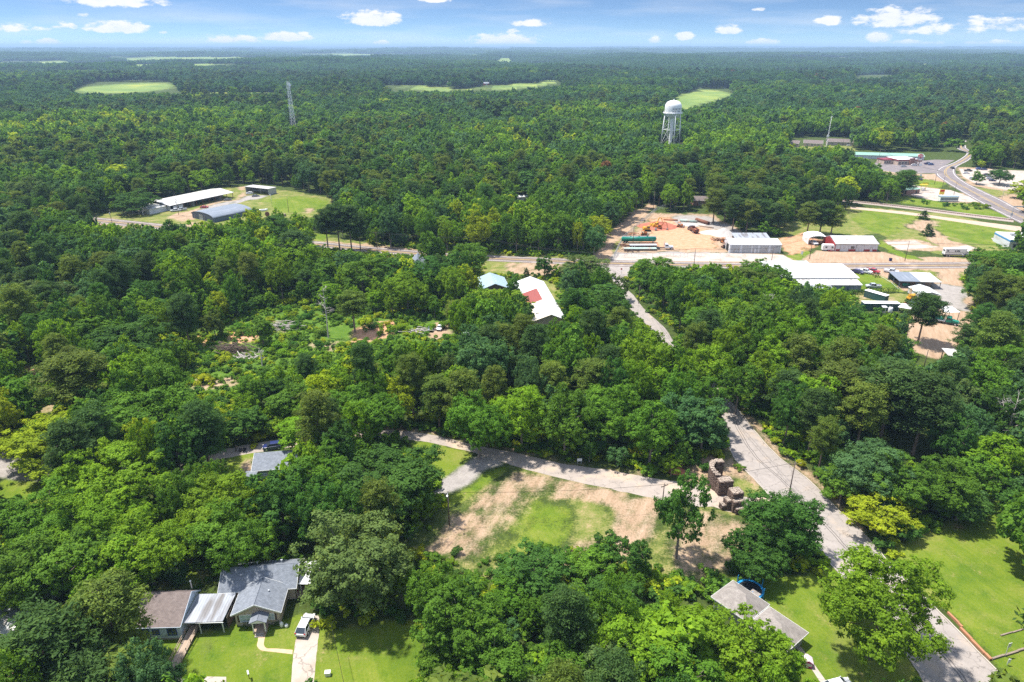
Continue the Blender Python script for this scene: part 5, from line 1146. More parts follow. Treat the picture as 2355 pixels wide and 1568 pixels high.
# -- hipped roof house at lower right
def hip(root, x0, x1, y0, y1, ez, h, wall, roof, over=.5, run=None):
    MB().box(x0, x1, y0, y1, 0, ez).build('wall', M[wall], root)
    a0, a1, b0, b1 = x0 - over, x1 + over, y0 - over, y1 + over; z = ez + .02
    r = MB()
    if (a1 - a0) > (b1 - b0): k = (b1 - b0) / 2 * .92; p, q = (a0 + k, (b0 + b1) / 2, z + h), (a1 - k, (b0 + b1) / 2, z + h)
    else: k = (a1 - a0) / 2 * .92; p, q = ((a0 + a1) / 2, b0 + k, z + h), ((a0 + a1) / 2, b1 - k, z + h)
    c = [(a0, b0, z), (a1, b0, z), (a1, b1, z), (a0, b1, z)]
    if (a1 - a0) > (b1 - b0): fs = [(c[0], c[1], q, p), (c[1], c[2], q), (c[2], c[3], p, q), (c[3], c[0], p)]
    else: fs = [(c[0], c[1], p), (c[1], c[2], q, p), (c[2], c[3], q), (c[3], c[0], p, q)]
    for f_ in fs: r.quad(*f_)
    r.quad(*[(x, y, z - .004) for (x, y, _) in reversed(c)])
    ro = r.build('roof', M[roof], root)
    f = MB(); f.box(a0 + .01, a1 - .01, b0 - .04, b0 - .002, z - .2, z); f.box(a0 + .01, a1 - .01, b1 + .002, b1 + .04, z - .2, z); f.box(a0 - .04, a0 - .002, b0, b1, z - .2, z); f.box(a1 + .002, a1 + .04, b0, b1, z - .2, z); f.build('fascia', M['trim'], ro)
    return ro
org = G(1640, 1508); rz = math.radians(38 - 90)
t = thing('hip_roof_house', 'taupe hipped roof house half hidden under bright green trees by the trampoline', 'house', G(1682, 1396), rz)
hip(t, -1.8, 4.4, -2.6, 2.6, 2.5, 2.0, 'siding_grey', 'shingle_taupe'); hip(t, 5.6, 11.6, -3.4, 2.2, 2.5, 1.5, 'siding_grey', 'shingle_taupe'); foot(t.location, rz, -3, 13, -5, 3, .3)
MB().box(1.2, 2.4, 2.63, 3.9, 0, 2.3).build('side_porch', M['siding_grey'], t)
MB().box(1.0, 2.6, 3.15, 4.1, 2.32, 2.44).build('porch_roof', M['shingle_taupe'], t)
# -- grey roofed lane house
org = G(577, 1083, 2.7); org.z = 0
t = thing('lane_house', 'low tan house with plain grey roof between the lane and trees', 'house', org, math.radians(9)); foot(org, t.rotation_euler.z, 0, 11, 0, 7)
gable(t, .4, 9.0, .4, 6.2, 2.6, 4.0, 'siding_tan', 'shingle_grey', 'x', .4, ridge=.8); window(t, 2.5, 1.0, 1.2, 1.1, y=.4); window(t, 7, 1.0, 1.2, 1.1, y=.4)
MB().box(-1.5, .35, -1.2, 4, 0, .2).build('patio', M['concrete'], t); MB().slab([(-1.2, -1.6, 2.3), (1.4, -1.6, 2.3), (1.4, .35, 2.5), (-1.2, .35, 2.5)], .08).build('porch_roof', M['shingle_grey'], t); posts(t, [(-1, -1.4), (1.2, -1.4)], 0, 2.3, .06, 'trim')

# -- white church hall with a red roof section
rz = math.radians(8.3); ph = G(1226, 698, 4.0); org = Vector((8.6, 211.5, 0)) * 1.0
org = G(1229, 740, 3.4); org.z = 0; org = org + Vector((-.6, 0, 0))
t = thing('church_hall', 'long white metal roofed hall with a brick red roof section', 'church', org, rz); W, D = 11.0, G(1202, 647.3, 4.0).y - org.y
foot(org, rz, 0, W, 0, D)
w = MB(); w.prism([(0, 0), (W, 0), (W, 3.6), (W * .56, 5.7), (0, 3.6)], 0, D, 'y'); w.build('wall', M['brick_tan'], t)
ya, yb = D * .36, D * .66
zr = lambda x: (3.6 + (5.7 - 3.6) * (x / (W * .56))) if x < W * .56 else 3.6 + 2.1 * (W - x) / (W * .44)
xl, xm, xr = -.5, W * .56, W + .5
def rs(x0, x1, y0, y1): return [(x0, y0, zr(x0) + .03), (x1, y0, zr(x1) + .03), (x1, y1, zr(x1) + .03), (x0, y1, zr(x0) + .03)]
MB().slab(rs(xl, xm, -.5, ya), .12).build('front_roof', M['cream_roof'], t, label='cream front part of the roof')
MB().slab(rs(xl, xm, ya + .005, yb), .12).build('red_roof', M['red_roof'], t, label='brick red part of the roof')
MB().slab(rs(xl, xm, yb + .005, D + .5), .12).build('back_roof', M['white_roof'], t, label='white back part of the roof')
MB().slab(rs(xm + .005, xr, -.5, D + .5), .12).build('side_roof', M['white_roof'], t, label='white right slope of the roof')
MB().box(xm - .12, xm + .12, -.5, D + .5, 5.86, 5.93).build('ridge_cap', M['white'], t)
vent_stack(t, W * .34, yb + 1.2, 4.9); vent_stack(t, W * .53, yb + .6, 5.5, .15, .4)
window(t, 3, 1.2, 1.2, 1.2); door(t, 6.5, 1.0, 2.1, m='dark_wood')
# entrance wing
org2 = org + Vector((-9.5, 4.5, 0)); t = thing('church_wing', 'low pale roofed wing under the tree in front of the hall', 'building', org2, rz); foot(org2, rz, 0, 9, 0, 6, .2)
gable(t, 0, 8.6, 0, 5.5, 2.6, 3.6, 'brick_tan', 'cream_roof', 'x', .3)
# -- pale blue roofed house
rz = math.radians(10); org = G(1128, 662, 3.2); org.z = 0; org = org + Vector((-3.5, -1.0, 0))
t = thing('blue_roofed_house', 'brown walled house with pale blue metal gable roof', 'house', org, rz); foot(org, rz, 0, 11, 0, 14)
gable(t, 0, 10.4, 0, 13, 3.0, 5.0, 'dark_wood', 'blue_roof', 'y', .5); window(t, 3, 1, 1.2, 1.2); window(t, 7.5, 1, 1.2, 1.2)
# -- grey gabled house near the highway
org = G(946, 624); t = thing('grey_gabled_house', 'small blue grey gabled house behind trees near the highway', 'house', org, .1); foot(org, .1, 0, 6, 0, 9)
gable(t, 0, 5.4, 0, 8.5, 3.0, 5.4, 'siding_blue', 'blue_grey_metal', 'y', .4)
window(t, 2.7, 1, 1.4, 1.2)
# -- shed beside the clearing under trees
org = G(1068, 792); t = thing('grey_shed', 'grey lean roofed shed under trees below the church', 'shed', org, .15); foot(org, .15, 0, 9, 0, 6, .2)
gable(t, 0, 7.5, 0, 5.4, 2.6, 3.6, 'siding_grey', 'tin', 'x', .4, fascia=None)

# -- left compound
org, rz, L = frame((392.7, 486), (536, 454.5)); D = 20.5
t = thing('metal_barn', 'long pale roofed metal barn with open bays', 'barn', org, rz); foot(org, rz, -14, L, -1, D)
b = MB(); b.box(0, L, D - .2, D, 0, 3.2).box(0, .2, 0, D - .2, 0, 3.2).box(0.2, L, 9.0, 9.2, 0, 3.3).box(L * .2, L * .2 + .2, .2, 9, 0, 3.2).box(L * .36, L * .36 + .2, .2, 9, 0, 3.2).box(L * .8, L * .8 + .2, .0, 9, 0, 3.2); b.build('wall', M['siding_grey'], t)
MB().slab([(-.6, -.8, 3.25), (L + .6, -.8, 3.25), (L + .6, D * .55, 4.7), (-.6, D * .55, 4.7)], .15).slab([(-.6, D * .55, 4.7), (L + .6, D * .55, 4.7), (L + .6, D + .8, 3.25), (-.6, D + .8, 3.25)], .15).build('roof', M['pale_metal'], t)
posts(t, [(L * k / 10, .1) for k in range(1, 11)] + [(L - .1, D * .5), (L - .1, D - .3)], 0, 3.2, .12, 'rust')
for x in (3.5, 7.0): roller(t, x, 2.8, 2.6, m='siding_white', name='bay_door')
g = thing('barn_annex', 'low flat roofed pale annex at the end of the long barn', 'building', org + Vector((math.cos(rz) * -11 - math.sin(rz) * 3, math.sin(rz) * -11 + math.cos(rz) * 3, 0)), rz)
MB().box(0, 10.8, 0, 13, 0, 2.9).build('wall', M['siding_white'], g); MB().slab([(-.4, -.5, 2.92), (10.9, -.5, 2.95), (10.9, 13.4, 3.3), (-.4, 13.4, 3.3)], .12).build('roof', M['tin_white'], g)
MB().slab([(-3.5, 1, 2.3), (-.45, 1, 2.5), (-.45, 11, 2.5), (-3.5, 11, 2.3)], .1).build('porch_roof', M['cream_roof'], g); posts(g, [(-3.3, 1.3), (-3.3, 5), (-3.3, 10.8)], 0, 2.3, .08, 'trim'); window(g, 3, 1, 1.4, 1.2); window(g, 7.5, 1, 1.4, 1.2)
# arched dark shed
org, rz, L = frame((443, 501), (492, 512)); D = 24
t = thing('arched_shed', 'dark blue grey shed with a rounded arch roof', 'shed', org, rz); foot(org, rz, 0, L, 0, D)
arc = [(L / 2 - (L / 2 + .3) * math.cos(math.pi * k / 14), 2.5 + 2.0 * math.sin(math.pi * k / 14)) for k in range(15)]
arci = [(L / 2 - L / 2 * math.cos(math.pi * k / 14), 2.48 + 1.9 * math.sin(math.pi * k / 14)) for k in range(15)]
w = MB(); w.prism([(0, 0), (L, 0)] + arci[::-1], 0, D, 'y'); w.build('wall', M['dark_blue_wall'], t)
r = MB()
for k in range(14):
    (xa, za), (xb, zb) = arc[k], arc[k + 1]; r.slab([(xa, -.4, za), (xb, -.4, zb), (xb, D + .4, zb), (xa, D + .4, za)], .1)
r.build('roof', M['blue_grey_metal'], t)
roller(t, L * .42, 3.4, 3.0, m='siding_grey', name='sliding_door'); door(t, L * .14, 1, 2.1, m='dark_blue_wall', fm='steel')
# small open shed with vehicles
org, rz, L = frame((565.5, 443.1), (618.2, 449)); D = 7
t = thing('open_shed', 'small open fronted shed with a flat pale roof', 'shed', org, rz); foot(org, rz, 0, L, -2, D)
MB().box(0, .15, 0, D, 0, 3.8).box(L - .15, L, 0, D, 0, 3.8).box(.15, L - .15, D - .15, D, 0, 3.8).build('wall', M['siding_grey'], t); MB().slab([(-.3, -.5, 4.0), (L + .3, -.5, 4.0), (L + .3, D + .3, 3.83), (-.3, D + .3, 3.83)], .15).build('roof', M['pale_metal'], t)
posts(t, [(L * .33, .1), (L * .66, .1)], 0, 3.9, .1)
# -- mobile home and brown house behind the yard
org, rz, L = frame((1182, 465), (1224, 462)); t = thing('mobile_home', 'pale mobile home among dark trees with a white roof', 'house', org, rz); foot(org, rz, 0, L, 0, 4.5)
gable(t, 0, L, 0, 4.2, 2.9, 3.5, 'cream', 'white_roof', 'x', .25); [window(t, x, 1.1, 1.0, .9) for x in (2, 5, L - 2)]; door(t, L * .6, .9, 2, m='dark_wood')
org, rz, L = frame((1594, 473), (1626, 473)); t = thing('brown_house', 'small brown house with a taupe roof behind the yard', 'house', org, rz); foot(org, rz, 0, L, 0, 7)
gable(t, 0, L, 0, 7, 3.2, 5.0, 'brick_red', 'shingle_brown', 'x', .4); window(t, L * .45, 1, 1.4, 1.2, pm='glass')

# -- white garage with four roller doors
org, rz, L = frame((1676.3, 581.4), (1793.9, 582.4)); D = 10
t = thing('four_door_garage', 'white metal garage with four grey roller doors in a row', 'garage', org, rz); foot(org, rz, 0, L, 0, D)
gable(t, 0, L, 0, D, 4.0, 5.1, 'siding_white', 'white_roof', 'x', .15, ridge=.7)
for k in (.115, .33, .67, .885): roller(t, L * k, 3.7, 3.3)
MB().box(L * .5 - 1.2, L * .5 + 1.2, -.05, -.004, 0, 3.6).build('panel', M['siding_grey'], t); door(t, L * .5, .9, 2.1, y=-.05, m='siding_white', fm='steel')
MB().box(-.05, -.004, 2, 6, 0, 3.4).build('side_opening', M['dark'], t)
org = G(1690, 563); t = thing('lean_roof_store', 'low rusty roofed store behind the four door garage', 'shed', org, 0); foot(org, 0, 0, 16, 0, 7)
MB().box(0, .2, 0, 6, 0, 3).box(0.2, 15.8, 5.8, 6, 0, 3).box(15.8, 16, 0, 6, 0, 3).build('wall', M['dark_wood'], t); MB().slab([(-.5, -.8, 3.0), (16.5, -.8, 3.0), (16.5, 6.5, 4.2), (-.5, 6.5, 4.2)], .12).build('roof', M['tin'], t); posts(t, [(4, .1), (8, .1), (12, .1)], 0, 3, .1, 'dark_wood')
# -- red and white workshop, white canopy
org, rz, L = frame((1918.7, 577.7), (2015.7, 578.4)); D = 13
t = thing('workshop', 'white workshop with dark red lower panels and a pale roof', 'workshop', org, rz); foot(org, rz, -1, L, 0, D)
gable(t, 0, L, 0, D, 3.6, 5.6, 'siding_white', 'pale_metal', 'x', .3, ridge=.55, fascia='steel')
MB().prism([(-.2, 0), (D + .2, 0), (D + .2, 3.3), (D * .55, 5.25), (-.2, 3.3)], -.55, -.05, 'x').build('end_panel', M['red_paint'], t)
for a, b in ((.02, .12), (.31, .49), (.68, .82), (.89, .99)): MB().box(L * a, L * b, -.06, -.004, 0, 1.0).build('lower_panel', M['red_paint'], t)
roller(t, L * .215, 3.7, 3.0, m='siding_white'); roller(t, L * .585, 3.8, 3.0, m='siding_white'); window(t, L * .41, 1.3, 1.6, 1.1, fm='steel', pm='glass'); door(t, L * .855, .9, 2.1, m='siding_white', fm='steel')
for x in (L * .5,): MB().box(x - .06, x + .06, -.1, -.065, 0, 3.5).build('downpipe', M['steel'], t)
org = G(1857, 562.5); t = thing('white_canopy', 'white arched vehicle canopy left of the red and white workshop', 'canopy', org, -.08); W, D = 9.2, 9
arc = [(W / 2 - W / 2 * math.cos(math.pi * k / 8), 2.9 + 1.5 * math.sin(math.pi * k / 8)) for k in range(9)]
r = MB(); [r.slab([(arc[k][0], -.2, arc[k][1]), (arc[k + 1][0], -.2, arc[k + 1][1]), (arc[k + 1][0], D, arc[k + 1][1]), (arc[k][0], D, arc[k][1])], .06) for k in range(8)]; r.build('roof', M['white'], t)
MB().box(0, .08, 0, D, .1, 2.9).build('side_sheet', M['white'], t); posts(t, [(.2, .1), (W - .15, .1), (W - .15, 3), (W - .15, 6), (W - .15, D - .2)], 0, 2.95, .07)
foot(org, 0, 0, W, 0, D)
org, rz, L = frame((1890, 577.3), (1916.5, 578)); t = thing('travel_trailer', 'white travel trailer parked against the red and white workshop', 'trailer', org + Vector((0, -.4, 0)), rz)
b = MB(); b.prism([(0, .5), (L, .5), (L, 2.7), (L - .3, 3.0), (.4, 3.0), (0, 2.5)], .4, 2.7, 'y'); b.build('body', M['white'], t); window(t, L * .3, 1.6, .7, .6, y=.4, fm='steel', pm='glass', bars=False); window(t, L * .82, 1.6, .7, .6, y=.4, fm='steel', pm='glass', bars=False)
for x in (L * .45, L * .6): MB().tube((x, .25, .38), (x, .5, .38), .38, n=14).build('wheel', M['black'], t)
MB().box(L * .45, L * .85, -.25, .3, .1, .35).build('step', M['red_paint'], t); MB().box(.0, L, .8, 2.4, .38, .49).build('chassis', M['steel'], t)

# -- white roofed works south of the highway
org, rz, L = frame((1775, 658.5), (1966, 658.5)); D = 17
t = thing('white_works_building', 'big low building with a glaring white roof by the highway', 'building', org, 0); foot(org, 0, 0, L, -6, D)
MB().box(0, L, 0, D, 0, 3.6).build('wall', M['siding_white'], t)
r = MB(); r.slab([(-.4, -.8, 3.62), (L + .7, -.8, 3.62), (L + .5, D * .5, 4.6), (-.4, D * .5, 4.6)], .14).slab([(-.4, D * .5 + .01, 4.6), (L * .6, D * .5 + .01, 4.6), (L * .6, D + .6, 5.2), (-.4, D + .6, 5.2)], .14).slab([(L * .6 + .01, D * .5 + .01, 4.6), (L + .5, D * .5 + .01, 4.6), (L + .3, D * .86, 4.9), (L * .6 + .01, D * .86, 4.9)], .14); r.build('roof', M['white_roof'], t)
for (a, b_, y) in ((.5, .7, -.9), (.72, .86, -.95)):
    MB().box(L * a, L * b_, y - .1, y + .08, 2.6, 3.5).build('clerestory_window', M['dark_blue_wall'], t)
org2 = org + Vector((7, -5.6, 0)); t = thing('lean_to_works', 'grey walled lean-to workshop with a pale roof, below the white roofed building', 'building', org2, 0); L2 = L - 7.6
MB().box(0, L2, 0, 4.4, 0, 2.5).build('wall', M['blue_grey_metal'], t); MB().slab([(-.3, -.5, 2.52), (L2 + .3, -.5, 2.52), (L2 + .3, 4.6, 3.2), (-.3, 4.6, 3.2)], .1).build('roof', M['tin_white'], t); MB().slab([(2, -3.2, 2.0), (L2 * .52, -3.8, 1.9), (L2 * .52, -.52, 2.45), (2, -.52, 2.45)], .08).build('awning', M['tin'], t); posts(t, [(3, -3), (L2 * .5, -3.4)], 0, 1.95, .07)
door(t, L2 * .8, 1, 2.1, m='dark_blue_wall', fm='steel')
org, rz, L = frame((2065.3, 661.7), (2159, 664.6)); D = 10.7
t = thing('truck_shelter', 'open truck shelter with a roof half blue grey, half pale', 'shelter', org, rz); foot(org, rz, 0, L, 0, D, .3)
MB().slab([(-.3, -.3, 2.75), (L * .5, -.3, 2.75), (L * .5, D, 3.3), (-.3, D, 3.3)], .12).build('roof', M['blue_grey_metal'], t, label='blue grey left half'); MB().slab([(L * .5 + .02, -.3, 2.75), (L + .3, -.3, 2.75), (L + .3, D, 3.3), (L * .5 + .02, D, 3.3)], .12).build('roof', M['pale_metal'], t, label='pale right half')
posts(t, [(0, 0), (L * .2, 0), (L * .4, 0), (L * .6, 0), (L * .8, 0), (L, 0), (0, D - .2), (0, D * .5), (L, D - .2), (L * .5, D - .2)], 0, 2.72, .09, 'dark_blue_wall'); MB().box(0.1, L * .42, D - .5, D - .35, 0, 2.9).build('back_wall', M['dark_green_wall'], t)
org = G(2111, 692); rz = math.radians(-4); t = thing('gabled_canopy', 'white gable roofed metal shelter beside the truck shelter', 'shelter', org, rz); W, D = 7.4, 9; foot(org, rz, 0, W, 0, D, .2)
MB().slab([(-.3, -.4, 2.5), (W * .52, -.4, 3.6), (W * .52, D, 3.6), (-.3, D, 2.5)], .1).slab([(W * .52, -.4, 3.6), (W + .3, -.4, 2.5), (W + .3, D, 2.5), (W * .52, D, 3.6)], .1).build('roof', M['white_roof'], t); w = MB(); w.prism([(0, 2.48), (W, 2.48), (W * .52, 3.56)], .0, .08, 'y'); w.box(0, .1, 0.1, D - .2, .3, 2.48); w.build('wall', M['siding_white'], t); posts(t, [(.05, .1), (W - .1, .1), (.05, D - .2), (W - .1, D - .2), (W - .1, D / 2)], 0, 2.48, .08)
org, rz, L = frame((1984, 714), (2066, 715)); t = thing('green_container_building', 'dark green container building with a white flat roof', 'container', org, rz); foot(org, rz, 0, L, 0, 3)
MB().box(0, L, 0, 2.6, 0, 2.7).build('body', M['dark_green_wall'], t); MB().slab([(-.1, -.1, 2.72), (L + .1, -.1, 2.72), (L + .1, 2.7, 2.72), (-.1, 2.7, 2.72)], .1).build('roof', M['white'], t); door(t, L * .75, 1, 2.1, m='dark_green_wall', fm='steel'); window(t, L * .3, 1.1, 1, .9, fm='steel', pm='glass')
org = G(2034, 700); t = thing('angled_container', 'white topped green container set at an angle behind the long one', 'container', org + Vector((.6, 1.6, 0)), math.radians(-46)); MB().box(0, 2.4, 0, .1, 0, 2.6).box(0, 2.4, .1, 8.2, 0, 2.6).build('body', M['dark_green_wall'], t); t.rotation_euler.z = math.radians(34)
MB().slab([(-.08, -.08, 2.62), (2.5, -.08, 2.62), (2.5, 8.3, 2.62), (-.08, 8.3, 2.62)], .1).build('roof', M['white'], t)
org = G(2050, 716); t = thing('white_tank', 'small white tank standing against the green container building', 'tank', org + Vector((-1.2, -1.0, 0)), 0); MB().lathe([(.7, .1), (.75, .2), (.75, 1.7), (.6, 1.95), (.15, 2.05)], 16).build('shell', M['white'], t, True); MB().tube((0, 0, 2.05), (0, 0, 2.2), .2, n=10).build('lid', M['steel'], t)
org = G(2030, 717); t = thing('hut', 'narrow pale wooden hut standing against the green container building', 'hut', org + Vector((-1, -1.4, 0)), 0); MB().box(0, 1.1, 0, 1.0, 0, 2.2).build('wall', M['cream'], t); MB().slab([(-.25, -.25, 2.22), (1.4, -.25, 2.22), (1.4, 1.2, 2.4), (-.25, 1.2, 2.4)], .08).build('roof', M['white_roof'], t)
org = G(2067, 722); t = thing('low_white_shelter', 'low white sheet roof on posts near the yellow drill rig', 'shelter', org, .05); MB().slab([(0, 1.6, 2.0), (3.3, -.6, 2.0), (6.6, 2.6, 2.3), (3.2, 4.6, 2.3)], .08).build('roof', M['white'], t); posts(t, [(.5, 1.6), (3.2, -.2), (6.0, 2.6), (3.2, 4.2)], 0, 2.0, .06)
org = G(2163, 742); t = thing('tall_white_shelter', 'tall white sheet shelter standing over the green truck', 'shelter', org, .05); MB().slab([(0, -1, 4.1), (5.2, -1, 4.1), (5.2, 4, 4.4), (0, 4, 4.4)], .1).build('roof', M['white'], t); posts(t, [(.2, -.8), (5, -.8), (5, 3.8), (.2, 3.8)], 0, 4.1, .08)
org = G(2180, 838); t = thing('gate_shelter', 'pale sheet roof on tall dark posts by the compound gate', 'shelter', org, -.15); MB().slab([(-1.6, -2.2, 3.6), (5, -2.2, 3.6), (5, 3, 3.9), (-1.6, 3, 3.9)], .1).build('roof', M['tin_white'], t); posts(t, [(-1.2, -1.9), (4.6, -1.9), (4.6, 2.6), (-1.2, 2.6)], 0, 3.6, .1, 'dark_wood')

# -- shopping corner
org, rz, L = frame((2063.3, 379.7), (2108, 378.3)); D = 15
t = thing('diner', 'low diner with a white roof and dark red fascia band', 'restaurant', org, rz); foot(org, rz, -8, L + 4, -2, D + 3)
MB().box(0, L, 0, D, 0, 3.3).build('wall', M['brick_tan'], t); MB().box(-.25, L + .25, -.25, D + .25, 3.302, 4.2).build('fascia', M['maroon'], t); MB().slab([(-.1, -.1, 4.21), (L + .1, -.1, 4.21), (L + .1, D, 4.35), (-.1, D, 4.35)], .1).build('roof', M['white'], t)
MB().box(L * .55, L * .55 + 4, -1.3, -.28, 0, 4.9).build('entrance', M['brick_red'], t); MB().box(L * .55 - .2, L * .55 + 4.2, -1.5, -.2, 4.905, 5.2).build('entrance_cap', M['maroon'], t)
[window(t, x, 1, 1.7, 1.3, fm='steel', pm='glass') for x in (1.6, 4.2, 6.8)]; [MB().box(x, x + .9, 4, 5, 4.4, 5.1).build('roof_unit', M['steel'], t) for x in (3, 6.5, 12)]
MB().box(-8, -.05, 6, D, 0, 3.0).build('side_wing', M['brick_tan'], t); MB().box(-8.2, -.28, 5.8, D + .2, 3.002, 3.7).build('side_fascia', M['maroon'], t)
[window(t, -7 + 2.1 * k, 1, 1.3, 1.3, y=6, fm='steel', pm='glass') for k in range(3)]
org, rz, L = frame((1937, 364.5), (2128, 370)); org = org + Vector((0, 3, 0)); D = 11
t = thing('storage_row', 'long low storage row with a green roof behind the diner', 'building', org, rz); foot(org, rz, 0, L, 0, D)
gable(t, 0, L, 0, D, 3.0, 4.5, 'siding_white', 'green_roof', 'x', .3)
for k in range(14): roller(t, L * (k + .5) / 14, 2.6, 2.4, m='siding_white', name='unit_door')
org, rz, L = frame((2094, 446), (2113, 444.5)); t = thing('filling_station', 'small brick filling station with a pale teal roof', 'shop', org, rz); foot(org, rz, -3, L, 0, 12)
hip(t, -4, L, 0, 11, 3.0, 1.2, 'brick_red', 'green_roof', .8); door(t, L * .6, 1.0, 2.1, m='dark', fm='steel')
org = G(2160, 464); t = thing('white_kiosk', 'pale blue white kiosk trailer with writing on its side', 'kiosk', org, -.03); foot(org, 0, 0, 11, 0, 4)
MB().box(0, 11, 0, 3, .3, 3.2).build('body', M['white'], t); MB().slab([(-.2, -.2, 3.22), (11.2, -.2, 3.22), (11.2, 3.2, 3.22), (-.2, 3.2, 3.22)], .15).build('roof', M['blue_roof'], t); MB().box(.3, 10.7, -.02, -.003, 1.0, 2.4).build('panel', M['blue_grey_metal'], t); posts(t, [(1, .3), (10, .3), (1, 2.7), (10, 2.7)], 0, .3, .15)
org, rz, L = frame((2317, 573), (2420, 577)); t = thing('blue_band_shop', 'white flat roofed shop with a blue band at the right edge', 'shop', org, rz); foot(org, rz, 0, L, 0, 16)
MB().box(0, L, 0, 15, 0, 4.6).build('wall', M['siding_white'], t); MB().box(-.08, L + .08, -.08, 15.08, 3.6, 4.2).build('band', M['blue_stripe'], t); MB().slab([(0.1, 0.1, 4.62), (L - .1, .1, 4.62), (L - .1, 14.9, 4.62), (.1, 14.9, 4.62)], .1).build('roof', M['white'], t); u = MB().box(3, 5, 6, 8, 4.75, 5.9).build('roof_unit', M['steel'], t)
door(t, 8, 1.8, 2.3, m='glass', fm='steel'); window(t, 3, .9, 2.5, 1.5, fm='steel', pm='glass')
# brown roofed houses on the rise
for (a, b_, dd, lab) in (((1847, 336), (1889, 338), 9, 'brown roofed brick house, the middle one of the row by the radio mast'), ((1901, 333), (1960, 335), 9, 'long brown roofed brick house, right of the thin radio mast'), ((1818, 337), (1834, 338), 8, 'small tan brick house with a brown roof left of the row')):
    org, rz, L = frame(a, b_); t = thing('brick_house', lab, 'house', org, rz, 'brown roofed houses'); foot(org, rz, 0, L, 0, dd)
    gable(t, 0, L, 0, dd, 3.2, 5.4, 'brick_tan', 'shingle_brown', 'x', .6); [window(t, L * k, 1, 1.6, 1.3, pm='glass') for k in (.2, .45, .8)]; door(t, L * .62, 1, 2.1, m='dark_wood')
# tiny farm buildings in the far country
for i, (vx, vy, w, lab, mw, mr) in enumerate((((305), 187, 26, 'tan barn beyond the far green pasture, the larger of two', 'cream', 'pale_metal'), (346, 188, 18, 'small tan barn beyond the far green pasture', 'cream', 'shingle_taupe'), (1258, 189.5, 16, 'white roofed barn on a far clearing', 'siding_white', 'white_roof'), (1025, 199, 12, 'white house beside the far dirt clearing', 'siding_white', 'white_roof'), (1113, 200, 12, 'dark red barn on the far dirt clearing', 'red_paint', 'tin'), (545, 152, 34, 'long pale shed far off near the horizon', 'siding_white', 'white_roof'))):
    p = G(vx, vy); p.z = float(hill(p.x, p.y)); t = thing('far_barn', lab, 'barn', p, .1 * i); k = w
    gable(t, 0, k, 0, k * .5, 4, 6.5, mw, mr, 'x', .5); roller(t, k * .5, 4, 3.4, m='siding_grey', name='barn_door'); FOOT.append([(p.x - 8, p.y - 60), (p.x + k + 8, p.y - 60), (p.x + k + 8, p.y + 20), (p.x - 8, p.y + 20)])

# ------------------------------------------------------------------ towers
base = G(1540, 335)
t = thing('water_tower', 'tall white water tower with a rounded tank on legs', 'water tower', base); FOOT.append([(base.x - 17, base.y - 22), (base.x + 17, base.y - 22), (base.x + 17, base.y + 14), (base.x - 17, base.y + 14)])
Rt = 7.7; zb, zt = 25.6, 41.0
prof = [(1.4, zb - .6), (3.5, zb - .1), (5.6, zb + 1.0), (7.0, zb + 2.6), (Rt, zb + 4.6), (Rt, zb + 10.4), (7.3, zb + 12.0), (6.1, zb + 13.8), (4.2, zb + 14.9), (2, zb + 15.4), (.3, zb + 15.55)]
tank = MB().lathe(prof, 40).build('tank', M['white'], t, True)
MB().tube((0, 0, zb + 15.5), (0, 0, zb + 16.3), .6, n=10).build('finial', M['white'], tank)
w = MB(); n = 36
for i in range(n):
    a, b_ = 2 * math.pi * i / n, 2 * math.pi * (i + 1) / n
    c = lambda r, z, q: (r * math.cos(q), r * math.sin(q), z)
    w.hexa([c(Rt + .03, zb + 4.1, a), c(Rt + 1.2, zb + 4.1, a), c(Rt + 1.2, zb + 4.1, b_), c(Rt + .03, zb + 4.1, b_), c(Rt + .03, zb + 4.5, a), c(Rt + 1.2, zb + 4.5, a), c(Rt + 1.2, zb + 4.5, b_), c(Rt + .03, zb + 4.5, b_)])
    if i % 2 == 0: w.tube(c(Rt + 1.15, zb + 4.5, a), c(Rt + 1.15, zb + 5.6, a), .06, n=4)
    w.tube(c(Rt + 1.15, zb + 5.6, a), c(Rt + 1.15, zb + 5.6, b_), .06, n=4)
w.build('balcony', M['white'], t)
MB().lathe([(2.0, 0), (1.7, 2), (1.7, zb - 2), (2.3, zb - .2)], 18).build('riser_pipe', M['white'], t, True)
legs = []
for i in range(4):
    a = math.radians(200 + 90 * i - 12)
    p0, p1 = Vector((9.6 * math.cos(a), 9.6 * math.sin(a), 0)), Vector((7.5 * math.cos(a), 7.5 * math.sin(a), zb + 4.2)); legs.append((p0, p1))
    MB().tube(p0, p1, .5, .42, 12).build('leg', M['white'], t, True)
    MB().box(p0.x - .9, p0.x + .9, p0.y - .9, p0.y + .9, -.1, .6).build('footing', M['concrete'], t)
for i in range(4):
    (a0, a1), (b0, b1) = legs[i], legs[(i + 1) % 4]; br = MB()
    L_ = [0.03, .5, .93]
    for k in range(2):
        br.tube(a0.lerp(a1, L_[k]), b0.lerp(b1, L_[k + 1]), .09, n=5).tube(b0.lerp(b1, L_[k]), a0.lerp(a1, L_[k + 1]), .09, n=5)
    br.tube(a0.lerp(a1, .5), b0.lerp(b1, .5), .22, n=6); br.build('brace', M['white'], t)
MB().box(9, 13, -5, -2, 0, 2.6).build('pump_house', M['brick_red'], t)
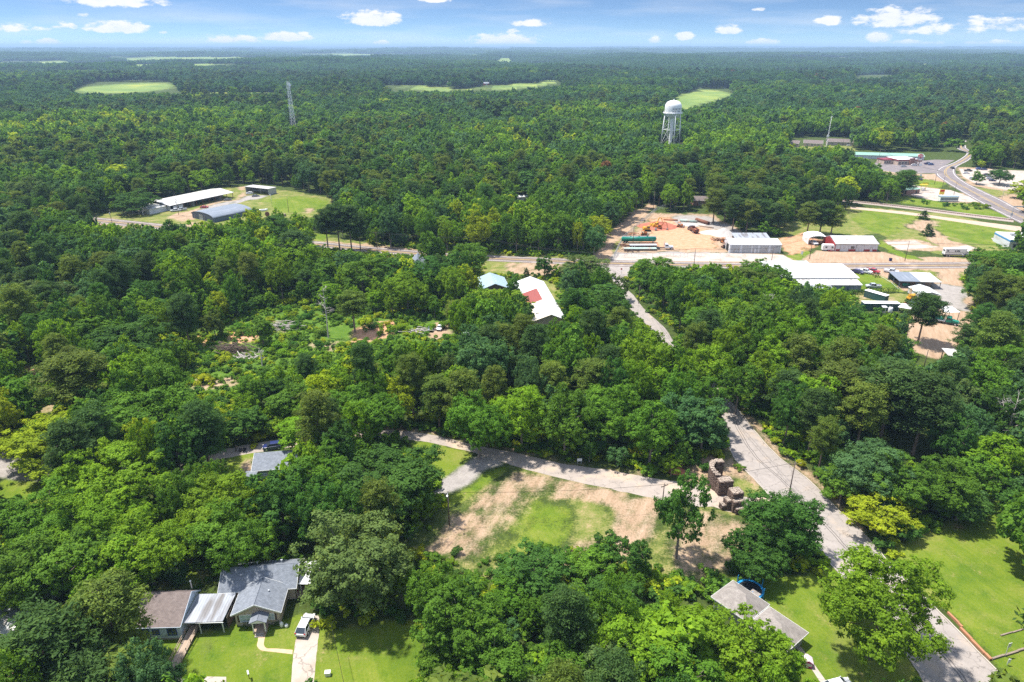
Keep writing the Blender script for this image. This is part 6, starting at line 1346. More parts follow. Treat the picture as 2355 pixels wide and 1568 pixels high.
def text(s, size, m, parent, curved_r=None, depth=.02, name='lettering'):
    cu = bpy.data.curves.new('lettering', 'FONT'); cu.body = s; cu.size = size; cu.extrude = depth; cu.align_x = 'CENTER'; cu.resolution_u = 2; cu.offset = size * .02
    ob = bpy.data.objects.new('lettering', cu); COL.objects.link(ob)
    dg = bpy.context.evaluated_depsgraph_get(); me = bpy.data.meshes.new_from_object(ob.evaluated_get(dg)); bpy.data.objects.remove(ob)
    me.materials.clear(); me.materials.append(m)
    if curved_r:
        for v in me.vertices:
            x, y, z = v.co; q = x / curved_r; v.co = ((curved_r + .03 + z) * math.sin(q), -(curved_r + .03 + z) * math.cos(q), y)
    else:
        for v in me.vertices: v.co = (v.co.x, -v.co.z, v.co.y)
    o = bpy.data.objects.new(name, me); COL.objects.link(o); o.parent = parent
    return o
M['letter_grey'] = mat('grey_letter_paint', (.16, .17, .19), .7, .05)
for s, z, q in (('MORTON', zb + 7.6, .3), ('WICOMS', zb + 5.5, .24)):
    o = text(s, 2.0, M['letter_grey'], tank, Rt); o.location.z = z; o.rotation_euler.z = q
# lattice radio mast
base = G(675, 297)
t = thing('radio_mast', 'white lattice radio mast with a round dish at the top', 'mast', base); Hm = 51.5
FOOT.append([(base.x - 8, base.y - 14), (base.x + 8, base.y - 14), (base.x + 8, base.y + 8), (base.x - 8, base.y + 8)])
def rad(z): return 3.4 - 1.9 * z / Hm
cor = [math.radians(90 * i + 32) for i in range(4)]
lg, la = MB(), MB(); nb = 13
pt = lambda a, z: Vector((rad(z) * math.cos(a), rad(z) * math.sin(a), z))
for a in cor: lg.tube(pt(a, 0), pt(a, Hm), .13, .1, 6)
zs = [Hm * (1 - (1 - k / nb) ** .9) for k in range(nb + 1)]
for k in range(nb):
    for i in range(4):
        a, b_ = cor[i], cor[(i + 1) % 4]; mid = (pt(a, zs[k]) + pt(b_, zs[k])) / 2
        la.tube(mid, pt(a, zs[k + 1]), .14, n=4, cap=False).tube(mid, pt(b_, zs[k + 1]), .14, n=4, cap=False)
lg.build('mast_leg', M['white'], t); la.build('lattice', M['white'], t)
d = MB(); d.lathe([(.1, .0), (1.2, .25), (1.6, .7), (1.55, .72), (.2, .2)], 20); do = d.build('dish', M['white'], t, True); do.location = (1.9, -1.0, Hm - 4.0); do.rotation_euler = (math.radians(80), 0, math.radians(20))
[MB().box(x - .15, x + .15, y - .1, y + .1, Hm - 8, Hm - 4.5).build('antenna_panel', M['trim'], t) for x, y in ((-1.9, -.8), (-1.2, -1.6), (1.6, -1.6))]
MB().tube((0, 0, Hm), (0, 0, Hm + 3), .1, n=5).build('lightning_rod', M['red_paint'], t)
# thin guyed mast by the brown houses
base = G(1899, 338); t = thing('thin_radio_mast', 'thin pale lattice mast standing before the brown roofed houses', 'mast', base); Hm = 29
mm = MB()
for i in range(3): a = 2.1 * i; mm.tube((.5 * math.cos(a), .5 * math.sin(a), 0), (.4 * math.cos(a), .4 * math.sin(a), Hm), .07, n=4)
for k in range(28):
    for i in range(3): a, b_ = 2.1 * i, 2.1 * (i + 1); mm.tube((.45 * math.cos(a), .45 * math.sin(a), k), (.45 * math.cos(b_), .45 * math.sin(b_), k + 1), .05, n=3, cap=False)
mm.build('mast', M['galv'], t); MB().tube((0, 0, Hm), (0, 0, Hm + 6), .06, n=4).build('whip_antenna', M['galv'], t); MB().box(-1, 1, -.2, .2, 9, 11).build('antenna_panel', M['trim'], t)

# ------------------------------------------------------------------ vehicles (nose towards +x)
def wheels(root, xs, W, r, w=.24):
    for x in xs:
        for s in (-1, 1):
            y0, y1 = s * (W / 2 - w), s * (W / 2 + .02)
            o = MB().tube((x, y0, r), (x, y1, r), r, n=18).build('wheel', M['black'], root)
            MB().tube((x, y1 - s * .05, r), (x, y1 + s * .015, r), r * .58, n=14).build('rim', M['galv'], o)
def lamps(root, L, W, z, zr, xf, xr):
    for s in (-1, 1):
        MB().box(xf - .1, xf + .02, s * W * .36 - .17, s * W * .36 + .17, z - .07, z + .09).build('headlight', M['lamp_glass'], root)
        MB().box(xr - .02, xr + .1, s * W * .4 - .13, s * W * .4 + .13, zr - .1, zr + .16).build('tail_light', M['tail_red'], root)
def loft(mb, secs):
    """closed hull through rectangular rings (x, half width, z0, z1)"""
    vs = []
    for (x, hw, z0, z1) in secs: vs += [(x, -hw, z0), (x, hw, z0), (x, hw, z1), (x, -hw, z1)]
    n = len(secs); fs = [(0, 1, 2, 3), tuple(4 * (n - 1) + i for i in (3, 2, 1, 0))]
    for k in range(n - 1):
        for i in range(4): fs.append((4 * k + (i + 1) % 4, 4 * k + i, 4 * k + 4 + i, 4 * k + 4 + (i + 1) % 4))
    return mb.add(vs, fs)
def car(label, vx, vy, rz, color, kind='suv', group=None, L=None, cat=None):
    p = G(vx, vy) if isinstance(vx, (int, float)) else vx
    if isinstance(vx, (int, float)): pass
    spec = dict(suv=(4.6, 1.9, 1.68), sedan=(4.7, 1.82, 1.44), pickup=(5.7, 2.0, 1.88))[kind]
    L, W, H = spec; h = L / 2
    t = thing({'suv': 'suv', 'sedan': 'sedan', 'pickup': 'pickup_truck'}[kind], label, cat or ('car' if kind != 'pickup' else 'pickup truck'), (p.x, p.y, 0), rz, group)
    pm = CAR[color]; hw = W / 2; b = MB()
    if kind == 'sedan': loft(b, [(-h, hw * .84, .45, .82), (-h + .25, hw * .95, .3, .98), (-.9, hw, .26, 1.0), (.9, hw, .26, .98), (h - .5, hw * .95, .28, .84), (h, hw * .78, .42, .68)]); cb = (-1.75, -1.05, .55, 1.2, .97, H)
    elif kind == 'suv': loft(b, [(-h, hw * .88, .5, .98), (-h + .2, hw * .96, .38, 1.08), (-.9, hw, .34, 1.1), (1.0, hw, .34, 1.06), (h - .45, hw * .95, .36, .98), (h, hw * .8, .48, .82)]); cb = (-h + .1, -h + .85, .5, 1.35, 1.07, H)
    else: loft(b, [(-h, hw * .96, .55, .8), (-h + .05, hw, .5, .85), (-.7, hw, .45, .9), (1.0, hw, .45, 1.2), (h - .35, hw * .97, .48, 1.15), (h, hw * .9, .55, .98)]); cb = (-.75, -.55, 1.0, 1.55, 1.14, H)
    x0, x1, x2, x3, z0, z1 = cb
    # roof panel and pillars
    rw, bw = hw * .74, hw * .92
    b.taper(x1 - .04, x2 + .04, -rw - .02, rw + .02, z1 - .06, z1, .06, .06, .05, .05)
    for (xa, xb) in ((x0, x1), (x3, x2), ((x0 + x3) / 2, (x1 + x2) / 2)):
        for s in (-1, 1): b.tube((xa, s * bw, z0), (xb, s * rw, z1 - .03), .055, n=4)
    if kind == 'pickup':
        for s in (-1, 1): b.box(-h + .06, -.72, s * hw - .1 * (s > 0), s * hw + .1 * (s < 0), .85, 1.25)
        b.box(-h + .02, -h + .12, -hw + .1, hw - .1, .8, 1.24); b.box(-.85, -.74, -hw + .1, hw - .1, .9, 1.25)
    bo = b.build('body', pm, t); bo['paint'] = 1; bv = bo.modifiers.new('soft_edges', 'BEVEL'); bv.width = .09; bv.segments = 2; bv.angle_limit = math.radians(35)
    g = MB(); g.hexa([(x0, -bw, z0 - .02), (x3, -bw, z0 - .02), (x3, bw, z0 - .02), (x0, bw, z0 - .02), (x1, -rw, z1 - .065), (x2, -rw, z1 - .065), (x2, rw, z1 - .065), (x1, rw, z1 - .065)]); g.build('window', M['glass'], t)
    wheels(t, (-h + .95 if kind != 'pickup' else -h + 1.2, h - .9), W, .34 if kind == 'sedan' else .38)
    lamps(t, L, W, .75 if kind == 'sedan' else .88, .78 if kind == 'sedan' else .95, h - .06, -h + .03)
    MB().box(h - .03, h + .04, -hw * .6, hw * .6, .45, .62).box(-h - .04, -h + .03, -hw * .75, hw * .75, .42, .58).build('bumper', M['black'] if kind != 'pickup' else M['steel'], t)
    for s in (-1, 1): MB().box(x3 - .35, x3 - .2, s * hw - .06 + .08 * s, s * hw + .06 + .08 * s, z0, z0 + .15).build('mirror', pm, t)
    return t
PI = math.pi
car('white hatchback parked on the driveway beside the tan cottage', 703, 1444, math.radians(84), 'white')
car('dark blue car stopped on the lane beyond the grey roofed house', 628, 1031, math.radians(195), 'navy', 'suv')
car('white car cut off by the bottom edge under the pink playhouse', 1925, 1585, math.radians(15), 'white')
car('white sedan parked on bare clay in the clearing', 1012, 756, math.radians(262), 'white', 'sedan')
car('dark old car left of the white sedan in the clearing', 990, 758, math.radians(275), 'grey', 'sedan')
car('dark purple suv first in the row by the white roofed works', 1972, 628, math.radians(-55), 'purple', 'suv')
car('white pickup between the dark suv and the red pickup', 1988, 627, math.radians(-50), 'white', 'pickup')
car('red pickup at the end of the row by the white roofed works', 2005, 626, math.radians(-48), 'red', 'pickup')
car('white pickup standing alone just above the truck shelter', 2048, 627, math.radians(-35), 'white', 'pickup')
car('silver pickup parked on the bright lawn above the trimmed hedge', 2007, 661.5, math.radians(178), 'silver', 'pickup')
car('white pickup standing inside the white arched canopy', 1869, 561, math.radians(-80), 'white', 'pickup')
for (vx, vy, rz, c, k, lab) in ((405, 486, -150, 'white', 'pickup', 'white pickup nearest the gable of the long barn'), (418, 484, -150, 'silver', 'pickup', 'silver pickup right of the white one by the long barn'), (524, 461, 20, 'grey', 'sedan', 'grey sedan parked between the barn and arched shed'), (470, 478, 10, 'red', 'sedan', 'red car in front of the long barn bays'),
                                (574, 446.5, -165, 'white', 'suv', 'white car sheltered in the small open shed'), (588, 452, 20, 'grey', 'sedan', 'dark car in front of the small open shed')):
    car(lab, vx, vy, math.radians(rz), c, k)
for (vx, vy, rz, c, k, lab) in ((2132, 378, 8, 'navy', 'pickup', 'dark blue pickup on the diner car park, left of a pair'), (2140, 379.5, 8, 'blue', 'suv', 'blue car on the diner car park, right of a pair'), (2101, 381.5, 4, 'white', 'suv', 'white car waiting at the diner front'), (2077, 384, 4, 'silver', 'sedan', 'silver sedan at the diner corner'), (2031, 375, 0, 'red', 'suv', 'red car at the left end of the diner'),
                                (2189, 388, 80, 'black', 'suv', 'black car driving on the curve of the side highway'), (2221, 399.5, -8, 'white', 'sedan', 'white sedan at the front of the right hand car park'), (2225, 394, -8, 'black', 'pickup', 'black pickup behind the white sedan in the car park'), (2250, 390, 0, 'blue', 'suv', 'bright blue car at the edge of the wood'), (2262, 391, 0, 'navy', 'suv', 'navy car at the edge of the wood'),
                                (2236, 413, -60, 'silver', 'suv', 'silver car left of the small car park tree'), (2268, 403, -10, 'black', 'sedan', 'black car in the row right of the car park tree, rear one'), (2272, 407, -10, 'grey', 'sedan', 'grey car in the row right of the car park tree, middle one'), (2275, 412, -10, 'silver', 'sedan', 'silver car in the row right of the car park tree, next to front'), (2281, 416.5, -10, 'navy', 'sedan', 'navy car in the row right of the car park tree, front one'),
                                (2300, 402, -10, 'white', 'suv', 'white car behind the dark car park tree'), (2115, 414, -95, 'black', 'suv', 'black car facing us by the round white sign'), (1952, 336, 0, 'white', 'sedan', 'white car on the road before the brown roofed houses')):
    car(lab, vx, vy, math.radians(rz), c, k)
# green tank truck and semi in the clay yard
def truck(label, vx, vy, rz, paint, body='tractor', name='truck'):
    p = G(vx, vy); t = thing(name, label, 'truck', p, rz); pm = CAR.get(paint) or M[paint]; W = 2.4
    b = MB(); b.hexa([(1.2, -1.0, .9), (3.4, -.8, .9), (3.4, .8, .9), (1.2, 1.0, .9), (1.2, -1.0, 1.75), (3.4, -.75, 1.55), (3.4, .75, 1.55), (1.2, 1.0, 1.75)]); b.box(-.4, 1.2, -1.15, 1.15, .9, 1.75)
    b.taper(-.42, 1.2, -1.1, 1.1, 2.35, 2.75, .1, .3, .1, .1); [b.tube((x, s * 1.1, 1.75), (x2, s * 1.06, 2.4), .07, n=4) for s in (-1, 1) for (x, x2) in ((-.35, -.35), (1.15, .95))]
    b.build('cab', pm, t); g = MB(); g.hexa([(-.38, -1.08, 1.74), (1.14, -1.08, 1.74), (1.14, 1.08, 1.74), (-.38, 1.08, 1.74), (-.36, -1.02, 2.36), (.92, -1.02, 2.36), (.92, 1.02, 2.36), (-.36, 1.02, 2.36)]); g.build('window', M['glass'], t)
    MB().box(-5.2 if body == 'tractor' else -6.2, 3.2, -.45, .45, .6, .88).build('chassis', M['black'], t)
    wheels(t, (2.5, -3.4, -4.6), W, .52, .35)
    for s in (-1, 1): MB().tube((-.65, s * 1.05, .9), (-.65, s * 1.05, 3.5), .1, n=8).build('exhaust', M['galv'], t)
    MB().box(3.42, 3.55, -1.1, 1.1, .55, .85).build('bumper', M['steel'], t); lamps(t, 7, 2.0, 1.2, .8, 3.42, -5.2 if body == 'tractor' else -6.1)
    if body == 'dump':
        d = MB(); d.hexa([(-6.0, -1.2, 1.1), (-.9, -1.2, 1.1), (-.9, 1.2, 1.1), (-6, 1.2, 1.1), (-6.3, -1.25, 2.5), (-.8, -1.25, 2.5), (-.8, -1.12, 2.5), (-6.3, -1.12, 2.5)]); d = MB()
        d.box(-6.2, -.9, -1.2, 1.2, 1.0, 1.15).box(-6.2, -.9, -1.25, -1.15, 1.152, 2.4).box(-6.2, -.9, 1.15, 1.25, 1.152, 2.4).box(-.98, -.8, -1.15, 1.15, 1.152, 2.8).box(-6.3, -6.2, -1.2, 1.2, 1.152, 2.3); d.build('dump_body', M['rust'], t); MB().box(-5.8, -1.2, -1.1, 1.1, 1.16, 1.6).build('load', M['clay'], t)
    if body == 'flat': MB().box(-6.4, -.7, -1.25, 1.25, .95, 1.1).build('deck', M['steel'], t); MB().tube((-6, 0, 1.75), (-1, 0, 1.75), .62, n=16).build('tank', pm, t)
    return t
def trailer(label, vx, vy, rz, L, m='steel', axles=2, z=.85, rails=False):
    p = G(vx, vy); t = thing('flatbed_trailer', label, 'trailer', p, rz)
    d = MB().box(-L / 2, L / 2, -1.25, 1.25, z, z + .14); d.box(-L / 2, L / 2, -1.29, -1.252, z - .15, z + .2).box(-L / 2, L / 2, 1.252, 1.29, z - .15, z + .2); d.build('deck', M[m], t)
    MB().box(-L / 2 + .3, L / 2 - .3, -.5, -.3, z - .35, z - .005).box(-L / 2 + .3, L / 2 - .3, .3, .5, z - .35, z - .005).build('frame', M['black'], t)
    wheels(t, [-L / 2 + 1.1 + 1.15 * k for k in range(axles)], 2.5, .42, .35)
    MB().tube((L / 2, 0, z), (L / 2 + 1.4, 0, z - .2), .1, n=6).build('draw_bar', M['black'], t)
    return t
truck('white tractor unit of the lowboy rig at the front of the clay yard', 1530, 573, math.radians(0), 'white')
trailer('long lowboy trailer at the front of the clay yard, behind the white tractor', 1471, 575, 0, 15.5, 'pipe_green', 3)
trailer('flat trailer with pale deck, second row from the front of the clay yard', 1478, 567, .03, 13, 'galv', 2)
trailer('flat rusty trailer, above the green tank in the clay yard', 1460, 547.5, -.04, 12, 'rust', 2)
truck('dark dump truck standing alone in the middle of the clay yard', 1590, 531, math.radians(100), 'black', 'dump', 'dump_truck')
truck('dark green flatbed truck parked under the tall white shelter', 2176, 744, math.radians(-35), 'green_tank', 'flat')
p = G(1468, 558); t = thing('tank_trailer', 'long green cylindrical tank trailer in the clay yard', 'trailer', p, 0)
MB().tube((-8, 0, 2.0), (8, 0, 2.0), 1.15, n=24).tube((-8, 0, 2.0), (-8.5, 0, 2.0), 1.15, .5, n=24).tube((8, 0, 2.0), (8.5, 0, 2.0), 1.15, .5, n=24).build('tank', M['green_tank'], t, True)
[MB().tube((x, 0, 3.1), (x, 0, 3.4), .35, n=12).build('hatch', M['green_tank'], t) for x in (-4, 0, 4)]; MB().box(-8, 8, -.5, .5, .75, .95).build('frame', M['black'], t); wheels(t, (-6.8, -5.6), 2.3, .45, .35); MB().box(6.5, 7.6, -.9, .9, .8, 1.1).box(6.9, 7.2, -.8, -.6, 0, .8).box(6.9, 7.2, .6, .8, 0, .8).build('landing_gear', M['steel'], t); MB().box(-8.2, 8.2, -.3, .3, 3.16, 3.2).build('walkway', M['galv'], t)
def excavator(label, vx, vy, rz, m='yellow', s=1.0, arm=1):
    t = thing('excavator', label, 'excavator', G(vx, vy), rz); t.scale = (s, s, s)
    for y in (-1.15, 1.15):
        k = MB(); pr = [(-1.9, .45), (-1.6, .1), (1.6, .1), (1.9, .45), (1.6, .8), (-1.6, .8)]; k.prism(pr, y - .3, y + .3, 'y'); k.build('track', M['black'], t)
    MB().tube((0, 0, .8), (0, 0, 1.05), .8, n=16).build('turntable', M['steel'], t)
    h = MB(); h.taper(-2.1, 1.2, -1.3, 1.3, 1.06, 1.6, 0, 0, 0, 0); h.taper(-2.1, -.4, -1.3, 1.3, 1.602, 2.2, .2, .1, .1, .1); ho = h.build('house', M[m], t)
    c = MB(); c.box(-.3, 1.15, -1.25, -.25, 2.7, 2.8); [c.box(x, x + .08, y, y + .08, 1.602, 2.7) for x in (-.3, 1.05) for y in (-1.25, -.35)]; co = c.build('cab', M[m], t); MB().box(-.22, 1.05, -1.16, -.36, 1.61, 2.69).build('window', M['glass'], co)
    bm_ = MB(); P0, P1, P2, P3 = Vector((1.0, .25, 1.5)), Vector((3.2, .25, 4.2)), Vector((5.4, .25, 3.6)), Vector((5.0, .25, 1.3))
    if arm == 2: P1, P2, P3 = Vector((2.6, .25, 4.6)), Vector((4.2, .25, 4.2)), Vector((4.9, .25, 1.2))
    bm_.tube(P0, P1, .26, .24, 4).tube(P1, P2, .24, .18, 4); bm_.build('boom', M[m], t); MB().tube(P2 + Vector((-.2, 0, .3)), P3, .2, .15, 4).build('stick', M[m], t); MB().tube((1.1, .25, 1.3), P1 - Vector((.5, 0, .9)), .09, n=6).build('ram', M['steel'], t)
    bk = MB(); bk.prism([(P3.x - .5, P3.z - .1), (P3.x + .3, P3.z + .1), (P3.x + .1, P3.z - .9), (P3.x - .7, P3.z - .8)], -.35, .85, 'y'); bk.build('bucket', M['steel'], t)
    return t
excavator('yellow excavator with folded arm, front one in the clay yard', 1487, 531, .15)
excavator('yellow excavator against the red clay heap', 1505, 524, .5, 'yellow', 1.1, 2)
excavator('amber excavator standing right of the front yellow one', 1515, 527, -.5, 'orange', .9, 2)
def dozer(label, vx, vy, rz, m):
    t = thing('bulldozer', label, 'bulldozer', G(vx, vy), rz)
    for y in (-.9, .9): MB().prism([(-1.5, .4), (-1.2, .08), (1.2, .08), (1.5, .4), (1.2, .85), (-1.2, .85)], y - .28, y + .28, 'y').build('track', M['black'], t)
    MB().box(-1.4, 1.5, -.6, .6, .5, 1.0).taper(.2, 1.5, -.55, .55, 1.002, 1.7, .05, .05, .05, .05).build('body', M[m], t)
    c = MB(); c.box(-1.3, .15, -.7, .7, 2.45, 2.55); [c.box(x, x + .09, y, y + .09, 1.0, 2.45) for x in (-1.25, 0) for y in (-.65, .56)]; c.build('canopy', M[m], t); MB().box(-1.0, -.4, -.35, .35, 1.002, 1.5).build('seat', M['black'], t)
    MB().box(2.0, 2.12, -1.5, 1.5, .1, 1.1).build('blade', M['steel'], t); MB().box(-.5, 2.0, -1.3, -1.2, .45, .6).box(-.5, 2.0, 1.2, 1.3, .45, .6).build('push_arm', M[m], t); MB().tube((.9, .3, 1.7), (.9, .3, 2.4), .06, n=6).build('exhaust', M['black'], t)
dozer('orange bulldozer alone beside the dark dump truck', 1563, 522, -.6, 'orange'); dozer('orange bulldozer in the row above the green tank', 1480, 541, .1, 'orange'); dozer('rusty tracked loader beside the left end of the white garage', 1664, 558, .5, 'orange'); dozer('small dark tracked machine at the left end of the garage', 1666, 570, .2, 'rust')
t = thing('drill_rig', 'yellow drill rig with an upright mast beside the canopy', 'drill rig', G(2097, 689), .3)
MB().box(-2.2, 2.2, -.9, .9, .6, 1.1).taper(-1.8, .6, -.8, .8, 1.102, 2.0, .1, .1, .1, .1).build('body', M['yellow'], t); MB().tube((-1.4, .5, 1.7), (1.2, .5, 1.7), .5, n=14).build('tank', M['yellow'], t); wheels(t, (-1.5, 1.4), 2.0, .5, .3)
mm = MB(); [mm.box(-2.1 + x, -2.0 + x, -.3 + y, -.2 + y, .9, 5.2) for x in (0, .5) for y in (0, .5)]; [mm.box(-2.0, -1.6, -.28, -.22, 1 + k * .6, 1.1 + k * .6) for k in range(7)]; mm.build('mast', M['yellow'], t)
t = thing('motorhome_on_flatbed', 'white motorhome carried on a white flatbed lorry', 'lorry', G(2200, 589.5), math.radians(-4))
b = MB(); b.prism([(-6.3, 1.3), (2.2, 1.3), (3.2, 2.9), (3.1, 3.6), (2.6, 3.85), (-6.2, 3.85)], -1.2, 1.2, 'y'); bo = b.build('motorhome_body', M['white'], t); [MB().box(x, x + w, -1.22, -1.203, 2.5, 3.1).build('window', M['glass'], bo) for x, w in ((-5.6, .9), (-2.2, .5), (-1.4, 1.4))]; MB().box(-6.2, 2.2, -1.215, -1.202, 1.95, 2.1).build('stripe', M['dark_wood'], bo); MB().box(-6.32, -6.302, -.8, .8, 2.5, 3.2).build('rear_window', M['glass'], bo)
MB().box(-6.6, 3.6, -1.25, 1.25, 1.05, 1.28).build('deck', M['steel'], t); wheels(t, (-5.2, -4.1, 6.2), 2.4, .5, .35); MB().box(-6.4, 6.6, -.45, .45, .6, 1.04).build('chassis', M['black'], t)
c = MB(); c.box(3.8, 5.3, -1.1, 1.1, .9, 1.8).hexa([(5.3, -1.0, .9), (7.0, -.8, .9), (7.0, .8, .9), (5.3, 1.0, .9), (5.3, -1.0, 1.8), (7.0, -.7, 1.55), (7.0, .7, 1.55), (5.3, 1.0, 1.8)]).taper(3.8, 5.3, -1.05, 1.05, 2.5, 2.75, .1, .3, .1, .1); [c.tube((x, s * 1.05, 1.8), (x2, s * 1.0, 2.52), .07, n=4) for s in (-1, 1) for x, x2 in ((3.85, 3.85), (5.25, 5.0))]; co = c.build('cab', M['white'], t); MB().hexa([(3.84, -1.04, 1.79), (5.24, -1.04, 1.79), (5.24, 1.04, 1.79), (3.84, 1.04, 1.79), (3.86, -.98, 2.51), (4.98, -.98, 2.51), (4.98, .98, 2.51), (3.86, .98, 2.51)]).build('window', M['glass'], co)
# pipes and heaps in the yard
for (va, vb, r, m, lab) in (((1563, 509), (1602, 512), .65, 'pipe_green', 'pale green steel pipe lying at the back of the yard'), ((1600, 508), (1629, 517), .9, 'rust', 'fat rusty pipe lying at the back of the yard'), ((1602, 519), (1640, 525), .3, 'deck_wood', 'pale thin pole lying in front of the rusty pipe'), ((1525, 506), (1558, 508), .45, 'orange_wood', 'orange brown log lying at the back of the yard')):
    a, b_ = G(*va), G(*vb); d = b_ - a; t = thing('pipe', lab, 'pipe', a, math.atan2(d.y, d.x)); n = 20; mb = MB(); vs = []
    for x in (0, d.length):
        for rr in (r, r * .85): vs += [(x, rr * math.cos(2 * PI * i / n), r + rr * math.sin(2 * PI * i / n)) for i in range(n)]
    fs = []
    for i in range(n): j = (i + 1) % n; fs += [(i, j, 2 * n + j, 2 * n + i), (n + j, n + i, 3 * n + i, 3 * n + j), (j, i, n + i, n + j), (2 * n + i, 2 * n + j, 3 * n + j, 3 * n + i)]
    mb.add(vs, fs).build('pipe', M[m], t, True)
def heap(label, vx, vy, rx, ry, h, m, name='heap', cat='heap', seed=0):
    p = G(vx, vy); n, k = 36, 9; mb = MB(); vs = []
    for j in range(k + 1):
        u = j / k
        for i in range(n):
            a = 2 * PI * i / n; q = .8 + .45 * float(fbm(np.float64(math.cos(a) * 1.3 + seed * 7 + 9), np.float64(math.sin(a) * 1.3 + u * 2 + 9), 3))
            z = h * (1 - u ** 1.15) * (.75 + .5 * float(fbm(np.float64(math.cos(a) * u * 2 + 30 + seed), np.float64(math.sin(a) * u * 2 + 30), 3)))
            vs.append((p.x + rx * u * q * math.cos(a), p.y + ry * u * q * math.sin(a), z - .03 * (j == k)))
    fs = [(j * n + i, (j + 1) * n + i, (j + 1) * n + (i + 1) % n, j * n + (i + 1) % n) for j in range(k) for i in range(n)]
    return tag(mb.add(vs, fs).build(name, M[m], smooth=True), label, cat)
heap('long heap of bright red clay behind the excavators', 1510, 521, 11, 8, 3.0, 'clay', 'clay_heap', seed=1); heap('pale gravel heap at the right side of the yard', 1665, 540, 6, 5.5, 3.6, 'gravel_heap', 'gravel_heap', seed=2); heap('low grey gravel heap, left of the tall pale one', 1640, 535, 7, 4, 1.8, 'gravel_heap', 'gravel_heap', seed=3); heap('small red clay heap at the forest edge by the stone ruins', 1554, 1083, 2.1, 1.6, 1.3, 'clay', 'clay_heap', seed=4); heap('low grey spoil heap between the pipes and bulldozer', 1590, 517, 7, 4, 1.1, 'gravel_heap', 'gravel_heap', seed=5)
for (vx_, vy_, sd, lab, m_) in ((1436, 566, 21, 'rusty scrap heap inside the left fence of the clay yard', 'rust'), (1449, 578, 22, 'tangle of scrap beside the front left corner of the yard', 'dark_wood'), (1452, 538, 23, 'heap of orange brown beams behind the rusty trailer', 'orange_wood'), (1655, 553, 24, 'scrap iron lying beside the gravel heap', 'rust')):
    rng_s = random.Random(sd); p = G(vx_, vy_); mb = MB()
    for i in range(26): a = rng_s.gauss(0, .8); c = Vector((rng_s.gauss(0, 1.6), rng_s.gauss(0, 1.0), rng_s.uniform(.1, .9))); d = Vector((math.cos(a), math.sin(a), rng_s.gauss(0, .2))) * rng_s.uniform(.4, 1.6); mb.tube(c - d, c + d, rng_s.uniform(.06, .2), n=5)
    tag(mb.build('scrap_heap', M[m_], loc=p), lab, 'scrap heap')
# cable drum, junk and sacks
t = thing('cable_drum', 'rusty cable drum lying at the end of the arched shed', 'cable drum', G(615, 497), .4); [MB().tube((0, y, 1.2), (0, y + s * .12, 1.2), 1.2, n=20).build('flange', M['rust'], t) for y, s in ((-.7, -1), (.7, 1))]; MB().tube((0, -.7, 1.2), (0, .7, 1.2), .7, n=16).build('core', M['dark_wood'], t)
t = thing('boat', 'small white boat left on the grass beyond the arched shed', 'boat', G(606, 485), .3); b = MB(); loft(b, [(-2.3, .8, .3, .9), (-1, .95, .15, .95), (1, .85, .2, 1.0), (2.4, .08, .6, 1.15)]); b.build('hull', M['white'], t); MB().box(-1.6, 0.9, -.55, .55, .955, 1.0).build('cockpit', M['steel'], t)
t = thing('water_trough_stack', 'grey brown stack of crates on the grass of the left compound', 'stack', G(652, 497), .1); MB().box(-1.3, 1.3, -.9, .9, 0, .7).box(-1.1, 1.1, -.8, .8, .704, 1.3).build('crate_stack', M['old_log'], t)
t = thing('blue_tarp_load', 'dark blue tarpaulin covered load beside the drill rig', 'load', G(2096, 702), -.3); b = MB(); b.taper(-2.2, 2.2, -1.0, 1.0, 0, 1.3, .5, .3, .3, .2); b.build('tarp', M['blue_tarp'], t)
t = thing('red_implement', 'red farm implement near the drill rig', 'implement', G(2083, 702), .2); MB().box(-1.8, 1.8, -.12, .12, .6, .8).box(-.12, .12, -1.2, 1.2, .804, .95).build('frame', M['red_paint'], t); [MB().tube((x, -.5, .4), (x, .5, .4), .4, n=12).build('disc', M['red_paint'], t) for x in (-1.3, -.4, .5, 1.4)]
t = thing('orange_tractor', 'orange tractor by the wall of the lean-to workshop', 'tractor', G(1912, 668), .1); MB().box(-.4, 1.4, -.4, .4, .7, 1.3).box(-1.2, -.4, -.5, .5, .7, 1.0).build('body', M['orange'], t); wheels(t, (-.8,), 1.7, .7, .35); wheels(t, (1.1,), 1.3, .42, .25); MB().box(-1.2, -.7, -.35, .35, 1.004, 1.5).build('seat', M['black'], t); MB().box(-1.3, 0.1, -.6, .6, 2.1, 2.2).box(-1.25, -1.17, -.55, -.47, 1.0, 2.1).box(-1.25, -1.17, .47, .55, 1.0, 2.1).build('canopy', M['orange'], t)
trailer('dark low trailer between the gabled canopy and the gravel', 2162, 702, math.radians(38), 7, 'dark_green_wall', 2, .6)
for (vx, vy, c, lab) in ((2082, 659, 'green_tank', 'green tank in the truck shelter'), (2112, 658, 'galv', 'grey drum in the truck shelter'),):
    t = thing('storage_tank', lab, 'tank', G(vx, vy), 0); MB().tube((-1.2, 0, .9), (1.2, 0, .9), .65, n=16).build('shell', M[c], t, True); MB().box(-.9, -.7, -.5, .5, 0, .4).box(.7, .9, -.5, .5, 0, .4).build('cradle', M['steel'], t)

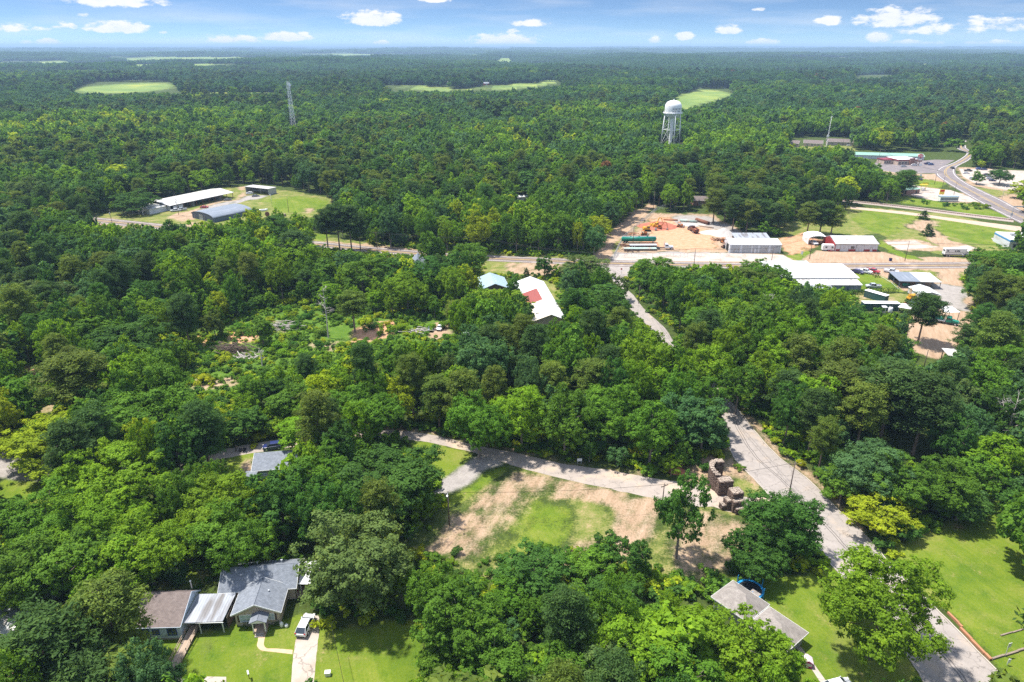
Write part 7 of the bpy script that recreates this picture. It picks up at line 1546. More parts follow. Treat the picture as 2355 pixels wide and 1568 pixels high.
# ------------------------------------------------------------------ poles, wires, signs, fences
WIRE = []
def pole(vx, vy, h, label, arm=1.1, rz=0.0, lamp=False, trans=False, m='pole_wood', r=.14, name='utility_pole', cat='utility pole'):
    p = G(vx, vy) ; t = thing(name, label, cat, p, rz)
    MB().tube((0, 0, 0), (0, 0, h), r, r * .65, 10).build('shaft', M[m], t, True)
    if arm:
        MB().box(-arm, arm, -.06 - r, .06 - r, h - .55, h - .43).build('crossarm', M['dark_wood'], t)
        for x in (-arm + .1, 0.12, arm - .1): MB().tube((x, -r, h - .428), (x, -r, h - .2), .06, n=6).build('insulator', M['steel'], t)
    if lamp: MB().tube((0, 0, h - .3), (0, -1.3, h), .05, n=5).build('lamp_arm', M['galv'], t); MB().box(-.15, .15, -1.75, -1.25, h - .1, h + .08).build('lamp_head', M['trim'], t)
    if trans: MB().tube((.0, -.4, h - 2.2), (0, -.4, h - 1.2), .28, n=12).build('transformer', M['galv'], t)
    return Vector((p.x, p.y, h - .2))
def wire(pts, label, n=3, sp=.9, r=.034):
    mb = MB()
    for k in range(n):
        for a, b in zip(pts[:-1], pts[1:]):
            d = (b - a); L = d.length; s = Vector((-d.y, d.x, 0)).normalized() * (k - (n - 1) / 2) * sp; prev = None
            for i in range(11):
                u = i / 10; q = a.lerp(b, u) + s; q.z -= L * L * .00028 * 4 * u * (1 - u) * 1.2
                if prev is not None: mb.tube(prev, q, r, n=3, cap=False)
                prev = q
    tag(mb.build('power_line', M['black']), label, 'power line')
q1 = pole(1812, 1146, 9.2, 'brown utility pole beside the street bend with its crossarm', 1.3, .1)
q2 = pole(1033, 1208, 8.2, 'dark wooden lamp pole at the edge of the cleared lots', 0, 0, True)
q2b = pole(1521, 1172, 6.5, 'short utility pole at the lane, above the tall tree', .9, .5)
q3 = pole(1390, 664, 9.5, 'utility pole at the top of the street by the junction', 1.2)
q4 = pole(1594, 620, 9.5, 'dark utility pole before the dump truck across the highway', 0)
q5 = pole(1860.8, 595, 10.5, 'tall utility pole standing before the white canopy', 0)
q6 = pole(2080, 600, 9, 'utility pole standing before the old concrete slabs', 0)
q7 = pole(1773, 604, 7, 'short pole before the four door garage', 0)
q8 = pole(1861, 0 + 583, 1, 'x', 0) if False else None
q9 = pole(867, 571, 8, 'utility pole on the highway verge right of the tall pines', .8)
q10 = pole(1455, 560, 9, 'utility pole inside the left fence of the clay yard', 1.1)
q11 = pole(1502, 484, 11, 'tall utility pole on the grass strip above the clay yard', 0)
q12 = pole(260, 522, 9, 'utility pole with transformer beside the far left highway', 1.0, 0, False, True)
q13 = pole(411, 494, 9, 'utility pole in front of the long barn', .9, 0, False, True)
q14 = pole(476, 531, 8, 'utility pole before the arched shed', .7)
q15 = pole(626, 476, 7.5, 'slim lamp pole on the grass of the left compound', 0, 0, True, m='galv', r=.09)
q16 = pole(664, 489, 9, 'dark wooden pole on the grass right of the cable drum', 0)
q17 = pole(2148, 424, 10, 'utility pole left of three beside the side highway', .9, 0, True)
q18 = pole(2165.4, 434.5, 10, 'utility pole middle of three beside the side highway', 0)
q19 = pole(2191, 454, 10, 'utility pole right of three beside the side highway', 0)
q20 = pole(2018, 376, 12, 'utility pole with a cross arm at the left end of the diner', 1.0)
q21 = pole(1759, 345, 14, 'tall pale floodlight pole rising from the trees', 0, 0, True, m='galv', r=.16, name='floodlight_pole', cat='lamp post')
q22 = pole(1300, 682, 7, 'pale utility pole right of the white church hall', 0, m='galv')
q23 = pole(2303, 458, 8, 'thin pole on the grass island by the side highway', 0, m='galv', r=.1)
q24 = pole(2120, 858, 7.5, 'dark pole beside the compound gate shelter', 0)
q25 = pole(1468, 698, 7, 'dark pole beside the street above the bend', 0)
q26 = pole(1937, 336, 9, 'dark utility pole in front of the brown roofed houses', .9)
wire([G(600, 558) + Vector((0, 6, 8.5)), q9, G(1100, 596) + Vector((0, 6, 8.5)), q3 + Vector((0, 18, 0))], 'three wires along the left stretch of the highway', 3, .7)
wire([q3 + Vector((0, 18, 0)), q4, q7, q5, q6, G(2354, 612) + Vector((0, 4, 9))], 'two wires along the right stretch of the highway', 2, .6)
wire([q1, q25, q3], 'wires running above the street to the junction', 2, .7)
wire([q1, q2b, q2], 'single wire from the street pole past the lane to the lamp pole', 1)
wire([q2, G(770, 1500) + Vector((0, 0, 6.0)), G(800, 1640) + Vector((0, 0, 6.0))], 'single wire passing above the lawn by the driveway', 1)
wire([q20, q17, q18, q19, G(2354, 540) + Vector((0, 0, 10))], 'two wires along the side highway', 2, .8)
wire([q26, q20], 'wires from the brown roofed houses to the diner', 2, .8); wire([q12, q14, q13], 'wires before the long barn', 2, .7)
wire([G(1560, 395) + Vector((0, 0, 10)), G(1700, 415) + Vector((0, 0, 11)), G(1960, 462) + Vector((0, 0, 10)), G(2140, 478) + Vector((0, 0, 9))], 'three wires crossing the dark trees above the railway', 3, .9, .03)
# railway rails and sleepers
rl = thing('railway_track', 'pair of steel rails on dark sleepers crossing to the side highway', 'railway track', (0, 0, 0)); ln = lerpline(ra, rb, .42); mb, mr = MB(), MB(); run = 0
for p_, q_ in zip(ln[:-1], ln[1:]):
    d = (q_ - p_).normalized(); n_ = Vector((-d.y, d.x, 0))
    for s in (-.72, .72):
        a, b_ = p_ + n_ * s, q_ + n_ * s; w = n_ * .04; mr.hexa([a - w + Vector((0, 0, .12)), b_ - w + Vector((0, 0, .12)), b_ + w + Vector((0, 0, .12)), a + w + Vector((0, 0, .12)), a - w + Vector((0, 0, .28)), b_ - w + Vector((0, 0, .28)), b_ + w + Vector((0, 0, .28)), a + w + Vector((0, 0, .28))])
    k = int((q_ - p_).length / .9)
    for i in range(k):
        c = p_ + d * (i + .5) * .9; u, v = d * .11, n_ * 1.25; mb.hexa([c - u - v, c + u - v, c + u + v, c - u + v, c - u - v + Vector((0, 0, .12)), c + u - v + Vector((0, 0, .12)), c + u + v + Vector((0, 0, .12)), c - u + v + Vector((0, 0, .12))])
mr.build('rail', M['rust'], rl); mb.build('sleepers', M['dark_wood'], rl)
def sign(label, vx, vy, w, h, z, m='white', rz=0.0, txt=None, tm='letter_grey', round_=False, name='sign', ts=.4, pm='galv', posts_=1):
    t = thing(name, label, 'sign', G(vx, vy), rz)
    xs = [0] if posts_ == 1 else [-w * .38, w * .38]
    for x in xs: MB().tube((x, .08, 0), (x, .08, z + h * .9), .06, n=6).build('post', M[pm], t)
    b = MB()
    if round_: n = round_; b.prism([(w / 2 * math.cos(2 * PI * (i + .5) / n), z + h / 2 + h / 2 * math.sin(2 * PI * (i + .5) / n)) for i in range(n)], -.03, .01, 'y')
    else: b.box(-w / 2, w / 2, -.03, .01, z, z + h)
    bo = b.build('board', M[m], t)
    if txt: o = text(txt, ts, M[tm], bo, None, .004); o.location = (0, -.037, z + h / 2 - ts * .36)
    return t
sign('small red stop sign where the street meets the highway', 1428, 631, .8, .8, 2.0, 'sign_red', 0, 'STOP', 'white', 8, 'stop_sign', .26)
sign('small white sign board on the verge across the lane', 1332, 1066, 1.1, .7, .7, 'white', .1, posts_=2)
sign('white board sign on the grass left of the white canopy', 1842.5, 589, 1.3, 1.5, .9, 'white', .4, posts_=2)
sign('grey street sign on a post at the lower right lawn corner', 2311, 1510, .7, .9, 2.0, 'trim', .3); sign('white diamond shaped sign below the grey street sign', 2316, 1530, .75, 1.15, .35, 'white', .2, None, 'letter_grey', 4)
sign('white price board at the diner car park entrance', 2114, 388, 2.2, 1.6, 2.2, 'white', 0, posts_=2); sign('round white sign panel beside the filling station drive', 2115, 411, 2.0, 2.0, 1.3, 'trim', 0, None, 'letter_grey', 12)
t = thing('diner_sign', 'tall red diner sign with white letters on a dark pole', 'sign', G(2111.5, 381.5), 0); MB().tube((0, 0, 0), (0, 0, 6.5), .22, n=8).build('post', M['pole_wood'], t)
ov = [(2.1 * math.cos(2 * PI * i / 24), 7.9 + 1.35 * math.sin(2 * PI * i / 24)) for i in range(24)]; bo = MB().prism(ov, -.25, .25, 'y').build('board', M['sign_red'], t); o = text('DQ', 2.1, M['white'], bo, None, .01); o.location = (0, -.27, 7.2); MB().box(-1.9, 1.9, -.2, .2, 3.2, 5.6).build('lower_board', M['brick_red'], t); MB().box(-1.5, 1.5, -.26, -.204, 4.5, 5.3).build('lower_panel', M['white'], t)
t = thing('fuel_pump_island', 'yellow fuel pump canopy frame before the brick filling station', 'fuel pump', G(2121, 438), 0); [MB().box(x - .12, x + .12, -.12, .12, 0, 3.6).build('post', M['bright_yellow'], t) for x in (-1.6, 1.6)]; MB().box(-2.4, 2.4, -.9, .9, 3.6, 4.1).build('canopy', M['bright_yellow'], t); [MB().box(x - .35, x + .35, -.3, .3, .2, 1.7).build('pump', M['trim'], t) for x in (-.7, .8)]; MB().box(-2.4, 2.4, -.8, .8, 0, .18).build('kerb', M['concrete'], t)
t = thing('yellow_price_sign', 'yellow price sign with red boards at the forecourt end', 'sign', G(2162, 456), 0); [MB().box(x - .1, x + .1, -.1, .1, 0, 2.5).build('post', M['galv'], t) for x in (-.9, .9)]; bo = MB().box(-1.5, 1.5, -.15, .15, 2.5, 5.6).build('board', M['bright_yellow'], t); MB().box(-1.3, 1.3, -.2, -.153, 4.2, 5.3).build('panel', M['sign_red'], t)
sign('small yellow sign lying on the grass island beside the filling station', 2127, 424, 4.2, 1.0, .3, 'bright_yellow', 0, posts_=2)
sg = thing('overhead_sign_gantry', 'cantilever sign arm over the side highway by the railway', 'sign', G(2322, 505), .05); MB().tube((0, 0, 0), (0, 0, 7.5), .2, .16, 8).build('post', M['galv'], sg); MB().box(0.2, 8.5, -.1, .1, 6.9, 7.5).build('arm', M['galv'], sg); MB().box(-.7, .7, -.2, -.18, 2.2, 3.6).build('control_box', M['galv'], sg)
def fence(label, pts, h, m, sp=3.0, mesh=True, rails=1, name='fence', cat='fence', r=.045):
    a = [G(*p) for p in pts]; o = thing(name, label, cat, a[0], 0); pb, mb = MB(), MB()
    for p_, q_ in zip(a[:-1], a[1:]):
        L = (q_ - p_).length; n = max(1, int(L / sp))
        for i in range(n + 1): c = p_.lerp(q_, i / n) - a[0]; pb.tube((c.x, c.y, 0), (c.x, c.y, h), r, n=6)
        for k in range(rails): z = h * (1 - k * .45) - .05; mb.tube((p_ - a[0]) + Vector((0, 0, z)), (q_ - a[0]) + Vector((0, 0, z)), r * .8, n=5)
        if mesh:
            d = (q_ - p_); k = int(L / .5)
            for i in range(k):
                c0, c1 = p_ - a[0] + d * (i / k), p_ - a[0] + d * ((i + 1) / k)
                mb.tube(c0 + Vector((0, 0, .1)), c1 + Vector((0, 0, h - .1)), .018, n=3, cap=False).tube(c1 + Vector((0, 0, .1)), c0 + Vector((0, 0, h - .1)), .018, n=3, cap=False)
    pb.build('post', M[m], o); mb.build('mesh' if mesh else 'rail', M[m], o); return o
fence('chain link fence along the left side of the clay yard', [(1412, 592), (1432, 552), (1470, 518), (1510, 484), (1530, 478)], 2.2, 'galv'); fence('front chain link fence of the clay yard, long left run', [(1420, 592), (1500, 591), (1612, 590)], 1.9, 'galv'); fence('short chain link gate left of the white garage', [(1655, 590), (1676, 588)], 1.9, 'galv')
fence('low white bead of bollards along the bright works lawn', [(2024, 638), (2048, 652), (2066, 668)], .6, 'trim', 1.2, False)
fence('thin rail fence at the compound drive mouth', [(2148, 633), (2165, 640)], 1.1, 'dark_wood', 2.0, False, 2); fence('pole gate barrier below the junction', [(1424, 641), (1452, 640)], 1.1, 'orange_wood', 2.0, False, 2)
# timbers along the lower street
def log(label, va, vb, w, h, m, name='timber_edging'):
    a, b_ = G(*va), G(*vb); d = b_ - a; t = thing(name, label, 'timber', a, math.atan2(d.y, d.x)); mb = MB(); x = 0; i = 0
    while x < d.length - .2:
        L = min(2.4 + .5 * math.sin(i * 2.1), d.length - x); off = .06 * math.sin(i * 4.7); mb.box(x + .01, x + L - .01, -w + off, w + off, 0, h + .04 * math.sin(i * 3.3)); x += L; i += 1
    return mb.build('timber', M[m], t)
log('orange brown timber edging along the lower street, upper run', (2178, 1410), (2212, 1444), .17, .42, 'orange_wood'); log('orange brown timber edging along the lower street, long lower run', (2207, 1446), (2277, 1519), .2, .45, 'orange_wood'); log('old grey log edging along the bottom of the mown field', (2280, 1516), (2354, 1493), .14, .3, 'old_log', 'log_edging'); log('weathered log row on the mown field', (2300, 1462), (2370, 1441), .1, .2, 'old_log', 'log_edging')
# hedges
def hedge(label, va, vb, w, h):
    a, b_ = G(*va), G(*vb); d = b_ - a; rng = np.random.default_rng(int(va[0])); n = int(d.length * w * 60)
    p = np.c_[rng.uniform(0, d.length, n), rng.uniform(-w, w, n), rng.uniform(.05, h, n)]; k = rng.integers(0, 3, n)
    p[k == 0, 2] = h + rng.normal(size=(k == 0).sum()) * .06; p[k == 1, 1] = -w + rng.normal(size=(k == 1).sum()) * .06; p[k == 2, 1] = w + rng.normal(size=(k == 2).sum()) * .06
    nr = np.zeros_like(p); nr[k == 0, 2] = 1; nr[k == 1, 1] = -1; nr[k == 2, 1] = 1; nr = unit(nr + rng.normal(size=p.shape) * .45)
    me = cards_mesh('hedge', p, nr, .2 * rng.uniform(.6, 1.3, n), rng.random(n), rng, LEAF); o = bpy.data.objects.new('hedge', me); COL.objects.link(o); o.location = a; o.rotation_euler.z = math.atan2(d.y, d.x); o.color = (.04, .09, .018, 1); tag(o, label, 'hedge')
hedge('long trimmed dark hedge below the silver pickup', (1940, 678), (2063, 671), .9, 1.7); hedge('small square trimmed hedge at the corner of the works lawn', (2007, 637), (2022, 637), .9, 1.4); hedge('small clipped hedge under the left front windows of the tan cottage', (549, 1443), (590, 1439), .45, .9); hedge('small clipped hedge under the right front window of the tan cottage', (617, 1437), (645, 1434), .45, .8)
# ------------------------------------------------------------------ stone ruins, trampoline, playhouse, small things
def stone_wall(mb, path_, w, heights, seed=1):
    rng = random.Random(seed)
    for i in range(len(path_) - 1):
        p, q = Vector((*path_[i], 0)), Vector((*path_[i + 1], 0)); n = Vector((-(q - p).y, (q - p).x, 0)).normalized() * w / 2; h0, h1 = heights[i]
        mb.hexa([p + n, q + n, q - n, p - n, p + n + Vector((0, 0, h0)), q + n + Vector((0, 0, h1)), q - n + Vector((0, 0, h1)), p - n + Vector((0, 0, h0))][::-1] if False else [p - n, q - n, q + n, p + n, p - n + Vector((0, 0, h0)), q - n + Vector((0, 0, h1)), q + n + Vector((0, 0, h1)), p + n + Vector((0, 0, h0))])
def stones(mb, x0, x1, y0, y1, z, rng, s=.42, h=.22):
    x = x0
    while x < x1 - .05:
        w = min(rng.uniform(.7, 1.3) * s, x1 - x); y = y0
        while y < y1 - .05:
            d = min(rng.uniform(.7, 1.3) * s, y1 - y); k = rng.uniform(.4, 1.1) * h; mb.taper(x + .02, x + w - .02, y + .02, y + d - .02, z, z + k, .04, .04, .04, .04); y += d
        x += w
def rubble_face(mb, x0, x1, y0, y1, z0, z1, rng, s=.5):
    """rows of proud stones on the four faces of a block"""
    z = z0
    while z < z1 - .08:
        h = min(rng.uniform(.2, .36), z1 - z)
        for (a0, a1, ax, c, sg) in ((x0, x1, 'x', y0, -1), (x0, x1, 'x', y1, 1), (y0, y1, 'y', x0, -1), (y0, y1, 'y', x1, 1)):
            a = a0
            while a < a1 - .05:
                w = min(rng.uniform(.3, .75), a1 - a); d = rng.uniform(.05, .17)
                lo, hi = sorted((c, c + sg * d))
                if ax == 'x': mb.box(a + .02, a + w - .02, lo, hi, z + .015, z + h - .015)
                else: mb.box(lo, hi, a + .02, a + w - .02, z + .015, z + h - .015)
                a += w
        z += h
rng_ = random.Random(5)
p = G(1651, 1140); t = thing('stone_ruin', 'curved stepped rubble stone ruin, the taller one beyond the lane', 'ruin', p, math.radians(6)); FOOT.append([(p.x - 3, p.y - 3), (p.x + 6, p.y - 3), (p.x + 6, p.y + 9), (p.x - 3, p.y + 9)])
b, c = MB(), MB()
b.box(0, 2.9, 0, 1.9, 0, 3.5); rubble_face(b, 0, 2.9, 0, 1.9, 0, 3.5, rng_); stones(c, 0, 2.9, 0, 1.9, 3.5, rng_)
arcp = [(-.1 - 1.0 * math.sin(PI * k / 9) + .9 * (k / 9) ** 2 * 1.6, 1.6 + 5.6 * k / 9) for k in range(10)]
for k in range(9):
    (xa, ya), (xb, yb) = arcp[k], arcp[k + 1]; h = 4.0 + .25 * (k % 2) + (.5 if 3 < k < 8 else 0)
    h = 4.1 + .5 * math.sin(PI * k / 9); b.hexa([(xa, ya, 0), (xa + 1.0, ya, 0), (xb + 1.0, yb, 0), (xb, yb, 0), (xa, ya, h), (xa + 1.0, ya, h), (xb + 1.0, yb, h), (xb, yb, h)])
    for r_ in range(14): zz = .05 + r_ * .28; u_ = rng_.uniform(.05, .12); b.hexa([(xa - u_, ya + .03, zz), (xa + .2, ya + .03, zz), (xb + .2, yb - .03, zz), (xb - u_, yb - .03, zz), (xa - u_, ya + .03, zz + .25), (xa + .2, ya + .03, zz + .25), (xb + .2, yb - .03, zz + .25), (xb - u_, yb - .03, zz + .25)])
    stones(c, min(xa, xb), max(xa, xb) + .9, ya, yb, h, rng_)
b.box(1.5, 3.2, 6.1, 7.3, 0, 4.3); rubble_face(b, 1.5, 3.2, 6.1, 7.3, 0, 4.3, rng_); stones(c, 1.5, 3.2, 6.1, 7.3, 4.3, rng_)
b.build('masonry', M['stone'], t); c.build('lit_top_stones', M['stone_top'], t)
p = G(1675, 1180); t = thing('stone_ruin', 'stepped buttress of rubble stone, the smaller ruin beside the big oak', 'ruin', p, math.radians(12)); FOOT.append([(p.x - 3, p.y - 3), (p.x + 6, p.y - 3), (p.x + 6, p.y + 7), (p.x - 3, p.y + 7)])
b, c = MB(), MB()
for (x0, x1, y0, y1, h) in ((1.0, 3.3, .8, 2.9, 4.0), (.9, 3.2, -.1, .79, 2.6), (0, .99, .9, 2.5, 2.2), (-.9, -.01, 1.1, 2.4, 1.1), (1.2, 2.9, -.8, -.11, 1.3)): b.box(x0, x1, y0, y1, 0, h); rubble_face(b, x0, x1, y0, y1, 0, h, rng_); stones(c, x0, x1, y0, y1, h, rng_)
b.build('masonry', M['stone'], t); c.build('lit_top_stones', M['stone_top'], t)
p = G(1723, 1363); t = thing('trampoline', 'round trampoline with a blue padded rim on the lawn', 'trampoline', p); R_ = 2.35; n = 40
pd = MB(); [pd.hexa([((R_ - .38) * math.cos(a), (R_ - .38) * math.sin(a), .86), (R_ * math.cos(a), R_ * math.sin(a), .86), (R_ * math.cos(e), R_ * math.sin(e), .86), ((R_ - .38) * math.cos(e), (R_ - .38) * math.sin(e), .86), ((R_ - .38) * math.cos(a), (R_ - .38) * math.sin(a), .93), (R_ * math.cos(a), R_ * math.sin(a), .93), (R_ * math.cos(e), R_ * math.sin(e), .93), ((R_ - .38) * math.cos(e), (R_ - .38) * math.sin(e), .93)]) for a, e in ((2 * PI * i / n, 2 * PI * (i + 1) / n) for i in range(n))]; pd.build('rim_pad', M['tramp_blue'], t)
MB().lathe([(R_ - .4, .84), (R_ - .4, .87)], n).build('jump_mat', M['tramp_mat'], t)
for i in range(6): a = 2 * PI * i / 6 + .3; x, y = R_ * 1.02 * math.cos(a), R_ * 1.02 * math.sin(a); MB().tube((x, y, 0), (x, y, 2.5), .07, n=6).build('leg', M['tramp_blue'], t)
nt = MB(); [nt.tube((R_ * 1.02 * math.cos(a), R_ * 1.02 * math.sin(a), z), (R_ * 1.02 * math.cos(a + .2618), R_ * 1.02 * math.sin(a + .2618), z), .02, n=3) for z in (1.3, 1.9, 2.45) for a in (2 * PI * i / 24 for i in range(24))]; nt.build('enclosure_net', M['black'], t)
p = G(1846, 1534); t = thing('playhouse', 'bright pink playhouse with a pale roof beside the path', 'playhouse', p, math.radians(-12))
w = MB(); w.prism([(0, 0), (1.25, 0), (1.25, 1.0), (.62, 1.45), (0, 1.0)], 0, 1.2, 'y'); w.build('wall', M['pink'], t); MB().slab([(-.12, -.1, .95), (.62, -.1, 1.48), (.62, 1.3, 1.48), (-.12, 1.3, .95)], .06).slab([(.62, -.1, 1.48), (1.37, -.1, .95), (1.37, 1.3, .95), (.62, 1.3, 1.48)], .06).build('roof', M['pink_roof'], t); door(t, .4, .42, .85, m='pink_roof', fm='trim'); window(t, .92, .5, .3, .3, fm='trim', pm='glass_pale')
t = thing('utility_box', 'white utility box standing on the lawn right of the driveway', 'box', G(754, 1552), .1); MB().box(-.4, .4, -.3, .3, 0, .65).build('body', M['white'], t); MB().box(-.44, .44, -.34, .34, .652, .72).build('lid', M['trim'], t)
t = thing('mailbox', 'white mailbox on a post at the bottom of the cottage lawn', 'mailbox', G(573, 1560), .5); MB().tube((0, 0, 0), (0, 0, 1.1), .05, n=6).build('post', M['dark_wood'], t); b = MB(); b.prism([(-.13, 1.1)] + [(.13 * math.cos(PI * k / 6), 1.25 + .13 * math.sin(PI * k / 6)) for k in range(7)] + [], -.4, .4, 'y'); b.build('box', M['white'], t)
for (vx, vy, h, lab) in ((648, 1440, 1.0, 'tall white bottle shaped gas tank at the cottage corner'), (659, 1441, .6, 'short white gas tank right of the taller one')):
    t = thing('gas_tank', lab, 'gas tank', G(vx, vy), 0); MB().lathe([(.22, 0), (.3, .1), (.3, h * .7), (.2, h * .9), (.08, h)], 14).build('shell', M['white'], t, True); MB().tube((0, 0, h), (0, 0, h + .12), .07, n=8).build('valve', M['steel'], t)
t = thing('bin', 'dark wheeled bin at the edge of the highway', 'bin', G(2133, 604 - 22), 0) if False else thing('bin', 'dark bin standing alone on the highway shoulder', 'bin', G(2046.5, 600), 0); MB().taper(-.45, .45, -.4, .4, .05, 1.2, -.06, -.06, -.05, -.05).build('body', M['cloth_navy'], t); MB().box(-.55, .55, -.5, .5, 1.205, 1.3).build('lid', M['black'], t)
# log pile, brush and dead trees
def pile(label, vx, vy, n, L, m, h, seed, name='log_pile'):
    rng = random.Random(seed); p = G(vx, vy); mb = MB()
    for i in range(n):
        a = rng.gauss(0, .5); x, y, z = rng.gauss(0, L * .35), rng.gauss(0, L * .18), rng.uniform(.15, h); l = rng.uniform(.3, 1) * L * .5; d = Vector((math.cos(a), math.sin(a), rng.gauss(0, .14))) * l; r = rng.uniform(.05, .2); c = Vector((x, y, z)); mb.path([c - d, c + Vector((0, 0, rng.gauss(0, .1))), c + d], [r, r * .85, r * .5], 6)
    o = mb.build(name, M[m], loc=p); tag(o, label, 'pile'); return o
pile('bleached log pile in the middle of the weedy clearing', 655, 756, 46, 7, 'bark_pale', 1.8, 1); pile('dark brush pile with bare branches in the clearing', 540, 810, 80, 8, 'dark_wood', 2.2, 2, 'brush_pile'); pile('pale brush pile beside the dark one in the clearing', 570, 822, 30, 5, 'bark_pale', 1.0, 3, 'brush_pile'); pile('grey rubbish heap left of the cars in the clearing', 965, 762, 40, 5, 'bark_pale', .9, 4, 'rubbish_heap'); pile('brown brush heap behind the pale blue house', 425, 1378, 40, 3.5, 'dark_wood', .9, 5, 'brush_pile')
def dead_tree(label, vx, vt, h, seed, spread=1.0, m='bark_pale', name='dead_tree'):
    rng = random.Random(seed); p = G(vx, vt, h); p.z = 0; t = thing(name, label, 'dead tree', p); tr, br = MB(), MB()
    tr.path([Vector((0, 0, 0)), Vector((.2, 0, h * .4)), Vector((.1, .2, h * .75)), Vector((0, 0, h))], [.22, .17, .1, .03], 7)
    def grow(b, d, L, r, k):
        e = b + d * L; br.tube(b, e, r, r * .55, 5)
        if k > 0:
            for i in range(3): grow(b.lerp(e, rng.uniform(.35, 1)), (d + Vector((rng.gauss(0, .6), rng.gauss(0, .6), rng.gauss(.15, .4)))).normalized(), L * rng.uniform(.45, .75), r * .55, k - 1)
    for i in range(11): a = i * 2.4; z = h * rng.uniform(.35, .95); grow(Vector((.12, .1, z)), Vector((math.cos(a), math.sin(a), rng.uniform(.2, .9))).normalized(), h * .2 * spread * (1.2 - z / h * .6), .09, 2)
    tr.build('trunk', M[m], t); br.build('branches', M[m], t); return t
dead_tree('bleached dead tree in the middle of the right hand wood', 1768, 685, 13, 2, 1.2); dead_tree('grey dead tree with fine bare branches at the right edge', 2338, 925, 14, 3, 1.5); dead_tree('tall thin dead pine standing in the clearing', 740, 650, 19, 4, .55); dead_tree('pale leaning snag in the left of the clearing', 596, 800, 6, 5, .8); dead_tree('pale bare branched tree near the side highway', 2183, 292, 16, 6, 1.2)
# ------------------------------------------------------------------ people
def person(label, vx, vy, rz, top, legs, pose='stand'):
    t = thing('person', label, 'person', G(vx, vy), rz)
    J = dict(pel=(0, 0, .95), chest=(0, .02, 1.35), neck=(0, .03, 1.52), head=(0, .05, 1.66), ls=(-.19, .02, 1.42), rs=(.19, .02, 1.42), le=(-.27, .1, 1.14), re=(.27, .1, 1.14), lh=(-.2, .33, 1.02), rh=(.2, .33, 1.02), lp=(-.1, 0, .9), rp_=(.1, 0, .9), lk=(-.11, .1, .5), rk=(.11, -.06, .5), lf=(-.11, .08, .07), rf=(.11, -.22, .07), lt=(-.12, .24, .04), rt=(.12, -.05, .04))
    if pose == 'stand': J.update(lh=(-.27, .08, .86), rh=(.27, .12, .88), lk=(-.11, .03, .5), rk=(.11, .03, .5), lf=(-.11, 0, .07), rf=(.11, 0, .07), lt=(-.12, .17, .04), rt=(.12, .17, .04))
    E = [('pel', 'chest'), ('chest', 'neck'), ('neck', 'head'), ('chest', 'ls'), ('ls', 'le'), ('le', 'lh'), ('chest', 'rs'), ('rs', 're'), ('re', 'rh'), ('pel', 'lp'), ('lp', 'lk'), ('lk', 'lf'), ('lf', 'lt'), ('pel', 'rp_'), ('rp_', 'rk'), ('rk', 'rf'), ('rf', 'rt')]
    Rr = dict(pel=.14, chest=.16, neck=.06, head=.1, ls=.075, rs=.075, le=.05, re=.05, lh=.035, rh=.035, lp=.1, rp_=.1, lk=.07, rk=.07, lf=.05, rf=.05, lt=.035, rt=.035)
    ks = list(J); v = [J[k] for k in ks]; e = [(ks.index(a), ks.index(b)) for a, b in E]; rad_ = [Rr[k] for k in ks]
    for s, hd in ((-1, 'lh'), (1, 'rh')):       # fingers
        h_ = Vector(J[hd])
        for k in range(5): v.append(tuple(h_ + Vector(((k - 2) * .018, .03 + (.02 if k else -.01), -.07 if k else -.03)))); e.append((ks.index(hd), len(v) - 1)); rad_.append(.009)
    me = bpy.data.meshes.new('body'); me.from_pydata(v, e, []); ob = bpy.data.objects.new('body', me); COL.objects.link(ob)
    md = ob.modifiers.new('skin', 'SKIN'); ob.modifiers.new('sub', 'SUBSURF').levels = 1
    for sv, r in zip(me.skin_vertices[0].data, rad_): sv.radius = (r, r)
    me.skin_vertices[0].data[0].use_root = True
    dg = bpy.context.evaluated_depsgraph_get(); m2 = bpy.data.meshes.new_from_object(ob.evaluated_get(dg)); bpy.data.objects.remove(ob)
    m2.materials.clear(); [m2.materials.append(x) for x in (M['skin'], M[top], M[legs], M['black'])]
    for f in m2.polygons:
        c = f.center; f.use_smooth = True
        f.material_index = 3 if c.z < .13 else 2 if c.z < .98 and abs(c.x) < .24 else 1 if c.z < 1.5 and c.z > 1.15 else 0 if c.z >= 1.5 or abs(c.x) > .24 else 1
    o = bpy.data.objects.new('body', m2); COL.objects.link(o); o.parent = t
    hh = MB(); hh.lathe([(.115, 1.7), (.12, 1.76), (.09, 1.83), (.03, 1.86)], 12, (0, .03)); hh.build('hair', M['hair'], t, True)
    return t
person('person in dark clothes pushing a small cart along the lane', 543.5, 1038, math.radians(-80), 'cloth_dark', 'cloth_dark', 'push'); person('person in a white shirt standing beside the loaded motorhome', 2212.5, 592, .3, 'cloth_white', 'cloth_denim'); person('person in navy clothes standing right of the white shirted one', 2217.5, 592, -.2, 'cloth_navy', 'cloth_dark')
t = thing('garden_cart', 'low dark two wheeled cart pushed along the lane', 'cart', G(555, 1037.5), math.radians(10)); b = MB(); b.box(-.5, 1.1, -.4, .4, .3, .36).box(-.5, -.44, -.4, .4, .362, .6).box(1.04, 1.1, -.4, .4, .362, .6).box(-.43, 1.03, -.4, -.35, .362, .6).box(-.43, 1.03, .35, .4, .362, .6); b.build('tray', M['cloth_dark'], t); wheels(t, (.3,), .95, .25, .1); MB().tube((-.5, 0, .36), (-1.0, 0, 1.02), .03, n=5).tube((-1.0, -.25, 1.02), (-1.0, .25, 1.02), .03, n=5).build('handle', M['steel'], t)

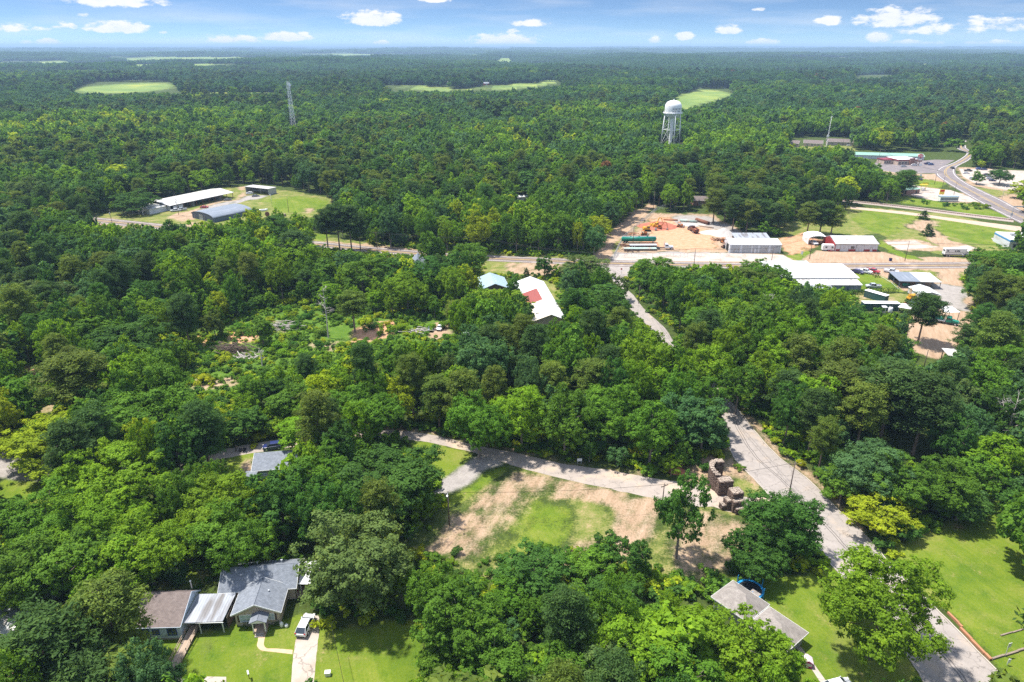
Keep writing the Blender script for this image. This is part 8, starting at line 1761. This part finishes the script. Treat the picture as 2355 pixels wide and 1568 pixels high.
# ------------------------------------------------------------------ the forest
def in_foot(x, y):
    m = np.zeros(np.shape(x), bool)
    for poly in FOOT: m |= inpoly(x, y, poly)
    return m
rng = np.random.default_rng(77)
hx = np.array([t[0] for t in TREES]); hy = np.array([t[1] for t in TREES]); hr = np.array([t[6] * LIB[t[3]][t[5]][3] for t in TREES])
TN = list(TONES)
def grid(y0, y1, sp, margin):
    ys = np.arange(y0, y1, sp); P_ = []
    for y in ys:
        half = y * .80 + margin; xs = np.arange(-half, half, sp)
        P_.append(np.c_[xs, np.full(len(xs), y)])
    p = np.concatenate(P_); p += rng.uniform(-.46, .46, p.shape) * sp
    return p[:, 0], p[:, 1]
def pine_chance(x, y):
    g = fbm(x / 120 + 3, y / 150 + 8, 3)
    vx, vy, _ = P(x, y, 0 * x)
    b = np.clip((g - .5) * 5, -.2, .5) + .2
    b = b + np.where((vx > 1750) & (vy > 700) & (vy < 1050), .22, 0) + np.where((vx > 1620) & (vx < 1900) & (vy > 440) & (vy < 540), .5, 0) + np.where((vx > 480) & (vx < 900) & (vy > 330) & (vy < 440), .3, 0) + np.where((vx > 2050) & (vy > 300) & (vy < 345), .4, 0) - np.where((vx > 900) & (vx < 1560) & (vy < 560), .22, 0)
    b = np.where((vy > 560) & (vx < 1750), b * .35, b)
    return np.clip(b, .02, .9)
def tones_for(kind_pine, x, y):
    n = len(x); g = fbm(x / 60 + 31, y / 80 + 12, 3); r = rng.random(n)
    st = fbm(x / 420 + 5, y / 260 + 60, 2)      # stands of differing age and kind; their dark tones also imitate cloud shadows
    q = np.clip(g + (r - .5) * .62 + (st - .5) * np.clip((y - 250) / 500, 0, 1) * 1.1 - np.clip((y - 600) / 4000, 0, .12), 0, 1)
    bl = np.select([q < .3, q < .42, q < .56, q < .68, q < .84], [TN.index('bluish green'), TN.index('deep green'), TN.index('mid green'), TN.index('mid green'), TN.index('bright green')], TN.index('lime green'))
    bl = np.where((r > .93) & (bl == TN.index('mid green')), TN.index('dull green'), bl)
    bl = np.where((bl == TN.index('lime green')) & (rng.random(n) > .45), TN.index('bright green'), bl)
    pn = np.where(r < .45, TN.index('dark green'), np.where(r < .85, TN.index('olive green'), TN.index('deep green')))
    pn = np.where(rng.random(n) > .997, TN.index('rust brown'), pn)
    return np.where(kind_pine, pn, bl)
x, y = grid(48, 760, 7.2, 30)
xb, yb = grid(48, 760, 13.5, 30); kb = rng.random(len(xb)) < .5 + .5 * (fbm(xb / 90, yb / 90 + 70, 2) - .5); xb, yb = xb[kb], yb[kb]; Rb = rng.uniform(5.8, 8.6, len(xb)); nb_ = len(xb)
x, y = np.r_[xb, x], np.r_[yb, y]
# height and crown
isp = rng.random(len(x)) < pine_chance(x, y)
Rr = np.where(isp, rng.uniform(3.2, 4.9, len(x)), rng.uniform(3.1, 5.6, len(x)))
Hh = np.where(isp, rng.uniform(14, 19.5, len(x)), rng.uniform(11, 16.5, len(x)) + Rr * .3)
Rr[:nb_] = np.where(isp[:nb_], Rr[:nb_] * 1.25, Rb); Hh[:nb_] = np.where(isp[:nb_], Hh[:nb_] * 1.15, rng.uniform(13.5, 19.5, nb_))
z = hill(x, y)
# young growth close to the lower left clearing, bushes at the forest edges
vx, vy, dep = P(x, y, z)
low = (vx > 350) & (vx < 1060) & (vy > 640) & (vy < 960) & (rng.random(len(x)) < .55)
Hh = np.where(low, Hh * .62, Hh); Rr = np.where(low, Rr * .72, Rr)
ok = (vx > -300) & (vx < 2650) & ~on_road(x, y, 1.5) & ~in_foot(x, y)
d2 = np.full(len(x), 1e9)
for i in range(len(hx)): d2 = np.minimum(d2, np.hypot(x - hx[i], y - hy[i]) / (.62 * hr[i] + .5 * Rr))
ok &= d2 > 1
ok &= ~blocked(x, y, z, Hh, Rr, 2, np.where(isp, .35, .12))
ok &= rng.random(len(x)) < .97
cellb = {}
for i in np.nonzero(ok[:nb_])[0]: cellb.setdefault((int(x[i] // 16), int(y[i] // 16)), []).append(i)
for i in np.nonzero(ok)[0]:
    if i < nb_: continue
    c = (int(x[i] // 16), int(y[i] // 16))
    for a in (-1, 0, 1):
        for b in (-1, 0, 1):
            for j in cellb.get((c[0] + a, c[1] + b), ()):
                if math.hypot(x[i] - x[j], y[i] - y[j]) < .72 * Rr[j] + .35 * Rr[i]: ok[i] = False
# a second chance for smaller trees where a big one would hide something
x1, y1 = grid(60, 620, 6.0, 20); R1 = rng.uniform(2.0, 3.4, len(x1)); H1 = rng.uniform(4.5, 8.5, len(x1))
z1 = hill(x1, y1); vx1, vy1, _ = P(x1, y1, z1)
ok1 = (vx1 > -200) & (vx1 < 2550) & ~on_road(x1, y1, 1.0) & ~in_foot(x1, y1) & ~blocked(x1, y1, z1, H1, R1, 1, .1)
for i in range(len(hx)): ok1 &= np.hypot(x1 - hx[i], y1 - hy[i]) > (.5 * hr[i] + .5 * R1)
bx, by, br = x[ok], y[ok], Rr[ok]
cell = {}
for i in range(len(bx)): cell.setdefault((int(bx[i] // 10), int(by[i] // 10)), []).append(i)
for i in np.nonzero(ok1)[0]:
    c = (int(x1[i] // 10), int(y1[i] // 10))
    for a in (-1, 0, 1):
        for b in (-1, 0, 1):
            for j in cell.get((c[0] + a, c[1] + b), ()):
                if math.hypot(x1[i] - bx[j], y1[i] - by[j]) < .72 * br[j] + .5 * R1[i]: ok1[i] = False
tone = tones_for(isp, x, y); tone1 = tones_for(np.zeros(len(x1), bool), x1, y1)
for i in np.nonzero(ok)[0]:
    k = 'pine_tree' if isp[i] else 'broadleaf_tree'; v = int(rng.integers(min(10, len(LIB[k])))); L = LIB[k][v]
    TREES.append((x[i], y[i], float(z[i]), k, TN[tone[i]], v, Rr[i] / L[3], Hh[i] / L[2], False))
for i in np.nonzero(ok1)[0]:
    k = 'broadleaf_tree'; v = int(rng.integers(10)); L = LIB[k][v]
    TREES.append((x1[i], y1[i], float(z1[i]), k, TN[tone1[i]], v, R1[i] / L[3], H1[i] / L[2], False))
# ---- the largest in view become trees of their own, the rest joins the forest
T = TREES; tx = np.array([t[0] for t in T]); ty = np.array([t[1] for t in T]); tz = np.array([t[2] for t in T])
tR = np.array([t[6] * LIB[t[3]][t[5]][3] for t in T]); tH = np.array([t[7] * LIB[t[3]][t[5]][2] for t in T])
sx, sy, hw, hh = screen(tx, ty, tz, tH, tR, .2)
inx = np.clip(np.minimum(sx + hw, 2354) - np.maximum(sx - hw, 0), 0, None); iny = np.clip(np.minimum(sy + hh, 1568) - np.maximum(sy - hh, 0), 0, None)
area = inx * iny
# rough share of each crown that the trees in front leave visible
cov = np.zeros((196, 295), np.int32); visible = np.zeros(len(T))
for i in np.argsort(P(tx, ty, tz)[2]):
    if area[i] <= 0: continue
    x0, x1_, y0, y1_ = int(max(0, (sx[i] - hw[i] * .8) / 8)), int(min(294, (sx[i] + hw[i] * .8) / 8)), int(max(0, (sy[i] - hh[i] * .85) / 8)), int(min(195, (sy[i] + hh[i] * .7) / 8))
    s = cov[y0:y1_ + 1, x0:x1_ + 1]
    visible[i] = (s == 0).mean() if s.size else 0; s += 1
area = area * visible; area[visible < .12] = 0
single = np.zeros(len(T), bool)
for kind, lim in (('broadleaf_tree', 300), ('pine_tree', 200), ('cedar_tree', 20)):
    idx = [i for i in range(len(T)) if T[i][3] == kind and area[i] > 0]; idx.sort(key=lambda i: -area[i]); single[idx[:lim]] = True
# ---- shrubs as things along the clearings and lane
SHR = []
for k in range(1500):
    vx_, vy_ = rng.uniform(330, 1060), rng.uniform(690, 930)
    SHR.append((vx_, vy_))
for k in range(260): u = rng.random(); SHR.append((830 + u * 760, 975 + 95 * u + rng.normal() * 7))
for k in range(60): SHR.append((rng.uniform(1540, 1760), rng.uniform(1040, 1130)))
for k in range(90): u = rng.random(); SHR.append((960 + u * 640, 1285 + u * 60 + rng.normal() * 18))
for k in range(70): u = rng.random(); SHR.append((1700 + u * 350, 955 + u * 300 + rng.normal() * 10))
for k in range(60): u = rng.random(); SHR.append((2090 + u * 200, 464 + 14 * u + rng.normal() * 4))
SHP = []
for (vx_, vy_) in SHR:
    p = G(vx_, vy_)
    if on_road(np.array([p.x]), np.array([p.y]), 1.2)[0] or in_foot(np.array([p.x]), np.array([p.y]))[0]: continue
    g = float(fbm(np.float64(p.x / 14 + 7), np.float64(p.y / 14 + 3), 2))
    if vy_ < 960 and vx_ < 1060 and g < .5: continue
    s = rng.uniform(.45, 1.15) * (.8 if vy_ > 1000 else 1.0)
    if any((p.x - q[0]) ** 2 + (p.y - q[1]) ** 2 < (1.25 * (s + q[2])) ** 2 for q in SHP): continue
    if min(np.hypot(p.x - tx[single], p.y - ty[single])) < 1.2: continue
    SHP.append((p.x, p.y, s))
SHP = SHP[:290] if len(SHP) <= 290 else [SHP[i] for i in sorted(rng.permutation(len(SHP))[:290])]
SHP.append((G(400, 1330).x, G(400, 1330).y, 1.35))
# ---- labels that single a tree out: look, then the nearest landmark and the side it lies on
lmx = np.array([p[0] for p, _ in LM], float); lmy = np.array([p[1] for p, _ in LM], float)
lmw = np.array([G(*p)[:2] for p, _ in LM])
ORD = ['first', 'second', 'third', 'fourth', 'fifth', 'sixth', 'seventh', 'eighth', 'ninth', 'tenth', 'eleventh', 'twelfth', 'thirteenth', 'fourteenth', 'fifteenth', 'sixteenth', 'seventeenth', 'eighteenth', 'nineteenth', 'twentieth']
WORD = {'round': 'round crowned', 'spread': 'wide spreading', 'upright': 'upright', 'airy': 'thin crowned', 'lop': 'lopsided', 'pine': 'pine', 'cedar': 'cone shaped'}
def relation(x, y):
    d = np.hypot(lmw[:, 0] - x, lmw[:, 1] - y); j = int(np.argmin(d)); dx, dy = x - lmw[j, 0], y - lmw[j, 1]
    if abs(dy) > abs(dx): rel = 'behind the' if dy > 0 else 'in front of the'
    else: rel = 'right of the' if dx > 0 else 'left of the'
    return ('well ' if d[j] > 45 and 'of the' in rel and 'front' not in rel else 'far ' if d[j] > 45 and rel.startswith('behind') else '') + rel + ' ' + LM[j][1]
def make_labels(items):
    """items: dicts with base text and screen x, y -> unique labels"""
    groups = {}
    for it in items: groups.setdefault(it['base'], []).append(it)
    for base, g in groups.items():
        if len(g) == 1: g[0]['label'] = base; continue
        g.sort(key=lambda it: it['sx'])
        for i, it in enumerate(g): it['label'] = base + (', leftmost of %s' % ['', '', 'two', 'three', 'four', 'five', 'six', 'seven', 'eight', 'nine', 'ten'][min(len(g), 10)] if i == 0 and len(g) <= 10 else ', rightmost' if i == len(g) - 1 else ', %s from left' % ORD[min(i, 19)])
    for it in items:
        if len(it['label'].split()) > 16: it['label'] = ' '.join(it['label'].replace('well ', '').replace('far ', '').replace('crowned ', '').split()[:16])
ITEMS = []
for i in np.nonzero(single)[0]:
    t = T[i]; L = LIB[t[3]][t[5]]; H_ = tH[i]
    size = 'tall' if H_ > (17.5 if t[3] == 'pine_tree' else 14.8) else 'small' if H_ < (12 if t[3] == 'pine_tree' else 8.5) else ''
    if t[3] == 'pine_tree': look = f'{size} {t[4]} pine'
    elif t[3] == 'cedar_tree': look = f'{size} {t[4]} cone shaped tree'
    else: look = f'{size} {t[4]} {WORD[L[4]]} tree'
    ITEMS.append(dict(i=int(i), base=' '.join((look + ' ' + relation(t[0], t[1])).split()), sx=sx[i], sy=sy[i], kind=t[3]))
for k, (x_, y_, s) in enumerate(SHP):
    tn = ['bright green', 'mid green', 'deep green', 'mid green', 'lime green'][int(rng.integers(5))] if k < len(SHP) - 1 else 'bluish green'
    u, v, _ = P(x_, y_, 0); ITEMS.append(dict(i=-1 - k, base=' '.join(f"{'large' if s > .95 else 'low' if s < .6 else ''} {tn} shrub {relation(x_, y_)}".split()), sx=float(u), sy=float(v), kind='shrub', tone=tn))
make_labels(ITEMS)
CAT = {'broadleaf_tree': ('tree', 'broadleaf trees of the wooded town'), 'pine_tree': ('pine tree', 'pine trees of the wooded town'), 'cedar_tree': ('tree', 'cone shaped trees on the grass'), 'shrub': ('shrub', 'shrubs along the clearing and lane')}
for it in ITEMS:
    k = it['kind']
    if k == 'shrub':
        x_, y_, s = SHP[-1 - it['i']]; v = int(rng.integers(4)); L = LIB['shrub'][v]; j = TONES[it['tone']]
        o = bpy.data.objects.new('shrub', L[0]); COL.objects.link(o); o.location = (x_, y_, 0); o.scale = (s * 1.25, s * 1.25, s); o.rotation_euler.z = rng.uniform(0, 6.28); o.color = (*[c * rng.uniform(.9, 1.15) for c in j], 1)
        tag(o, it['label'], *CAT[k]); continue
    t = T[it['i']]; L = LIB[k][t[5]]
    r = thing(k, it['label'], CAT[k][0], (t[0], t[1], t[2] - .05), rng.uniform(0, 6.28), CAT[k][1]); r.scale = (t[6], t[6], t[7])
    c = bpy.data.objects.new('crown', L[0]); COL.objects.link(c); c.parent = r; w = rng.uniform(.88, 1.14); c.color = (*[q * w * rng.uniform(.95, 1.05) for q in TONES[t[4]]], 1)
    b = bpy.data.objects.new('trunk', L[1]); COL.objects.link(b); b.parent = r
# ---- everything else: one mass of forest and one of undergrowth
def mass(name, label, pos, idx, scl, rot, tone):
    me = bpy.data.meshes.new(name); n = len(pos); me.vertices.add(n); me.vertices.foreach_set('co', np.asarray(pos, np.float32).ravel())
    a = me.attributes.new('idx', 'INT', 'POINT'); a.data.foreach_set('value', np.asarray(idx, np.int32))
    a = me.attributes.new('scl', 'FLOAT_VECTOR', 'POINT'); a.data.foreach_set('vector', np.asarray(scl, np.float32).ravel())
    a = me.attributes.new('rot', 'FLOAT_VECTOR', 'POINT'); a.data.foreach_set('vector', np.asarray(rot, np.float32).ravel())
    a = me.attributes.new('tone', 'FLOAT_COLOR', 'POINT'); a.data.foreach_set('color', np.c_[tone, np.ones(n)].astype(np.float32).ravel())
    o = bpy.data.objects.new(name, me); COL.objects.link(o); tag(o, label, None, None, 'stuff')
    g = bpy.data.node_groups.new(name, 'GeometryNodeTree'); g.interface.new_socket('Geometry', in_out='INPUT', socket_type='NodeSocketGeometry'); g.interface.new_socket('Geometry', in_out='OUTPUT', socket_type='NodeSocketGeometry')
    N = g.nodes.new; gi, go = N('NodeGroupInput'), N('NodeGroupOutput'); ip = N('GeometryNodeInstanceOnPoints'); ci = N('GeometryNodeCollectionInfo'); ci.inputs[0].default_value = LODCOL; ci.inputs[1].default_value = True; ci.inputs[2].default_value = True
    def na(nm, ty): q = N('GeometryNodeInputNamedAttribute'); q.data_type = ty; q.inputs[0].default_value = nm; return next(s for s in q.outputs if s.enabled and s.name == 'Attribute')
    g.links.new(gi.outputs[0], ip.inputs['Points']); g.links.new(ci.outputs[0], ip.inputs['Instance']); ip.inputs['Pick Instance'].default_value = True
    g.links.new(na('idx', 'INT'), ip.inputs['Instance Index']); g.links.new(na('scl', 'FLOAT_VECTOR'), ip.inputs['Scale'])
    er = N('FunctionNodeEulerToRotation'); g.links.new(na('rot', 'FLOAT_VECTOR'), er.inputs[0]); g.links.new(er.outputs[0], ip.inputs['Rotation'])
    g.links.new(ip.outputs[0], go.inputs[0]); md = o.modifiers.new('instances', 'NODES'); md.node_group = g
    return o
pos, idx, scl, tone = [], [], [], []
for i in np.nonzero(~single)[0]:
    t = T[i]; k = {'broadleaf_tree': 'b', 'pine_tree': 'p', 'cedar_tree': 'p'}[t[3]]; lv = '1' if ty[i] < 520 else '2'; c = LODI[k + lv]
    pos.append((t[0], t[1], t[2])); idx.append(c[int(rng.integers(len(c)))]); q = TONES[t[4]]; w = rng.uniform(.86, 1.16)
    b = (14.0, 5.6) if k == 'b' else (20.0, 4.0); s = tR[i] / b[1]; scl.append((s, s, tH[i] / b[0])); tone.append([v * w for v in q])
def far_fill(y0, y1, sp, keys, hs, rs_, fields=True, block=None):
    x, y = grid(y0, y1, sp, 60); z = hill(x, y); vx, vy, dp = P(x, y, z); n = len(x)
    ok = (vx > -220) & (vx < 2570) & ~in_foot(x, y)
    p_ = rng.random(n) < pine_chance(x, y) * .9
    R = rng.uniform(*rs_, n); H = rng.uniform(*hs, n) * np.where(p_, 1.25, 1)
    if block is None: sf = .72 + .56 * fbm(x / 170 + 9, y / 130 + 41, 2); big = rng.random(n) < .22; R = R * np.where(big, 1.3, .95) * sf ** .5; H = H * np.where(big, 1.2, 1) * sf
    ok &= ~blocked(x, y, z, H if block is None else 12, R, 2)
    if y0 >= 2500: ok &= ~((fbm(x / 520 + 21, y / 800 + 3, 3) > .645) & (np.hypot(x, y) > 2600))
    tn = tones_for(p_, x, y)
    for i in np.nonzero(ok)[0]:
        c = LODI[keys[1] if p_[i] and keys[1] else keys[0]]; pos.append((x[i], y[i], z[i] - .2)); idx.append(c[int(rng.integers(len(c)))]); w = rng.uniform(.82, 1.16)
        q = TONES[TN[tn[i]]]
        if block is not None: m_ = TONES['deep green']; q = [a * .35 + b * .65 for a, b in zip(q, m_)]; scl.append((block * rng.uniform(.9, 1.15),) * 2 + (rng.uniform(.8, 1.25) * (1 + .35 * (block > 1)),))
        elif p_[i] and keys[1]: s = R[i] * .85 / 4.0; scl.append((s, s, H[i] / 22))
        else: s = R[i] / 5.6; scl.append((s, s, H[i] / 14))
        fw = min(1, max(0, (y[i] - 600) / 900)); w *= 1 - .2 * fw; tone.append([q[0] * w * (1 - .22 * fw), q[1] * w * (1 - .08 * fw), q[2] * w * (1 + .25 * fw)])  # darker, bluer with distance: aerial tint put into the leaf colour
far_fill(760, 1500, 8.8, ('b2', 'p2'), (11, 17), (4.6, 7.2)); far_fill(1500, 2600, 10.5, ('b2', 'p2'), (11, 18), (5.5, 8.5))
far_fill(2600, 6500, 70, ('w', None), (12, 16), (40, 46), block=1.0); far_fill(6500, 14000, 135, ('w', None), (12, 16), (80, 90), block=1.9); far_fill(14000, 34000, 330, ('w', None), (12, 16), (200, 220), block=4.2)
pos = np.array(pos); n = len(pos)
mass('forest', 'dense green mixed forest reaching to the horizon', pos, idx, scl, np.c_[np.zeros((n, 2)), rng.uniform(0, 6.28, n)], tone)
print('trees', len(T), 'single', int(single.sum()), 'forest', n, 'shrubs', len(SHP))
# undergrowth
x, y = grid(50, 330, 2.7, 15); z = 0 * x; vx, vy, _ = P(x, y, z)
ok = (vx > -150) & (vx < 2500) & ~on_road(x, y, .8) & ~in_foot(x, y)
s = rng.uniform(.35, 1.0, len(x)); open_ = masked(vx, vy); clear = (vx > 380) & (vx < 1060) & (vy > 680) & (vy < 940)
g = fbm(x / 14 + 7, y / 14 + 3, 2)
ok &= (~open_) | (clear & (g > .36))
lawn = np.zeros(len(x), bool)
for layer, v, poly in Z:
    if layer in (0, 1, 2, 3) and v > .65 and not (layer in (1, 2) and False): lawn |= inpoly(vx, vy, poly)
ok &= ~lawn
s = np.where(open_, s * .68, s)
i = np.nonzero(ok)[0]; c = LODI['s']
tn = np.array([TONES[k] for k in ('mid green', 'bright green', 'deep green', 'mid green', 'lime green')])[rng.integers(0, 5, len(i))] * rng.uniform(.85, 1.15, (len(i), 1))
mass('undergrowth', 'leafy green undergrowth beneath and between the trees', np.c_[x[i], y[i], z[i]], rng.choice(c, len(i)), np.c_[s[i] * 1.3, s[i] * 1.3, s[i]], np.c_[np.zeros((len(i), 2)), rng.uniform(0, 6.28, len(i))], tn)
print('undergrowth', len(i))
# ---- the air
HZ = bpy.data.materials.new('haze'); HZ.use_nodes = True; nt = HZ.node_tree; nt.nodes.clear()
vo = nt.nodes.new('ShaderNodeVolumePrincipled'); ou = nt.nodes.new('ShaderNodeOutputMaterial'); nt.links.new(vo.outputs[0], ou.inputs['Volume'])
vo.inputs['Color'].default_value = (.5, .72, 1.0, 1); vo.inputs['Density'].default_value = .95e-4; vo.inputs['Anisotropy'].default_value = .0
hz = MB().box(-62000, 62000, -4000, 62000, -75, 130).build('haze', HZ); tag(hz, 'pale blue summer haze over the distance', None, None, 'stuff')
